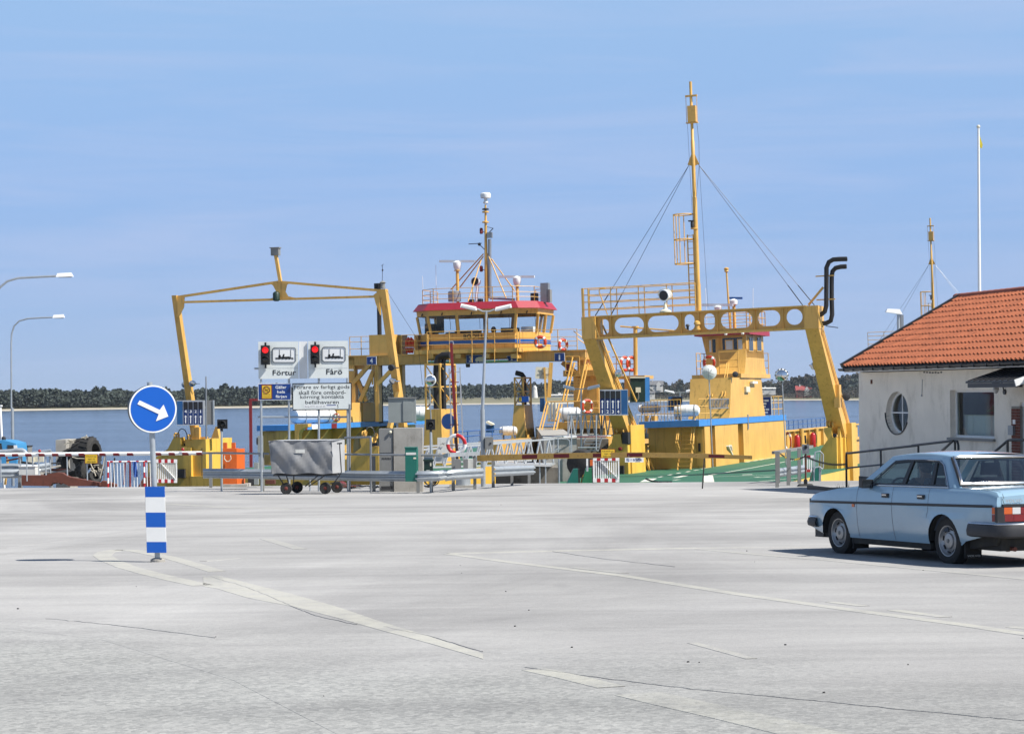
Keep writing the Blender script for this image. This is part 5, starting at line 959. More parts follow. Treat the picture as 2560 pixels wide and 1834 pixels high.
# lower deck of the stair block: railing, stairs, brown dark recess
mb = MB()
for p0, p1 in (((1110, 1455), (1890, 1445)), ((1290, 1560), (1890, 1550))): mb.tube(ay_(qk(*p0), 20), ay_(qk(*p1), 20), .03, n=6)
for x in (1120, 1425, 1640, 1680, 1800): mb.tube(ay_(qk(x, 1455), 20), ay_(qk(x, 1640), 20), .025, n=6)
A_(mb, 'railing', 'yellow_rail')
for p0, p1, p2 in (((1800, 840), (1950, 250), 0), ((1840, 840), (1985, 260), 0), ((2030, 780), (2140, 290), 0), ((2075, 780), (2180, 300), 0)): mb = MB(); mb.bar(ay_(qd(*p0), 17.5), ay_(qd(*p1), 19.8), .05, .07); A_(mb, 'stair_stringer', 'yellow_rail')
mb = MB()
for i in range(5): mb.bar(ay_(qd(1890 + i * 18, 780 - i * 60), 17.8 + i * .2), ay_(qd(2050 + i * 14, 780 - i * 60), 17.8 + i * .2), .22, .03)
A_(mb, 'stair_treads', 'yellow_rail')
a, b = ay_(qd(2110, 570), 20.2), ay_(qe(700, 620), 20.2); mb = MB(); mb.box(a.x, b.x, 20.2, 24, a.z - .35, a.z + .02); mb.box(a.x + .2, b.x, 21.5, 24, -.5, a.z - .3); A_(mb, 'stair_landing', 'yellow')
for x0, x1 in ((150, 250), (270, 640), (700, 940), (1380, 1430), (1480, 1530)): a, b = ay_(qe(x0, 600), 26), ay_(qe(x1, 760), 26); mb = MB(); mb.box(a.x, b.x, 26, 27, b.z - .2, a.z + .6); A_(mb, 'side_panel', 'yellow')
a, b = ay_(qd(1955, 275), 19.6), ay_(qd(2110, 560), 19.6); mb = MB()
for i in range(3): x = a.x + (b.x - a.x) * (i + .5) / 3; mb.tube((x, 19.6, b.z), (x, 19.6, a.z), (b.x - a.x) / 7.5, n=10)
gb = A_(mb, 'gas_cylinders', 'cream')
a, b = ay_(qd(1855, 205), 19.9), ay_(qd(1925, 410), 19.9); mb = MB(); mb.box(a.x, b.x, 19.8, 20.3, b.z, a.z); A_(mb, 'blue_cabinet', 'blue_box')
# right wing with spare rings: post and railing behind the leaning leg
YW = 27
mb = MB(); mb.tube(ay_(ql(1128, 1300), YW), ay_(ql(1125, 580), YW), .12, n=10); mb.lathe([(.18, -.05), (.18, .05)], ay_(ql(1126, 580), YW), n=10); wp = A_(mb, 'wing_post', 'yellow')
mb = MB(); mb.tube(ay_(ql(900, 570), YW), ay_(ql(1126, 590), YW), .05, n=6); mb.tube(ay_(ql(1126, 590), YW), ay_(ql(1750, 640), YW), .05, n=6); A_(mb, 'wing_arm', 'yellow', wp)
mb = MB()
for y in (1035, 1135, 1240): mb.tube(ay_(ql(780, y - 8), YW), ay_(ql(1130, y), YW), .025, n=6)
for x in (840, 930, 1040): mb.tube(ay_(ql(x, 1035), YW), ay_(ql(x, 1300), YW), .025, n=6)
A_(mb, 'wing_railing', 'yellow_rail', wp)
a, b = ay_(ql(880, 1310), YW), ay_(ql(1275, 1350), YW); mb = MB(); mb.box(a.x, b.x, YW - .2, YW + 2, b.z, a.z); mb.box(a.x + .3, b.x - .6, YW, YW + 2, b.z - 1.2, b.z); A_(mb, 'wing_platform', 'yellow', wp)
# things hung on ferry A
lifering('life_ring', 'orange life ring on the bridge railing right of the ship name', ay_(qk(1020, 565), YB - .75), (.1, -1, 0), .27, .085, frame=FA)
lifering('life_ring', 'dark orange life ring edge-on at the bridge railing end above plate 1', ay_(qk(1358, 605), YB - .2), (.8, -.6, 0), .27, .085, frame=FA)
lifering('life_ring', 'pink faded life ring on the lower railing beside the lane signal', ay_(qk(1722, 1525), 19.8), (.75, -.65, 0), .32, .07, frame=FA)
lifering('life_ring', 'small red ring on the left ferry casing above the blue edge', ay_(qc(958, 495), 14), (0, -1, 0), .17, .04, frame=FA)
for x, w_ in ((970, 'left'), (1065, 'right')): lifering('life_ring', 'red life ring on the wing railing, %s of the pair behind leaning leg' % w_, ay_(ql(x, 1128), YW - .15), (.85, -.5, 0), .36, .08, frame=FA)
for k, x in enumerate((1075, 1115)):
    c = FA.w(yb(qj, x, 620, .3)); t = thing('life_jacket', 'orange red life jacket hanging by the bridge, %s one' % ('left' if k == 0 else 'right'), 'life jacket', c - Vector((0, 0, .35)), 'life jackets by the bridge'); mb = MB(); mb.path([c + Vector((-.02, 0, -.42)), c + Vector((-.1, 0, -.1)), c + Vector((-.08, 0, .3)), c + Vector((.03, 0, .42)), c + Vector((.12, 0, .3)), c + Vector((.12, 0, -.1)), c + Vector((.06, 0, -.42))], .085, 7); mb.build('jacket_body', 'orange_ring', t); mb = MB(); mb.bar(c + Vector((-.15, -.09, -.1)), c + Vector((.18, -.09, -.1)), .02, .05); mb.build('strap', 'white', t)
raft('white life raft canister on the left ferry casing behind the warning sign', ax_(qc(610, 478), -5.9) + Vector((0, 0, .05)), (.35, 1, 0), 3.2, .42, frame=FA)
raft('white life raft canister end beside the grey signal box', ay_(qd(70, 440), 20), (1, .3, 0), 1.0, .40, frame=FA)
raft('white life raft canister left of the second exhaust tower', ay_(qd(1375, 695), 16), (1, .25, 0), .95, .24, frame=FA)
raft('white life raft canister below the yellow stairs at the lower railing', ay_(qe(270, 440), 19.5), (1, .2, 0), 1.2, .34, frame=FA)
c0 = ay_(qe(1450, 360), 22); raft('white boat-shaped life raft canister right of the leaning leg', c0, (1, .25, 0), 1.2, .22, frame=FA)
# the convex mirrors and signs standing on the ferries' decks come with the quay furniture
# ------------------------------------------------------------------ quay furniture
def V3(*a): return Vector(a)
def cyl(t, name, m, a, b, r, r2=None, n=10): mb = MB(); mb.tube(a, b, r, r2, n); return mb.build(name, m, t)
def ppath(t, name, m, pts, Y, r, n=8): mb = MB(); mb.path([S(*p, Y) for p in pts], r, n); return mb.build(name, m, t)
def pb(t, name, m, x0, y0, x1, y1, Y, dep, grow=0): mb = MB(); mb.pbox(x0, y0, x1, y1, Y, dep, grow); return mb.build(name, m, t)
def dep(px, py): return G(px, py).y
# --- keep-right sign with striped marker board
Ys = dep(391, 1404); base = GX(391, Ys); t = thing('road_sign', 'round blue keep-right sign with white arrow over a blue and white striped board', 'road sign', base)
top = S(383, 955, Ys + .1); cyl(t, 'post', 'galv', base + V3(0, .06, -.05), V3(base.x - .09, base.y + .06, top.z), .038, n=12)
mb = MB(); mb.lathe([(.10, 0), (.10, .03), (.06, .05)], base + V3(0, .06, 0), n=14); mb.build('post_base', 'concrete', t)
c = S(382, 1022, Ys); nrm = V3(.31, -.95, 0).normalized(); rt = V3(.95, .31, 0).normalized(); Rs = 59.5 / FPX * Ys
mb = MB(); mb.lathe([(Rs * .96, -.15), (Rs * 1.0, -.14), (Rs * 1.0, 0), (Rs * .985, .012)], c, nrm, 48); dk = mb.build('sign_case', 'black', t)
mb = MB(); mb.lathe([(Rs * 1.0, .0), (Rs * .995, .016), (Rs * .93, .016)], c, nrm, 48); mb.build('white_rim', 'white_clean', dk)
mb = MB(); mb.lathe([(Rs * .94, .015), (Rs * .93, .0185), (.01, .0186)], c, nrm, 48); mb.build('blue_face', 'sign_blue', dk)
def on(px, py): return c + rt * ((px - 381.5) / FPX * Ys / .95) + V3(0, 0, (1022 - py) / FPX * Ys) + nrm * .022
ar = [qt(*p) for p in ((875, 1000), (993, 1061), (1016, 1028), (1044, 1102), (970, 1131), (987, 1087), (862, 1023))]
mb = MB(); mb.prism([on(*p) for p in ar], nrm * .004); mb.build('arrow', 'white', dk)
y0, y1 = 1216, 1381
for i in range(5):
    ya, yb_ = y0 + (y1 - y0) * [0, .158, .39, .615, .835, 1][i], y0 + (y1 - y0) * [0, .158, .39, .615, .835, 1][i + 1]; xo = 362.5 + (ya - y0) * .028
    mb = MB(); a0, b0 = S(xo, ya, Ys - .05), S(xo + 48.5, yb_, Ys - .05); a1 = S(xo + .028 * (yb_ - ya), yb_, Ys - .05); b1 = S(xo + 48.5 - .028 * (yb_ - ya), ya, Ys - .05)
    mb.prism([a0, S(xo + 48.5, ya, Ys - .05), S(xo + 48.5 + .028 * (yb_ - ya), yb_, Ys - .05), a1], (0, .028, 0)); mb.build('stripe', 'sign_blue' if i % 2 == 0 else 'white', t)
mb = MB(); mb.prism([S(362, 1216, Ys - .02), S(411, 1216, Ys - .02), S(415.5, 1381, Ys - .02), S(367, 1381, Ys - .02)], (0, .03, 0)); mb.build('board_back', 'grey_steel', t)
# --- street lamps
def lamp_post(label, px, pyb, Yb, pytop, bend, head, Y, r=.06, ptop=None):
    b = GX(px, Yb); b.z = min(b.z, S(px, pyb, Y).z); t = thing('street_lamp', label, 'street lamp', V3(S(px, pyb, Y).x, Y, b.z), 'single arm street lamps')
    p0 = V3(S(px, pyb, Y).x, Y, b.z); z1 = S(px, 1020, Y).z; cyl(t, 'lower_pole', 'galv', p0, V3(p0.x, Y, z1), r * 1.25, r * 1.2, 12)
    pts = [V3(p0.x, Y, z1)] + [S(*q, Y) for q in bend]; mb = MB(); mb.path(pts, [r] + [r * .62] * (len(pts) - 1), 10); mb.build('arm', 'galv', t)
    x0, y0_, x1, y1_ = head; a, d = S(x0, y1_ - 1, Y), S(x1, y0_ + 2, Y); h = (y1_ - y0_) / FPX * Y
    mb = MB(); L = a.x; R = d.x; zc = (S(x0, y0_, Y).z + S(x0, y1_, Y).z) / 2
    mb.hexa([(L, Y - .12, zc - h * .4), (R, Y - .15, zc - h * .3), (R, Y + .15, zc - h * .3), (L, Y + .12, zc - h * .4)], [(L + .05, Y - .07, zc + h * .4), (R - .06, Y - .1, zc + h * .5), (R - .06, Y + .1, zc + h * .5), (L + .05, Y + .07, zc + h * .4)]); hd = mb.build('lamp_head', 'white_clean', t)
    mb = MB(); mb.box(L + .08, R - .05, Y - .1, Y + .1, zc - h * .5, zc - h * .36); mb.build('lens', 'lens_white', hd); return t
lamp_post('tall grey street lamp at the left edge, pole just outside the picture', -22, 1150, 72, 0, [(-22, 800), (-16, 745), (0, 718), (18, 703), (45, 695), (100, 692), (143, 690)], (141, 682, 182, 694), 68)
lamp_post('grey street lamp with curved arm at left by the blue truck', 31.5, 1105, 90, 0, [(28.5, 1018), (28, 860), (29, 835), (35, 815), (48, 802), (70, 796), (105, 794), (133, 793)], (132, 786, 161, 796), 95)
def twin_lamp(label, px, pyb, Y, ptop, heads, r, steps=None):
    b = S(px, pyb, Y); b.z = min(gz(Y) if Y < 90 else -2.4, b.z); b = V3(b.x, Y, b.z); t = thing('twin_street_lamp', label, 'street lamp', b, 'twin headed street lamps')
    if steps: zs_ = S(px, steps, Y).z; cyl(t, 'lower_pole', 'galv', b, V3(b.x, Y, zs_), r * 1.45, r * 1.35, 14); mb = MB(); mb.path([V3(b.x, Y, zs_), V3(S(*ptop, Y).x, Y, S(*ptop, Y).z)], [r, r * .6], 12); mb.build('upper_pole', 'galv', t)
    else: mb = MB(); mb.path([b, S(*ptop, Y)], [r, r * .7], 10); mb.build('pole', 'galv', t)
    for (x0, y0_, x1, y1_, s_) in heads:
        a, c_ = S(x0, y0_, Y), S(x1, y1_, Y); near = c_ if s_ < 0 else a
        inn, outr = (c_, a) if s_ < 0 else (a, c_); zi, zo = S(0, y1_ if s_ < 0 else y1_, Y), 0
        L, R = a.x, c_.x; h = (y1_ - y0_) / FPX * Y; zmid = (a.z + c_.z) / 2; tilt = h * .3
        zl, zr_ = (zmid + tilt, zmid - tilt * .6) if s_ < 0 else (zmid - tilt * .6, zmid + tilt); q = h * .28
        mb = MB(); mb.hexa([(L, Y - .14, zl - q), (R, Y - .14, zr_ - q), (R, Y + .14, zr_ - q), (L, Y + .14, zl - q)], [(L + .03, Y - .1, zl + q), (R - .03, Y - .1, zr_ + q), (R - .03, Y + .1, zr_ + q), (L + .03, Y + .1, zl + q)]); hd = mb.build('lamp_head', 'white_clean', t)
        mb = MB(); mb.hexa([(L + .05, Y - .155, zl - q * .9), (R - .05, Y - .155, zr_ - q * .9), (R - .05, Y - .12, zr_ - q * 1.3), (L + .05, Y - .12, zl - q * 1.3)], [(L + .05, Y - .15, zl + q * .1), (R - .05, Y - .15, zr_ + q * .1), (R - .05, Y + .1, zr_ - q * 1.2), (L + .05, Y + .1, zl - q * 1.2)]); mb.build('lens', 'lens_white', hd)
        ix = R if s_ < 0 else L; iz = zr_ if s_ < 0 else zl; tp = S(*ptop, Y); mb = MB(); mb.path([V3(ix, Y, iz), V3(ix + (tp.x - ix) * .6, Y, tp.z + .0), tp], r * .45, 8); mb.build('arm', 'galv', t)
    return t
twin_lamp('tall twin headed street lamp in front of the left ferry bridge', 1208, 1213, 69, (1216, 778), [(1151, 760, 1193, 777, -1), (1237, 761, 1280, 778, 1)], .055, 1023)
twin_lamp('lower twin street lamp in front of the yellow stairs', 1452, 1148, 92, (1453, 972), [(1407, 962, 1437, 976, -1), (1468, 961, 1500, 974, 1)], .05)
twin_lamp('distant grey twin street lamp left of the right ferry wheelhouse', 1700, 1060, 150, (1700, 981), [(1661, 974, 1686, 984, -1), (1714, 970, 1740, 982, 1)], .05)
# single lamp behind the building roof
t = thing('street_lamp', 'white headed street lamp rising behind the tiled roof', 'street lamp', V3(S(2246, 900, 80).x, 80, gz(80)), 'single arm street lamps')
cyl(t, 'pole', 'galv', V3(S(2246, 900, 80).x, 80, gz(80)), S(2246, 786, 80), .07, .06); mb = MB(); a = S(2214, 772, 80); d = S(2255, 786, 80); mb.hexa([(a.x, 79.86, a.z - .12), (d.x, 79.86, d.z), (d.x, 80.14, d.z), (a.x, 80.14, a.z - .12)], [(a.x + .05, 79.9, a.z), (d.x - .1, 79.9, d.z + .2), (d.x - .1, 80.1, d.z + .2), (a.x + .05, 80.1, a.z)]); mb.build('lamp_head', 'white_clean', t)
mb = MB(); e = S(2254, 800, 80.3); mb.box(e.x - .05, e.x + .06, 80.2, 80.4, e.z - .3, e.z + .2); mb.tube(V3(e.x, 80.3, -2), V3(e.x, 80.3, e.z), .04); mb.build('sensor_box', 'grey_steel', t)
# flagpole
t = thing('flagpole', 'tall white flagpole behind the tiled roof with a limp yellow flag', 'flagpole', V3(S(2449, 900, 72).x, 72, gz(72)))
cyl(t, 'pole', 'white_clean', V3(S(2449, 900, 72).x, 72, gz(72)), V3(S(2446, 320, 72).x, 72, S(2446, 320, 72).z), .075, .038, 14); mb = MB(); mb.ball(S(2446, 317, 72), .065); mb.build('finial', 'cream', t)
mb = MB(); mb.prism([S(2449, 338, 72), S(2453, 350, 72), S(2457, 362, 72), S(2455, 371, 72), S(2451, 369, 72), S(2449, 358, 72)], (0, .05, 0)); mb.build('pennant', 'flag_yellow', t)
# --- sign frame with signal boards
Yg = 65.0; t = thing('sign_frame', 'grey tube frame carrying the white signal boards and warning plates', 'sign frame', GX(760, Yg))
for x, x2 in ((652, 654), (722, 723), (797, 797), (868, 870)):
    b = GX(x2, Yg + .06); mb = MB(); mb.path([b, S(x, 860, Yg + .06)], .036, 10); mb.build('post', 'galv', t)
for y, xa, xb in ((1042, 645, 876), (921, 636, 648), (925, 866, 884)): mb = MB(); mb.tube(S(xa, y, Yg + .11), S(xb, y, Yg + .11), .03, n=8); mb.build('cross_tube', 'galv', t)
mb = MB(); mb.tube(GX(658, Yg + .5), S(657, 1130, Yg + .5), .04); mb.build('rear_post', 'cabinet_grey', t)
mb = MB(); mb.tube(GX(775, Yg + .5), S(775, 1150, Yg + .5), .025); mb.build('rear_post', 'galv', t)
def panel(name, label, x0, y0, x1, y1, m, group=None, d=.04, Y=Yg):
    tt = thing(name, label, 'sign', S((x0 + x1) / 2, y1, Y), group); pb(tt, 'panel', m, x0, y0, x1, y1, Y, d); return tt
def signal(par_label, cx, ytop, Y):
    """two-lamp traffic signal: red lit, lower lamp off"""
    s_ = thing('traffic_signal', par_label, 'traffic light', S(cx, ytop + 64, Y), 'red traffic signals on the boards')
    k = lambda x, y: (cx + x / 8.1, ytop + y / 8.1)
    a, b = k(-90, 60), k(88, 450); pb(s_, 'housing', 'black', *a, *b, Y - .22, .16); pb(s_, 'bracket', 'black', *k(-16, 0), *k(20, 62), Y - .15, .08); pb(s_, 'bracket', 'black', *k(-10, 448), *k(24, 520), Y - .15, .08)
    for dy, m in ((155, 'red_lens'), (345, 'dark_lens')):
        c_ = S(*k(2, dy), Y - .22); r = 68 / 8.1 / FPX * Y; mb = MB(); mb.lathe([(r, .0), (r * .9, .03), (r * .5, .045), (.005, .05)], c_, (0, -1, 0), 20); mb.build('lens', m, s_)
        mb = MB(); mb.torus(c_ + V3(0, -.02, 0), (0, -1, 0), r * 1.06, .012, n=24, m=5); n_ = 9
        arc = [c_ + V3(math.cos(R_(20 + 140 * i / n_)) * r * 1.12, 0, math.sin(R_(20 + 140 * i / n_)) * r * 1.12) for i in range(n_ + 1)]; mb.sheet([[p for p in arc], [p + V3(0, -.14, -.02) for p in arc]]); mb.build('visor', 'black', s_)
    return s_
def ferry_symbol(par, ox, oy, Y):      # a ferry silhouette inside a rounded frame; ox, oy are zoom coordinates of the frame's corner
    k = lambda x, y: S(*qm(ox + x, oy + y), Y)
    w, h = 470, 300; fr0 = [(30, 0), (440, 0), (470, 30), (470, 270), (440, 300), (30, 300), (0, 270), (0, 30)]
    mb = MB(); pts = [k(*p) for p in fr0]
    for a, b in zip(pts, pts[1:] + pts[:1]): mb.bar(a, b, .008, .028, up=(0, 1, 0))
    o = MB(); f2 = [k(x * .96 + 10, y * .94 + 8) for x, y in fr0]; o.prism(f2, (0, .004, 0)); pl_ = o.build('symbol_field', 'white_clean', par); mb.v = [v + V3(0, -.006, 0) for v in mb.v]; mb.build('symbol_frame', 'black', pl_)
    hull = [(55, 200), (120, 205), (125, 150), (165, 150), (168, 185), (200, 185), (215, 130), (245, 130), (235, 182), (345, 178), (360, 200), (420, 205), (425, 235), (400, 232), (375, 222), (345, 236), (310, 225), (275, 238), (240, 225), (205, 236), (170, 224), (135, 238), (100, 228), (75, 236)]
    o = MB(); o.prism([k(*p) - V3(0, .008, 0) for p in hull], (0, .004, 0)); 
    for x in (140, 368): o.pbox(*qm(ox + x - 4, oy + 42), *qm(ox + x + 5, oy + 200), Y - .008, .004)
    o.build('ferry_symbol', 'black', pl_)
p1 = panel('signal_board', 'white board with ferry symbol and the word Förtur', 646, 853.5, 746, 946.5, 'sign_white', 'white signal boards')
ferry_symbol(p1, 497, 314, Yg - .004); ptext('Förtur', 'black', p1, *qm(500, 765), *qm(972, 872), Yg - .006, bold=.01)
pm = panel('blank_board', 'plain white board strip between the two signal boards', 748, 853, 768.5, 946, 'white', None, .03, Yg + .06)
p2 = panel('signal_board', 'white board with ferry symbol and the word Fårö', 770.5, 852, 870, 945, 'sign_white', 'white signal boards')
ferry_symbol(p2, 1503, 300, Yg - .004); ptext('Fårö', 'black', p2, *qm(1585, 742), *qm(1910, 855), Yg - .006, bold=.01)
for par, x0, x1 in ((p1, 646, 746), (p2, 770.5, 870)):
    for y in (887, 920): pb(par, 'seam', 'grey_steel', x0 + 1, y, x1 - 1, y + .5, Yg - .002, .003)
signal('red traffic signal on the Förtur board', *qm(348, 208), Yg); signal('red traffic signal on the Fårö board', *qm(1355, 195), Yg)
p3 = panel('ferry_notice', 'blue plate with yellow no-smoking mark reading Gäller hela färjan', 645, 958, 728, 1000, 'white_clean'); pb(p3, 'blue_field', 'plate_blue', 646.5, 959.5, 726.5, 998.3, Yg - .004, .004)
pb(p3, 'mark_border', 'dark_red', *qm(272, 1062), *qm(490, 1352), Yg - .008, .003); pb(p3, 'mark_field', 'sign_yellow', *qm(285, 1078), *qm(472, 1340), Yg - .012, .003)
cc = S(*qm(377, 1165), Yg - .014); r = 68 / 8.1 / FPX * Yg; mb = MB(); mb.torus(cc, (0, 1, 0), r, .011, n=24, m=4); mb.bar(cc + V3(-r * .7, 0, r * .7), cc + V3(r * .7, 0, -r * .7), .006, .018, up=(0, 1, 0)); mb.bar(cc + V3(-r * .65, 0, -r * .35), cc + V3(r * .6, 0, r * .25), .006, .024, up=(0, 1, 0)); mb.build('no_smoking_mark', 'dark_red', p3)
ptext('Rökning', 'dark_red', p3, *qm(310, 1252), *qm(445, 1278), Yg - .014); ptext('förbjuden', 'dark_red', p3, *qm(298, 1298), *qm(462, 1325), Yg - .014)
for s_, a, b in (('Gäller', (555, 1080), (778, 1145)), ('hela', (590, 1178), (748, 1235)), ('färjan', (560, 1272), (785, 1345))): ptext(s_, 'white_clean', p3, *qm(*a), *qm(*b), Yg - .007, bold=.015)
p4 = panel('warning_board', 'white board with black border reading Förare av farligt gods', 731, 957, 879, 1025, 'black'); pb(p4, 'white_field', 'sign_white', 733, 959.5, 877, 1022.3, Yg - .004, .004)
for s_, a, b in (('Förare av farligt gods', (930, 1072), (2055, 1168)), ('skall före ombord-', (1028, 1178), (1978, 1262)), ('körning kontakta', (1060, 1270), (1942, 1365)), ('befälhavaren', (1160, 1378), (1840, 1452))): ptext(s_, 'black', p4, *qm(*a), *qm(*b), Yg - .006, bold=.006)
pb(p4, 'sticker', 'white_clean', *qm(1135, 1465), *qm(1790, 1535), Yg - .007, .002); ptext('Ring 0771 65 65 65', 'cabinet_grey', p4, *qm(1155, 1488), *qm(1565, 1525), Yg - .008); pb(p4, 'sticker_bar', 'plate_blue', *qm(1590, 1470), *qm(1780, 1488), Yg - .008, .002); ptext('5', 'black', p4, *qm(1805, 1470), *qm(1832, 1535), Yg - .006)
# --- covered cart
Yc = 61.6; t = thing('luggage_cart', 'small cart with grey tarpaulin cover and drawbar by the guard rail', 'cart', GX(765, Yc)); zg = gz(Yc)
x0, x1 = S(674, 1150, Yc).x, S(833, 1150, Yc).x; zt0, zb0_ = S(700, 1101, Yc).z, S(700, 1184, Yc).z
def bulge(u, v): return .06 * math.sin(u * 9 + v * 4) * math.sin(v * 3.1) + .045 * math.sin(u * 17 - v * 6) + .02 * math.sin(u * 31 + v * 11) - .05 * math.sin(math.pi * v) * (.4 + .6 * math.sin(math.pi * u))
nx, nz_ = 26, 10; mb = MB(); rows = []
for j in range(nz_ + 1):
    v = j / nz_; rows.append([V3(x0 + (x1 - x0) * i / nx + (.10 * (1 - v) * (1 - i / nx) - .03), Yc + bulge(i / nx, v) * .8, zb0_ + (zt0 - zb0_) * v + .02 * math.sin(i * .5) * (1 - v)) for i in range(nx + 1)])
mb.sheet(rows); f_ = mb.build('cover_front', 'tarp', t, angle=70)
xe = S(862, 1150, Yc + .9).x; mb = MB(); rows = []
for j in range(nz_ + 1):
    v = j / nz_; rows.append([V3(x1 - .03 + (xe - x1 + .03) * i / 8, Yc + bulge(1, v) * .8 * (1 - i / 8) + .9 * i / 8 + .02 * math.sin(i * 2.3 + v * 5), zb0_ + .0 + (zt0 - zb0_) * v) for i in range(9)])
mb.sheet(rows); mb.build('cover_end', 'tarp_sunlit', t, angle=70)
mb = MB(); mb.sheet([[V3(x0 + .02 + (x1 - x0) * i / 12, Yc - .02 + bulge(i / 12, 1) * .8, zt0) for i in range(13)], [V3(x0 + .35 + (xe - x0 - .35) * i / 12, Yc + .9, zt0 + .01) for i in range(13)]]); mb.build('cover_top', 'tarp_sunlit', t)
mb = MB(); mb.sheet([[V3(x0 + .05, Yc, zb0_), V3(x0 + .05, Yc, zt0)], [V3(x0 + .32, Yc + .9, zb0_), V3(x0 + .32, Yc + .9, zt0)]]); mb.sheet([[V3(x0 + .32, Yc + .9, zb0_), V3(x0 + .32, Yc + .9, zt0)], [V3(xe, Yc + .9, zb0_), V3(xe, Yc + .9, zt0)]]); mb.build('cover_back', 'tarp', t)
pb(t, 'label_patch', 'white_dirty', *qc(350, 972), *qc(490, 1026), Yc - .075, .004)
mb = MB(); mb.box(x0 + .1, x1 + .1, Yc + .05, Yc + .85, zb0_ - .07, zb0_ - .01); mb.build('chassis', 'dark', t)
mb = MB(); mb.tube(V3(S(706, 1, Yc).x, Yc + .1, zg + .20), V3(S(706, 1, Yc).x, Yc + .85, zg + .20), .03); mb.tube(V3(S(803, 1, Yc).x, Yc + .1, zg + .2), V3(S(803, 1, Yc).x, Yc + .85, zg + .2), .03)
for x in (695, 716, 735, 795, 812): mb.bar(S(x, 1188, Yc + .2), V3(S(x + (706 - x) * .5, 1, Yc).x, Yc + .2, zg + .22), .03)
mb.build('axle_frame', 'dark', t)
for px, yy in ((705, .12), (732, .85), (803, .12), (832, .85)):
    cw = V3(S(px, 1, Yc + yy).x, Yc + yy, zg + .175); mb = MB(); mb.lathe([(.10, -.05), (.15, -.055), (.175, -.03), (.175, .03), (.15, .055), (.10, .05)], cw, (0, 1, 0), 22); w_ = mb.build('wheel', 'tyre', t); mb = MB(); mb.lathe([(.105, .045), (.10, .035), (.03, .06), (.02, .065)], cw, (0, -1, 0), 16); mb.build('hub', 'wheel_red', w_)
mb = MB(); mb.path([S(*qc(*p), Yc - .12) for p in ((1010, 890), (1012, 960), (1035, 1310), (1000, 1370), (925, 1470))], .016, 8); mb.bar(S(*qc(970, 885), Yc - .12), S(*qc(1045, 880), Yc - .12), .03, .04); mb.bar(S(*qc(870, 1478), Yc - .1), S(*qc(1020, 1462), Yc - .1), .03, .03); mb.build('drawbar', 'black_metal', t)
# --- guard rails (steel W-beams)
WP = [(-.155, 0), (-.15, .025), (-.115, .035), (-.085, .08), (-.055, .08), (-.02, .015), (.02, .015), (.055, .08), (.085, .08), (.115, .035), (.15, .025), (.155, 0)]
def wbeam(pts, h=1.0):
    pts = [Vector(p) for p in pts]; rows = []
    for i, p in enumerate(pts):
        d = pts[min(i + 1, len(pts) - 1)] - pts[max(0, i - 1)]; n = V3(d.y, -d.x, 0).normalized()
        if n.y > 0: n = -n
        rows.append([p + V3(0, 0, z * h) + n * (o * 1.1) for z, o in WP])
    mb = MB(); mb.sheet(rows); m2 = [[q + V3(0, .006, 0) for q in r] for r in rows]; mb.sheet(m2); return mb
def guard(label, pts, posts, h=1.0, up=None):
    P_ = [S(*p[:2], p[2]) for p in pts]; c_ = P_[len(P_) // 2]; t = thing('guard_rail', label, 'guard rail', V3(c_.x, c_.y, gz(c_.y)), 'steel guard rails along the quay'); wbeam(P_, h).build('beam', 'galv', t, angle=50)
    for px, py, pt in posts:
        g_ = G(px, py); g_.y += .14; mb = MB(); mb.box(g_.x - .05, g_.x + .05, g_.y, g_.y + .10, gz(g_.y) - .02, S(px, pt, g_.y).z); mb.build('post', 'cabinet_grey', t)
    return t
guard('long grey guard rail behind the covered cart', [(508, 1183, 66), (560, 1183, 66), (700, 1185, 65), (900, 1189, 63), (1050, 1190, 61.5), (1095, 1189, 61.5), (1112, 1186, 62.5)], [(525, 1219, 1133), (655, 1223, 1135), (934, 1229, 1140), (1078, 1230, 1180)])
guard('short bright guard rail left of the tall twin lamp', [(1113, 1189, 62.6), (1130, 1186, 62.6), (1205, 1182, 66)], [(1133, 1227, 1140), (1187, 1223, 1140)], 1.05)
guard('guard rail segment right of the tall twin lamp', [(1232, 1178, 66.5), (1333, 1174, 71.5)], [(1233, 1218, 1145), (1280, 1213, 1165), (1323, 1208.5, 1168)], 1.05)
guard('short guard rail below the grey handrail near the gantry foot', [(1936, 1183, 71), (2010, 1172, 76)], [(1945, 1218, 1128), (1973, 1213, 1124), (2000, 1208, 1120)], 1.0)
# tube handrails
def handrail(label, segs, posts, m='grey_steel', r=.032, group='grey tube handrails'):
    a = S(*segs[0][0]); t = thing('handrail', label, 'handrail', V3(a.x, a.y, gz(a.y)), group)
    for sg_ in segs: mb = MB(); mb.path([S(*p) for p in sg_], r, 8); mb.build('rail', m, t)
    for px, pt, Y in posts: b = GX(px, Y); mb = MB(); mb.tube(b, S(px, pt, Y), r * 1.05, n=8); mb.build('post', m, t)
    return t
handrail('grey handrail from the striped boom to the cart', [[(505, 1132, 66.2), (570, 1132, 66), (672, 1134, 65.6)]], [])
handrail('grey handrail right of the cart in front of the yellow bow block', [[(862, 1135, 63.5), (930, 1136, 63), (1014, 1137, 62.6)], [(862, 1094, 64), (927, 1092, 63)]], [(927, 1092, 63), (874, 1010, 64.2)])
t = handrail('flat grey rail bent round above the short guard rail', [[(1052, 1137, 62.2), (1110, 1137, 62.2)]], []); mb = MB()
rail_pts = [S(1110, 1139, 62.0), S(1122, 1137, 61.8), S(1140, 1136, 62.2), S(1198, 1133, 66.4)]
for a, b in zip(rail_pts[:-1], rail_pts[1:]): mb.bar(a, b, .05, .12)
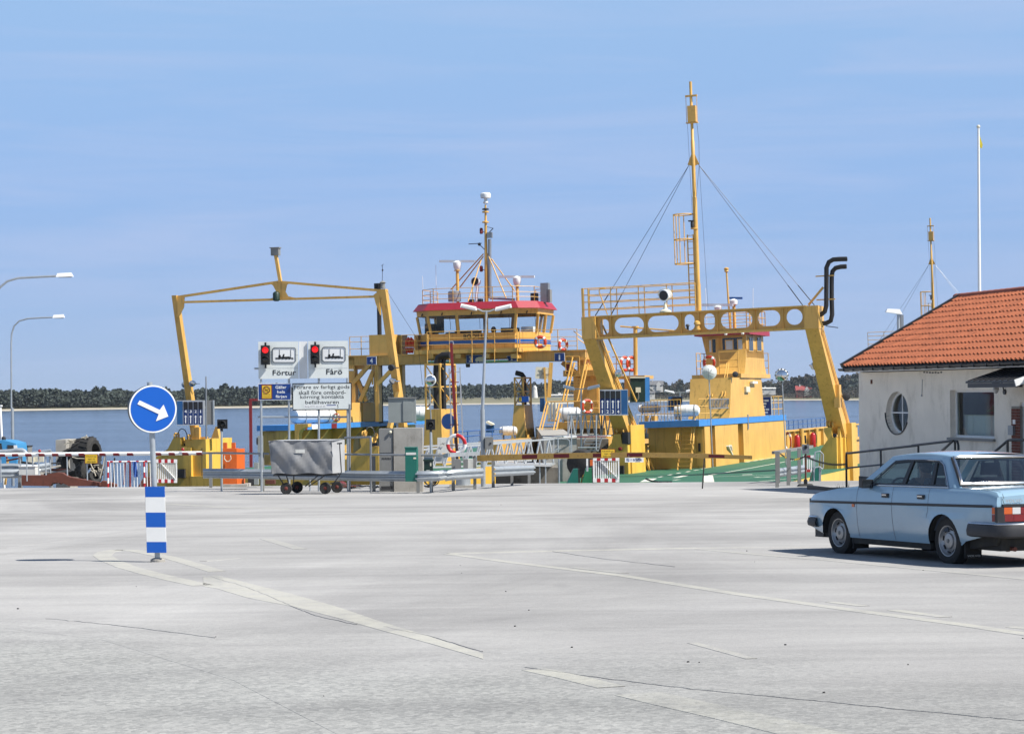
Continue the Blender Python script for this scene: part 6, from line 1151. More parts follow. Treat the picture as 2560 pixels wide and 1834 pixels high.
for px, py in ((1060, 1145), (1090, 1147)): mb.pbox(px, py - 7, px + 22, py + 6, 62.25, .03)
mb.build('flat_rail', 'galv', t)
t = handrail('grey flat topped handrail beside the stop sign stand', [], [], group='grey tube handrails') if False else thing('handrail', 'grey flat topped handrail beside the stop sign stand', 'handrail', GX(1960, 70), 'grey tube handrails'); mb = MB(); mb.bar(S(1933, 1131, 70.5), S(2030, 1116, 76), .10, .10); mb.build('top_rail', 'cabinet_grey', t)
for px, Y, w in ((1946, 70.6, .11), (1974, 72.1, .10), (2000, 73.2, .09)): mb = MB(); b = GX(px, Y); mb.box(b.x - w / 2, b.x + w / 2, Y, Y + w, b.z, S(px, 1128 - (px - 1946) * .15, Y).z); mb.build('post', 'cabinet_grey', t)
# --- control cabinets and boxes
Yk = 63.6; t = thing('control_cabinet', 'large grey concrete and steel control cabinet behind the guard rail', 'cabinet', GX(1003, Yk)); zg = gz(Yk)
a, b = S(*qc(1592, 665), Yk), S(*qc(1812, 1560), Yk); mb = MB(); mb.box(a.x, b.x - .006, Yk + .05, Yk + .8, zg, a.z); l_ = mb.build('steel_half', 'cabinet_grey', t)
a, b = S(*qc(1812, 655), Yk), S(*qc(2250, 1575), Yk); mb = MB(); mb.box(a.x, b.x, Yk, Yk + .85, zg, a.z); mb.build('concrete_half', 'concrete', t)
pb(l_, 'door', 'cabinet_grey', *qc(1600, 800), *qc(1788, 1020), Yk + .03, .03); pb(l_, 'door', 'cabinet_grey', *qc(1600, 1035), *qc(1800, 1290), Yk + .03, .03); pb(l_, 'vent_gap', 'dark', *qc(1630, 1520), *qc(1800, 1568), Yk + .035, .03)
for i in range(6): pb(l_, 'louvre', 'dark', *qc(1640 + i * 24, 1095), *qc(1652 + i * 24, 1120), Yk + .022, .01)
mb = MB(); mb.ball(S(*qc(1765, 715), Yk), .05, n=10, m=6); mb.build('alarm_lamp', 'cream', l_)
t = thing('signal_box', 'grey signal box seen from behind above the control cabinet', 'signal box', GX(1005, 68)); pb(t, 'case', 'box_grey', *qc(1735, 205), *qc(2145, 575), 68, .25); pb(t, 'hatch', 'box_grey', *qc(1955, 255), *qc(2095, 560), 67.97, .04); pb(t, 'rim', 'cabinet_grey', *qc(1730, 195), *qc(2150, 212), 67.96, .3); cyl(t, 'pole', 'galv', GX(993, 68.3), S(993, 995, 68.3), .035)
Yq = 61.5; t = thing('green_cabinet', 'green post box cabinet with white label on the guard rail', 'cabinet', GX(1032, Yq)); a, b = S(*qc(1985, 955), Yq), S(*qc(2160, 1450), Yq); mb = MB(); mb.hexa([(a.x, Yq, b.z), (b.x, Yq, b.z), (b.x + .03, Yq + .42, b.z), (a.x + .03, Yq + .42, b.z)], [(a.x, Yq, a.z), (b.x, Yq, a.z), (b.x + .03, Yq + .42, a.z), (a.x + .03, Yq + .42, a.z)]); mb.build('case', 'green_box', t)
S2 = S(*qc(2215, 955), Yq + .2); mb = MB(); mb.box(a.x - .015, b.x + .02, Yq - .015, Yq + .45, a.z, a.z + .03); mb.build('lid', 'green_box', t); pb(t, 'label_plate', 'white_dirty', *qc(1998, 1018), *qc(2148, 1054), Yq - .008, .008); pb(t, 'badge', 'cream', *qc(2110, 1090), *qc(2150, 1115), Yq - .008, .008); b_ = GX(1045, Yq + .3); mb = MB(); mb.box(b_.x - .05, b_.x + .05, Yq + .3, Yq + .36, b_.z, b.z); mb.build('post', 'cabinet_grey', t)
t = thing('grit_bin', 'small dark green lidded bin hung on the guard rail', 'bin', GX(1070, 62.3)); pb(t, 'case', 'dark_green', *qd(118, 1140), *qd(250, 1305), 62.0, .2); pb(t, 'lid', 'dark_green', *qd(105, 1122), *qd(262, 1146), 61.97, .26); pb(t, 'plate', 'white_dirty', *qd(155, 1280), *qd(208, 1294), 61.99, .01); pb(t, 'sticker', 'cream', *qd(208, 1165), *qd(230, 1220), 61.99, .01)
def lamp_on_post(label, x0, y0, x1, y1, px, Y):
    t = thing('signal_lamp', label, 'signal lamp', GX(px, Y), 'square black signal lamps'); pb(t, 'backboard', 'black', x0, y0, x1, y1, Y, .05); c_ = S((x0 + x1) / 2, (y0 + y1) / 2 + 1, Y); r = (x1 - x0) * .34 / FPX * Y
    mb = MB(); mb.torus(c_ + V3(0, -.02, 0), (0, 1, 0), r, .025, n=20, m=6); n_ = 10; arc = [c_ + V3(math.cos(R_(180 * i / n_)) * r * 1.05, 0, math.sin(R_(180 * i / n_)) * r * 1.05) for i in range(n_ + 1)]; mb.sheet([arc, [p + V3(0, -.2, 0) for p in arc]]); mb.build('visor', 'black', t); mb = MB(); mb.lathe([(r * .95, 0), (r * .6, .02), (.01, .03)], c_, (0, -1, 0), 16); mb.build('lens', 'dark_lens', t)
    pb(t, 'mount', 'black', px - 3, y1, px + 3, y1 + 7, Y + .02, .05); cyl(t, 'post', 'galv', GX(px, Y + .04), S(px, y1 + 5, Y + .04), .035); return t
lamp_on_post('square black signal lamp on post beside the orange box', *qb(972, 525), *qb(1125, 665), 554, 66.5); lamp_on_post('square black signal lamp on post before the near exhaust tower', *qd(148, 522), *qd(285, 682), 1077, 62.4)
t = thing('orange_cabinet', 'orange steel box with two stub posts on concrete base', 'cabinet', GX(580, 69)); pb(t, 'case', 'orange', *qb(1058, 960), *qb(1258, 1490), 68.2, .6)
a, b = S(*qb(1258, 965), 68.2), S(*qb(1355, 1490), 68.2); mb = MB(); mb.hexa([(a.x + .002, 68.22, b.z), (b.x, 68.5, b.z), (b.x, 68.8, b.z), (a.x + .002, 68.8, b.z)], [(a.x + .002, 68.22, a.z), (b.x, 68.5, a.z), (b.x, 68.8, a.z), (a.x + .002, 68.8, a.z)]); mb.build('side_box', 'orange', t)
for x0, x1 in ((1060, 1112), (1185, 1238)): pb(t, 'stub_post', 'orange', *qb(x0, 872), *qb(x1, 962), 68.4, .2)
pb(t, 'base', 'concrete', *qb(1030, 1492), *qb(1420, 1535), 68.0, 1.0); mb = MB(); mb.path([S(*qb(*p), 68.1) for p in ((1085, 1060), (1080, 1110), (1110, 1150), (1150, 1150), (1180, 1110), (1170, 1060))], .015, 6); mb.build('cable_loop', 'cream', t)
t = thing('red_steel_post', 'dark red steel post with top arm behind the sign frame', 'post', GX(627, 80)); pb(t, 'post', 'dark_red', *qb(1450, 250), *qb(1492, 1240), 80, .12); pb(t, 'arm', 'dark_red', *qb(1450, 215), *qb(1620, 250), 80.02, .12)
t = thing('intercom_post', 'slim grey post with box left of the sign frame', 'post', GX(650, 74)); pb(t, 'case', 'box_grey', *qb(1575, 770), *qb(1655, 1050), 74, .1); pb(t, 'handset', 'black', *qb(1557, 800), *qb(1578, 900), 73.95, .06); pb(t, 'foot', 'box_grey', *qb(1590, 1050), *qb(1640, 1260), 74.02, .08)
# --- lane signals
def lane_signal(name, label, x0, y0, x1, y1, Y, order, arrow_top, side, px, bx):
    t = thing(name, label, 'lane signal', S(px, y1, Y), 'blue four-lane signals'); pb(t, 'case', 'alu', x0, y0, x1, y1, Y, .14); w = (x1 - x0); h = y1 - y0
    sw = side[1] - side[0]; pb(t, 'side_panel', 'blue_box', side[0], y0 + 2, side[1], y1 - 2, Y - .004, .02)
    lx0, lx1 = bx
    for i, n_ in enumerate(order):
        a = lx0 + (lx1 - lx0) * i / 4; b = lx0 + (lx1 - lx0) * (i + 1) / 4 - 1.6; ln = pb(t, 'lane_field', 'lane_blue', a, y0 + 3.5, b, y1 - 2.5, Y - .006, .02)
        pb(ln, 'dark_lamp', 'black', a + .5, y0 + 4, b - .5, y0 + h * .35, Y - .03, .02); m = (a + b) / 2; 
        ya, yn = (y0 + h * .62, y0 + h * .44) if not arrow_top else (y0 + h * .46, y0 + h * .86)
        yt, ybm = (y0 + h * .60, y0 + h * .92) if not arrow_top else (y0 + h * .42, y0 + h * .74); hw_ = (b - a) * .34
        mb = MB(); k = lambda x, y: S(x, y, Y - .012); mb.prism([k(m, yt), k(m + hw_, yt + 4.5), k(m + 1.2, yt + 3.6), k(m + 1.2, ybm), k(m - 1.2, ybm), k(m - 1.2, yt + 3.6), k(m - hw_, yt + 4.5)], (0, .004, 0)); mb.build('arrow', 'white_clean', ln)
        hh = h * .065; ww = (b - a) * (.24 if n_ != '1' else .10); ptext(n_, 'white_clean', ln, m - ww, yn - hh, m + ww, yn + hh, Y - .012, bold=.02, name='numeral')
    return t
t = lane_signal('lane_signal', 'blue lane signal numbered 4 3 2 1 beside the round sign', *qb(370, 240), *qb(785, 612), 95, '4321', False, (442.5, 457), 470, (458.6, 508.5))
mb = MB(); mb.bar(S(490, 1030, 95.1), S(490, 1030, 97.2), .2); mb.build('bracket', 'grey_steel', t)
t = thing('signal_box', 'grey box on thin aerial pole right of the 4 3 2 1 signal', 'signal box', S(520, 1097, 96.5)); pb(t, 'case', 'cabinet_grey', *qb(800, 240), *qb(918, 605), 96.6, .2); pb(t, 'edge', 'galv', *qb(906, 238), *qb(922, 606), 96.57, .25); cyl(t, 'pole', 'grey_steel', S(516, 1097, 96.5), S(515, 941, 96.5), .045, .03)
t = lane_signal('lane_signal', 'blue lane signal numbered 1 2 3 4 in front of the leaning leg', *qe(715, 78), *qe(1135, 462), 93, '1234', True, (1553, 1569), 1535, (1500, 1553)); pb(t, 'underside', 'alu', *qe(712, 455), *qe(1140, 466), 92.95, .2)
mb = MB(); mb.bar(S(1540, 1005, 93.1), S(1552, 1005, 94.6), .2); mb.build('bracket', 'grey_steel', t)
t = thing('signal_box', 'dark green signal box with blue side seen from behind by the leaning leg', 'signal box', S(1600, 1004, 95)); pb(t, 'case', 'dark_green', *ql(1050, 1340), *ql(1270, 1700), 95, .5); pb(t, 'side', 'blue_edge', *ql(1270, 1325), *ql(1338, 1690), 95.02, .5); pb(t, 'roof', 'cream', *ql(1045, 1322), *ql(1275, 1342), 94.95, .6); pb(t, 'junction_box', 'cream', *ql(1130, 1480), *ql(1205, 1555), 94.9, .1)
mb = MB(); mb.path([S(*ql(*p), 94.9) for p in ((1170, 1555), (1175, 1640), (1140, 1690))], .02, 6); mb.bar(S(1580, 990, 95.2), S(1566, 1000, 95.2), .12); mb.build('cable', 'grey_steel', t)
t = thing('signal_box', 'distant dark blue signal box left of the right ferry stairs', 'signal box', V3(S(1685, 1, 118).x, 118, ZW)); pb(t, 'case', 'blue_box', *qe(1740, 185), *qe(1945, 395), 118, .4); pb(t, 'dark_lamp', 'black', *qe(1800, 190), *qe(1940, 270), 117.9, .1); mb = MB(); mb.tube(V3(S(1690, 1, 118.2).x, 118.2, ZW), S(1690, 1020, 118.2), .07); mb.build('post', 'grey_steel', t)
# --- booms
Yb = 69.5; t = thing('barrier_boom', 'long white boom with red bands across the left quay', 'barrier', GX(100, Yb)); a, b = S(-80, 1136.5, Yb), S(505, 1132, Yb); mb = MB(); mb.tube(a, b, .065, n=12); mb.build('boom', 'white_clean', t)
for x in [-50, 6, 39, 72, 105, 139, 172, 205, 257, 291.5, 326, 396, 430, 464, 499]:
    y = 1136.5 - (x + 80) / 585 * 4.5; mb = MB(); mb.tube(S(x - 8, y + .6, Yb), S(x + 8, y + .5, Yb), .067, n=12); mb.build('red_band', 'dark_red', t)
for x, y1 in ((2, 1205), (50.5, 1165), (67, 1202), (82, 1164), (97, 1185), (114.5, 1187), (126, 1182), (168, 1188), (218, 1200), (261, 1140)): mb = MB(); mb.tube(S(x - .5, 1141, Yb), S(x + .5, y1, Yb), .022, n=6); mb.build('fringe_rod', 'galv', t)
mb = MB(); mb.lathe([(.05, -.02), (.055, 0), (.03, .02)], S(457, 1123, Yb - .1), (0, -1, 0), 12); mb.build('red_reflector', 'red', t); mb = MB(); mb.lathe([(.05, -.02), (.055, 0), (.03, .02)], S(99, 1127, Yb - .1), (0, -1, 0), 12); mb.build('red_reflector', 'red', t)
def keep_out(label, x0, y0, x1, y1, Y):
    t = thing('prohibition_sign', label, 'sign', S((x0 + x1) / 2, y1, Y), 'yellow keep-out plates'); pb(t, 'border', 'dark_red', x0, y0, x1, y1, Y, .02); pb(t, 'field', 'sign_yellow', x0 + 1.6, y0 + 1.4, x1 - 1.6, y1 - 1.4, Y - .005, .006); w, h = x1 - x0, y1 - y0
    for s_, fx, fy in (('Obehöriga', .40, .26), ('äga ej', .25, .52), ('tillträde', .34, .78)): ptext(s_, 'black', t, x0 + w * (.5 - fx), y0 + h * (fy - .09), x0 + w * (.5 + fx), y0 + h * (fy + .09), Y - .008)
    return t
keep_out('yellow keep-out plate with red border on the white boom', *qa(1262, 1042), *qa(1460, 1184), Yb - .1)
def X_(p): return p
t = thing('barrier_boom', 'yellow boom with dark red bands in front of the right ferry', 'barrier', GX(1756, 63)); A0, A1 = S(1193, 1142, 66.5), S(1880, 1143, 63.0)
def bp_(px): r = ray(px, 1140); return A0 + (A1 - A0) * ((r.x * A0.y - A0.x) / ((A1.x - A0.x) - r.x * (A1.y - A0.y)))
mid = [bp_(x) for x in (1193, 1400, 1600, 1760, 1880)]; zs_ = [S(1193, 1145, bp_(1193).y).z, S(1400, 1139, bp_(1400).y).z, S(1600, 1136.5, bp_(1600).y).z, S(1760, 1139, bp_(1760).y).z, S(1880, 1143, bp_(1880).y).z]; hh = [.20, .175, .16, .14, .11]
mb = MB(); rows = []
for p, z, h in zip(mid, zs_, hh): p = V3(p.x, p.y, 0); rows.append([p + V3(0, -.03, z - h / 2), p + V3(0, -.03, z + h / 2), p + V3(0, .03, z + h / 2), p + V3(0, .03, z - h / 2), p + V3(0, -.03, z - h / 2)])
mb.sheet(rows); mb.prism(rows[0][:4], (-.004, 0, 0)); mb.prism(rows[-1][:4], (.004, 0, 0)); mb.build('boom', 'boom_yellow', t)
def zat(px):
    xs_ = (1193, 1400, 1600, 1760, 1880)
    for i in range(4):
        if px <= xs_[i + 1]: u = (px - xs_[i]) / (xs_[i + 1] - xs_[i]); return zs_[i] + (zs_[i + 1] - zs_[i]) * u, hh[i] + (hh[i + 1] - hh[i]) * u
for xa, xb in ((1305, 1343), (1384, 1423), (1482, 1502), (1567, 1606), (1771, 1811)):
    p, q = bp_(xa), bp_(xb); (za, ha), (zb__, hb) = zat(xa), zat(xb); mb = MB(); mb.prism([V3(p.x, p.y - .032, za - ha * .33), V3(q.x, q.y - .032, zb__ - hb * .33), V3(q.x, q.y - .032, zb__ + hb * .36), V3(p.x, p.y - .032, za + ha * .36)], (0, .002, 0)); mb.build('red_band', 'dark_red', t)
for px in (1275, 1284, 1362, 1371, 1445, 1455, 1640, 1722, 1740, 1872): p = bp_(px); z, h = zat(px); mb = MB(); mb.ball(V3(p.x, p.y - .034, z), .014, n=6, m=4); mb.build('bolt', 'rust', t)
mb = MB(); mb.path([G(1756, 1221), S(1761, 1146, 63.3)], .022, 8); mb.build('support_rod', 'black_metal', t)
keep_out('yellow keep-out plate with red border on the yellow boom', *qe(725, 965), *qe(943, 1105), bp_(1520).y - .06)
Yt = bp_(1585).y - .05; t = thing('small_sign', 'white plate reading Ej i trafik under the yellow boom', 'sign', S(1586, 1155, Yt)); pb(t, 'plate', 'white_clean', 1562.5, 1143.5, 1609, 1155, Yt, .015); ptext('Ej i trafik', 'plate_blue', t, 1566.5, 1144.8, 1605.5, 1153.5, Yt - .004, bold=.02)
for x in (1572, 1600): mb = MB(); mb.tube(S(x, 1144, Yt + .02), S(x, 1137, Yt + .02), .008, n=5); mb.build('hook', 'grey_steel', t)
# --- red and white gates
def gate(label, x0, y0, x1, y1, Y, n, diag=True, lean=0, full=False):
    t = thing('striped_gate', label, 'gate', GX((x0 + x1) / 2, Y), 'red and white slatted gates'); h = y1 - y0; bar = h * .15
    for yy in (y0, y1 - bar):
        k = max(3, int((x1 - x0) / 9)); k += (k + 1) % 2
        for i in range(k): pb(t, 'band', 'white' if (i % 2 == 0) ^ full else 'red', x0 + (x1 - x0) * i / k, yy, x0 + (x1 - x0) * (i + 1) / k, yy + bar, Y - .02, .05)
    for i in range(n): x = x0 + (x1 - x0) * (i + .5) / n; pb(t, 'slat', 'white', x - (x1 - x0) / n * .27, y0 + bar, x + (x1 - x0) / n * .27, y1 - bar, Y, .02)
    for x in (x0, x1 - 3.2): pb(t, 'stile', 'white', x, y0 + bar * .9, x + 3.2, y1 - bar * .9, Y - .015, .05)
    if diag: mb = MB(); mb.bar(S(x0 + (x1 - x0) * .25, y0 + bar, Y - .02), S(x1 - 3, y1 - bar, Y - .02), .02, .05, up=(0, 1, 0)); mb.build('diagonal', 'white', t)
    return t
gate('white slatted gate with red bands left of the yellow bow block', *qb(48, 1120), *qb(372, 1470), 73.0, 11); gate('white slatted gate with red bands under the yellow boom', *qe(612, 1085), *qe(1005, 1462), 74.5, 12)
gate('small red and white gate behind the stop sign stand', *qg(1715, 1060), *qg(1885, 1310), 77.0, 6, False)
t = thing('striped_railing', 'white baluster railing with red bands left of the round sign', 'railing', GX(320, 74)); Yr = 74.0
for i in range(14): x = 270 + i * 8.2; mb = MB(); mb.tube(GX(x, Yr), S(x - 2, 1155, Yr), .014, n=6); mb.build('baluster', 'white', t)
for i in range(16): mb = MB(); mb.tube(S(268 + i * 7.2, 1154 - i * .08, Yr), S(268 + (i + 1) * 7.2, 1154 - (i + 1) * .08, Yr), .03, n=8); mb.build('top_band', 'red' if i % 3 == 1 else 'white', t)
for x, xb, m_ in ((270, 270, 'white'), (325, 325, 'dark_red'), (360, 361, 'white')):
    b = GX(xb, Yr - .05); tp = S(x, 1153, Yr - .05)
    for i in range(5): mb = MB(); mb.tube(b + (tp - b) * i / 5, b + (tp - b) * (i + 1) / 5, .035, n=8); mb.build('post_band', ('red' if i % 2 == 0 else m_) if m_ == 'white' else m_, t)
t = thing('cloth', 'blue cloth draped over the striped railing', 'cloth', S(336, 1190, Yr)); mb = MB(); rows = [[S(331 + 10 * i / 5 + (j * .6), 1153 + j * 6.5, Yr - .08 - .03 * math.sin(i * 1.8 + j)) for i in range(6)] for j in range(7)]; mb.sheet(rows); mb.sheet([[p + V3(0, .02, 0) for p in r] for r in rows]); mb.build('cloth_fold', 'cloth_blue', t)
# --- left clutter: truck, posts, box, rusty frame, block and tyres
Yv = 88; t = thing('truck', 'light blue truck cab cut by the left picture edge', 'truck', V3(S(10, 1, Yv).x, Yv, gz(Yv))); k = lambda x, y, d=0: S(*qa(x, y), Yv + d)
mb = MB(); mb.prism([k(-500, 1300), k(-500, 850), k(20, 835), k(110, 850), k(235, 885), k(250, 975), k(250, 1300)], (0, 1.9, 0)); mb.build('cab', 'truck_blue', t)
mb = MB(); mb.prism([k(110, 905, -.02), k(200, 910, -.02), k(205, 972, -.02), k(110, 972, -.02)], (0, .05, 0)); mb.build('window', 'pane', t); mb = MB(); mb.prism([k(-60, 880, -.02), k(20, 880, -.02), k(35, 975, -.02), k(-60, 975, -.02)], (0, .05, 0)); mb.build('window', 'pane', t); mb = MB(); mb.lathe([(.09, 0), (.09, .12), (.04, .18)], k(55, 838, .6), n=10); mb.build('beacon', 'dark', t)
mb = MB(); mb.prism([k(205, 910, -.03), k(250, 912, -.03), k(255, 972, -.03), k(205, 972, -.03)], (0, .05, 0)); mb.build('door_panel', 'white', t)
t = thing('dark_container', 'small dark container right of the blue truck', 'container', V3(S(59, 1, 90).x, 90, gz(89))); pb(t, 'body', 'cabinet_grey', *qa(288, 925), *qa(418, 1290), 90, .8); pb(t, 'lid', 'dark', *qa(284, 918), *qa(422, 932), 89.95, .9)
t = thing('white_mast', 'white post at the extreme left edge', 'post', V3(S(0, 1, 92).x, 92, -2.4)); cyl(t, 'post', 'white', V3(S(0, 1, 92).x, 92, -2.4), S(0, 1014, 92), .06); pb(t, 'cap', 'white', -4, 1012, 3.5, 1016, 91.9, .2)
t = thing('barrier_post', 'leaning orange yellow post with dark red top at far left', 'post', G(13, 1209)); Yp = dep(13, 1209); mb = MB(); mb.bar(S(13, 1211, Yp), S(20, 1147, Yp), .075); mb.build('post', 'boom_yellow', t); pb(t, 'plate', 'dark_red', 15, 1123, 18.5, 1147, Yp, .03)
guard('tangled old guard rail at far left beyond the white boom', [(-40, 1170, 76), (30, 1168, 76), (90, 1171, 76), (122, 1166, 77)], [(-10, 1211, 1150), (46, 1211, 1150)]); guard('lower old guard rail at far left beyond the white boom', [(-40, 1184, 75.5), (30, 1184, 75.5), (100, 1182, 76)], [])
t = thing('steel_pipe', 'bent grey pipe arch at the far left railing', 'pipe', V3(S(40, 1, 80).x, 80, gz(80))); mb = MB(); mb.path([S(*qa(*p), 80) for p in ((-40, 1010), (150, 1000), (250, 985), (330, 985), (360, 1000), (385, 1035))], .09, 10); mb.path([S(*qa(*p), 80) for p in ((500, 1025), (640, 1005), (760, 990))], .06, 8); mb.build('tube', 'galv', t); mb = MB()
for x in (305, 760): mb.tube(S(*qa(x, 1000), 80.2), V3(S(*qa(x, 1000), 80.2).x, 80.2, gz(80)), .08)
mb.build('support', 'grey_steel', t)
t = thing('white_board', 'cream white boards stacked behind the far left railing', 'board', V3(S(90, 1, 79).x, 79, gz(79))); pb(t, 'board', 'cream', *qa(420, 1085), *qa(500, 1240), 79, .1); pb(t, 'board', 'cream', *qa(510, 1080), *qa(650, 1160), 79.1, .1)
t = thing('plastic_box', 'pale blue grey box behind the white boom', 'box', V3(S(68, 1, 75).x, 75, gz(75))); pb(t, 'body', 'white_dirty', *qa(280, 1222), *qa(525, 1352), 75, .5); pb(t, 'lid', 'white', *qa(274, 1216), *qa(530, 1230), 74.97, .55)
t = thing('timber_pile', 'weathered boards and rubble lying behind the white boom', 'rubble', V3(S(30, 1, 77).x, 77, gz(77)))
for i in range(16): x, y = random.uniform(0, 700), random.uniform(1130, 1440); mb = MB(); p = S(*qa(x, y), 77 + random.random() * 2); mb.bar(p, p + V3(random.uniform(.4, 1.2), random.uniform(-.5, .8), random.uniform(-.12, .12)), random.uniform(.06, .18), random.uniform(.04, .1)); mb.build('board', random.choice(['concrete_dark', 'rust', 'cream', 'concrete', 'dark']), t)
t = thing('rusty_frame', 'rust brown steel frame lying along the quay edge', 'steel frame', V3(S(150, 1, 74.5).x, 74.5, gz(75))); k = lambda x, y, d=0: S(*qa(x, y), 74.2 + d)
mb = MB(); mb.prism([k(320, 1510), k(320, 1360), k(690, 1362), k(720, 1335), k(800, 1325), k(850, 1315), k(930, 1325), (k(1000, 1370)), k(1040, 1385), k(1330, 1440), k(1480, 1470), k(1480, 1520), k(1030, 1520), k(930, 1470), k(780, 1470), k(750, 1520)], (0, .35, 0)); mb.build('side_member', 'rust', t)
mb = MB(); mb.prism([k(1460, 1530, .3), k(1520, 1440, .3), k(1600, 1455, .3), k(1730, 1500, .3), k(1730, 1530, .3)], (0, .4, 0)); mb.build('plate', 'rust', t); mb = MB(); mb.prism([k(2060, 1530, .2), k(2140, 1385, .2), k(2240, 1382, .2), k(2240, 1530, .2)], (0, .4, 0)); mb.build('plate', 'rust', t)
for i in range(14): x = random.uniform(280, 1400); p = k(x, 1480 + random.uniform(-30, 10), .5); mb = MB(); mb.bar(p, p + V3(random.uniform(-.6, .6), .2, random.uniform(-.1, .15)), .08, .06); mb.build('scrap_bar', 'rust', t)
t = thing('concrete_block', 'weathered concrete block beside the stacked fender tyres', 'block', V3(S(155, 1, 82).x, 82, gz(82))); a, b = S(*qa(830, 830), 82), S(*qa(985, 1340), 82); mb = MB(); mb.box(a.x, b.x, 82, 84.2, gz(82) - .6, a.z); mb.build('block', 'concrete', t); a, b = S(*qa(985, 835), 82.4), S(*qa(1100, 900), 82.4); mb = MB(); mb.box(a.x, b.x + .6, 82.6, 84, a.z - .5, a.z - .01); mb.build('ledge', 'concrete', t)
def big_tyre(label, cx, cy, R, Y, ax, w):
    c_ = S(*qa(cx, cy), Y); ax = Vector(ax).normalized(); t = thing('fender_tyre', label, 'tyre', c_ - V3(0, 0, R), 'worn fender tyres'); mb = MB(); mb.lathe([(R * .52, -w * .5), (R * .75, -w * .52), (R * .97, -w * .42), (R, -w * .3), (R, w * .3), (R * .97, w * .42), (R * .75, w * .52), (R * .52, w * .5), (R * .5, w * .3), (R * .5, -w * .3), (R * .52, -w * .5)], c_, ax, 30, caps=False); mb.build('carcass', 'rubber', t)
    x = ax.cross(V3(0, 0, 1)).normalized(); y = ax.cross(x)
    for i in range(18):
        for s_ in (-1, 1):
            a0 = 2 * math.pi * (i + (.5 if s_ > 0 else 0)) / 18; a1 = a0 + .22; p = c_ + (x * math.cos(a0) + y * math.sin(a0)) * (R * 1.01) + ax * w * .04 * s_; q = c_ + (x * math.cos(a1) + y * math.sin(a1)) * (R * .99) + ax * w * .42 * s_; mb = MB(); mb.bar(p, q, .05, .05, up=(p - c_)); mb.build('tread_lug', 'rubber', t)
    return t
big_tyre('huge fender tyre, upper right of the pile by the concrete block', 1290, 1020, .58, 81.5, (.93, -.30, .15), .85); big_tyre('huge fender tyre, lower left of the pile by the concrete block', 1100, 1180, .60, 82, (.5, -.85, 0), .5); big_tyre('huge fender tyre, lower right of the pile by the concrete block', 1330, 1290, .52, 81.2, (.7, -.7, .1), .5); big_tyre('small fender tyre lying at the foot of the tyre pile', 1410, 1390, .26, 80.8, (.6, -.6, .5), .2)
t = thing('mooring_rope', 'frayed pale rope strewn over the fender tyres', 'rope', S(*qa(1400, 1280), 80.8))
for i in range(26):
    up_ = i < 16; cx, cy = (random.uniform(1000, 1320), 0) if up_ else (random.uniform(1370, 1540), random.uniform(1230, 1310)); 
    if up_: cy = 880 - (cx - 1000) * .28 + random.uniform(-15, 15)
    pts = [S(*qa(cx + random.uniform(-20, 20) * j, cy + random.uniform(-12, 12) * j), 80.7) for j in range(4)]; mb = MB(); mb.path(pts, .018, 5); mb.build('strand', 'rope', t)
for pts in (((1075, 1085), (1150, 1105), (1270, 1110)), ((1350, 1180), (1390, 1270), (1430, 1370)), ((1560, 1075), (1540, 1200), (1490, 1400))): mb = MB(); mb.path([S(*qa(*p), 79) for p in pts], .02, 6); mb.build('strand', 'rope', t)
t = thing('steel_stake', 'dark leaning steel stakes by the striped railing', 'stake', V3(S(270, 1, 75).x, 75, gz(75)))
for x0, y0_, x1, y1_, m_ in ((1575, 1080, 1550, 1430, 'grey_steel'), (1710, 1095, 1695, 1480, 'dark'), (1870, 1150, 1850, 1500, 'dark_red')): mb = MB(); mb.bar(S(*qa(x0, y0_), 75), S(*qa(x1, y1_), 75), .05); mb.build('stake', m_, t)
# --- middle: pier, gangways, ladder, lifebuoy
t = thing('concrete_pier', 'dark concrete pier between the two ferry berths', 'pier', V3(S(1480, 1, 88).x, 88, ZW)); a, b = S(*qe(20, 810), 88), S(*qe(380, 1500), 88); mb = MB(); mb.box(a.x - .4, b.x - .02, 88, 120, ZW, a.z); mb.build('pier_body', 'concrete', t); a, b = S(*qe(370, 790), 97), S(*qe(850, 1500), 97); mb = MB(); mb.box(a.x, b.x, 97, 120, ZW, a.z - .1); mb.build('pier_body', 'concrete_dark', t); a, b = S(*qd(1180, 1240), 80), S(*qd(2140, 1500), 80); mb = MB(); mb.box(a.x, b.x, 82, 86, ZW, a.z - .1); mb.build('pier_face', 'concrete_dark', t)  # darker concrete puts the shade of the near faces into the colour
pb(t, 'red_edge', 'dark_red', *qe(0, 775), *qe(830, 792), 87.9, .4)
def truss(label, pA, pB, hA, hB, n, Y0, Y1, m='alu', w=.05):
    a0, b0 = S(*pA, Y0), S(*pB, Y1); a1, b1 = S(pA[0], pA[1] + hA, Y0), S(pB[0], pB[1] + hB, Y1); t = thing('gangway_truss', label, 'gangway', a1, 'aluminium gangway trusses')
    mb = MB(); mb.bar(a0, b0, w * 1.3); mb.build('top_chord', m, t); mb = MB(); mb.bar(a1, b1, w * 1.3); mb.build('bottom_chord', m, t)
    for i in range(n):
        u0, u1 = i / n, (i + .5) / n; u2 = (i + 1) / n; mb = MB(); mb.bar(a1 + (b1 - a1) * u0, a0 + (b0 - a0) * u1, w); mb.bar(a0 + (b0 - a0) * u1, a1 + (b1 - a1) * u2, w); mb.build('diagonal', m, t)
    
    for p_, q_ in ((b0, b1), (a0, a1)): mb = MB(); mb.bar(p_, q_, w); mb.build('end_post', m, t)
    return t
truss('aluminium gangway truss behind the tall twin lamp, front side', qd(105, 975), qd(2055, 815), 45, 62, 13, 78, 84); truss('aluminium gangway truss behind the tall twin lamp, rear side', qd(105, 930), qd(1720, 825), 40, 52, 11, 80, 87)
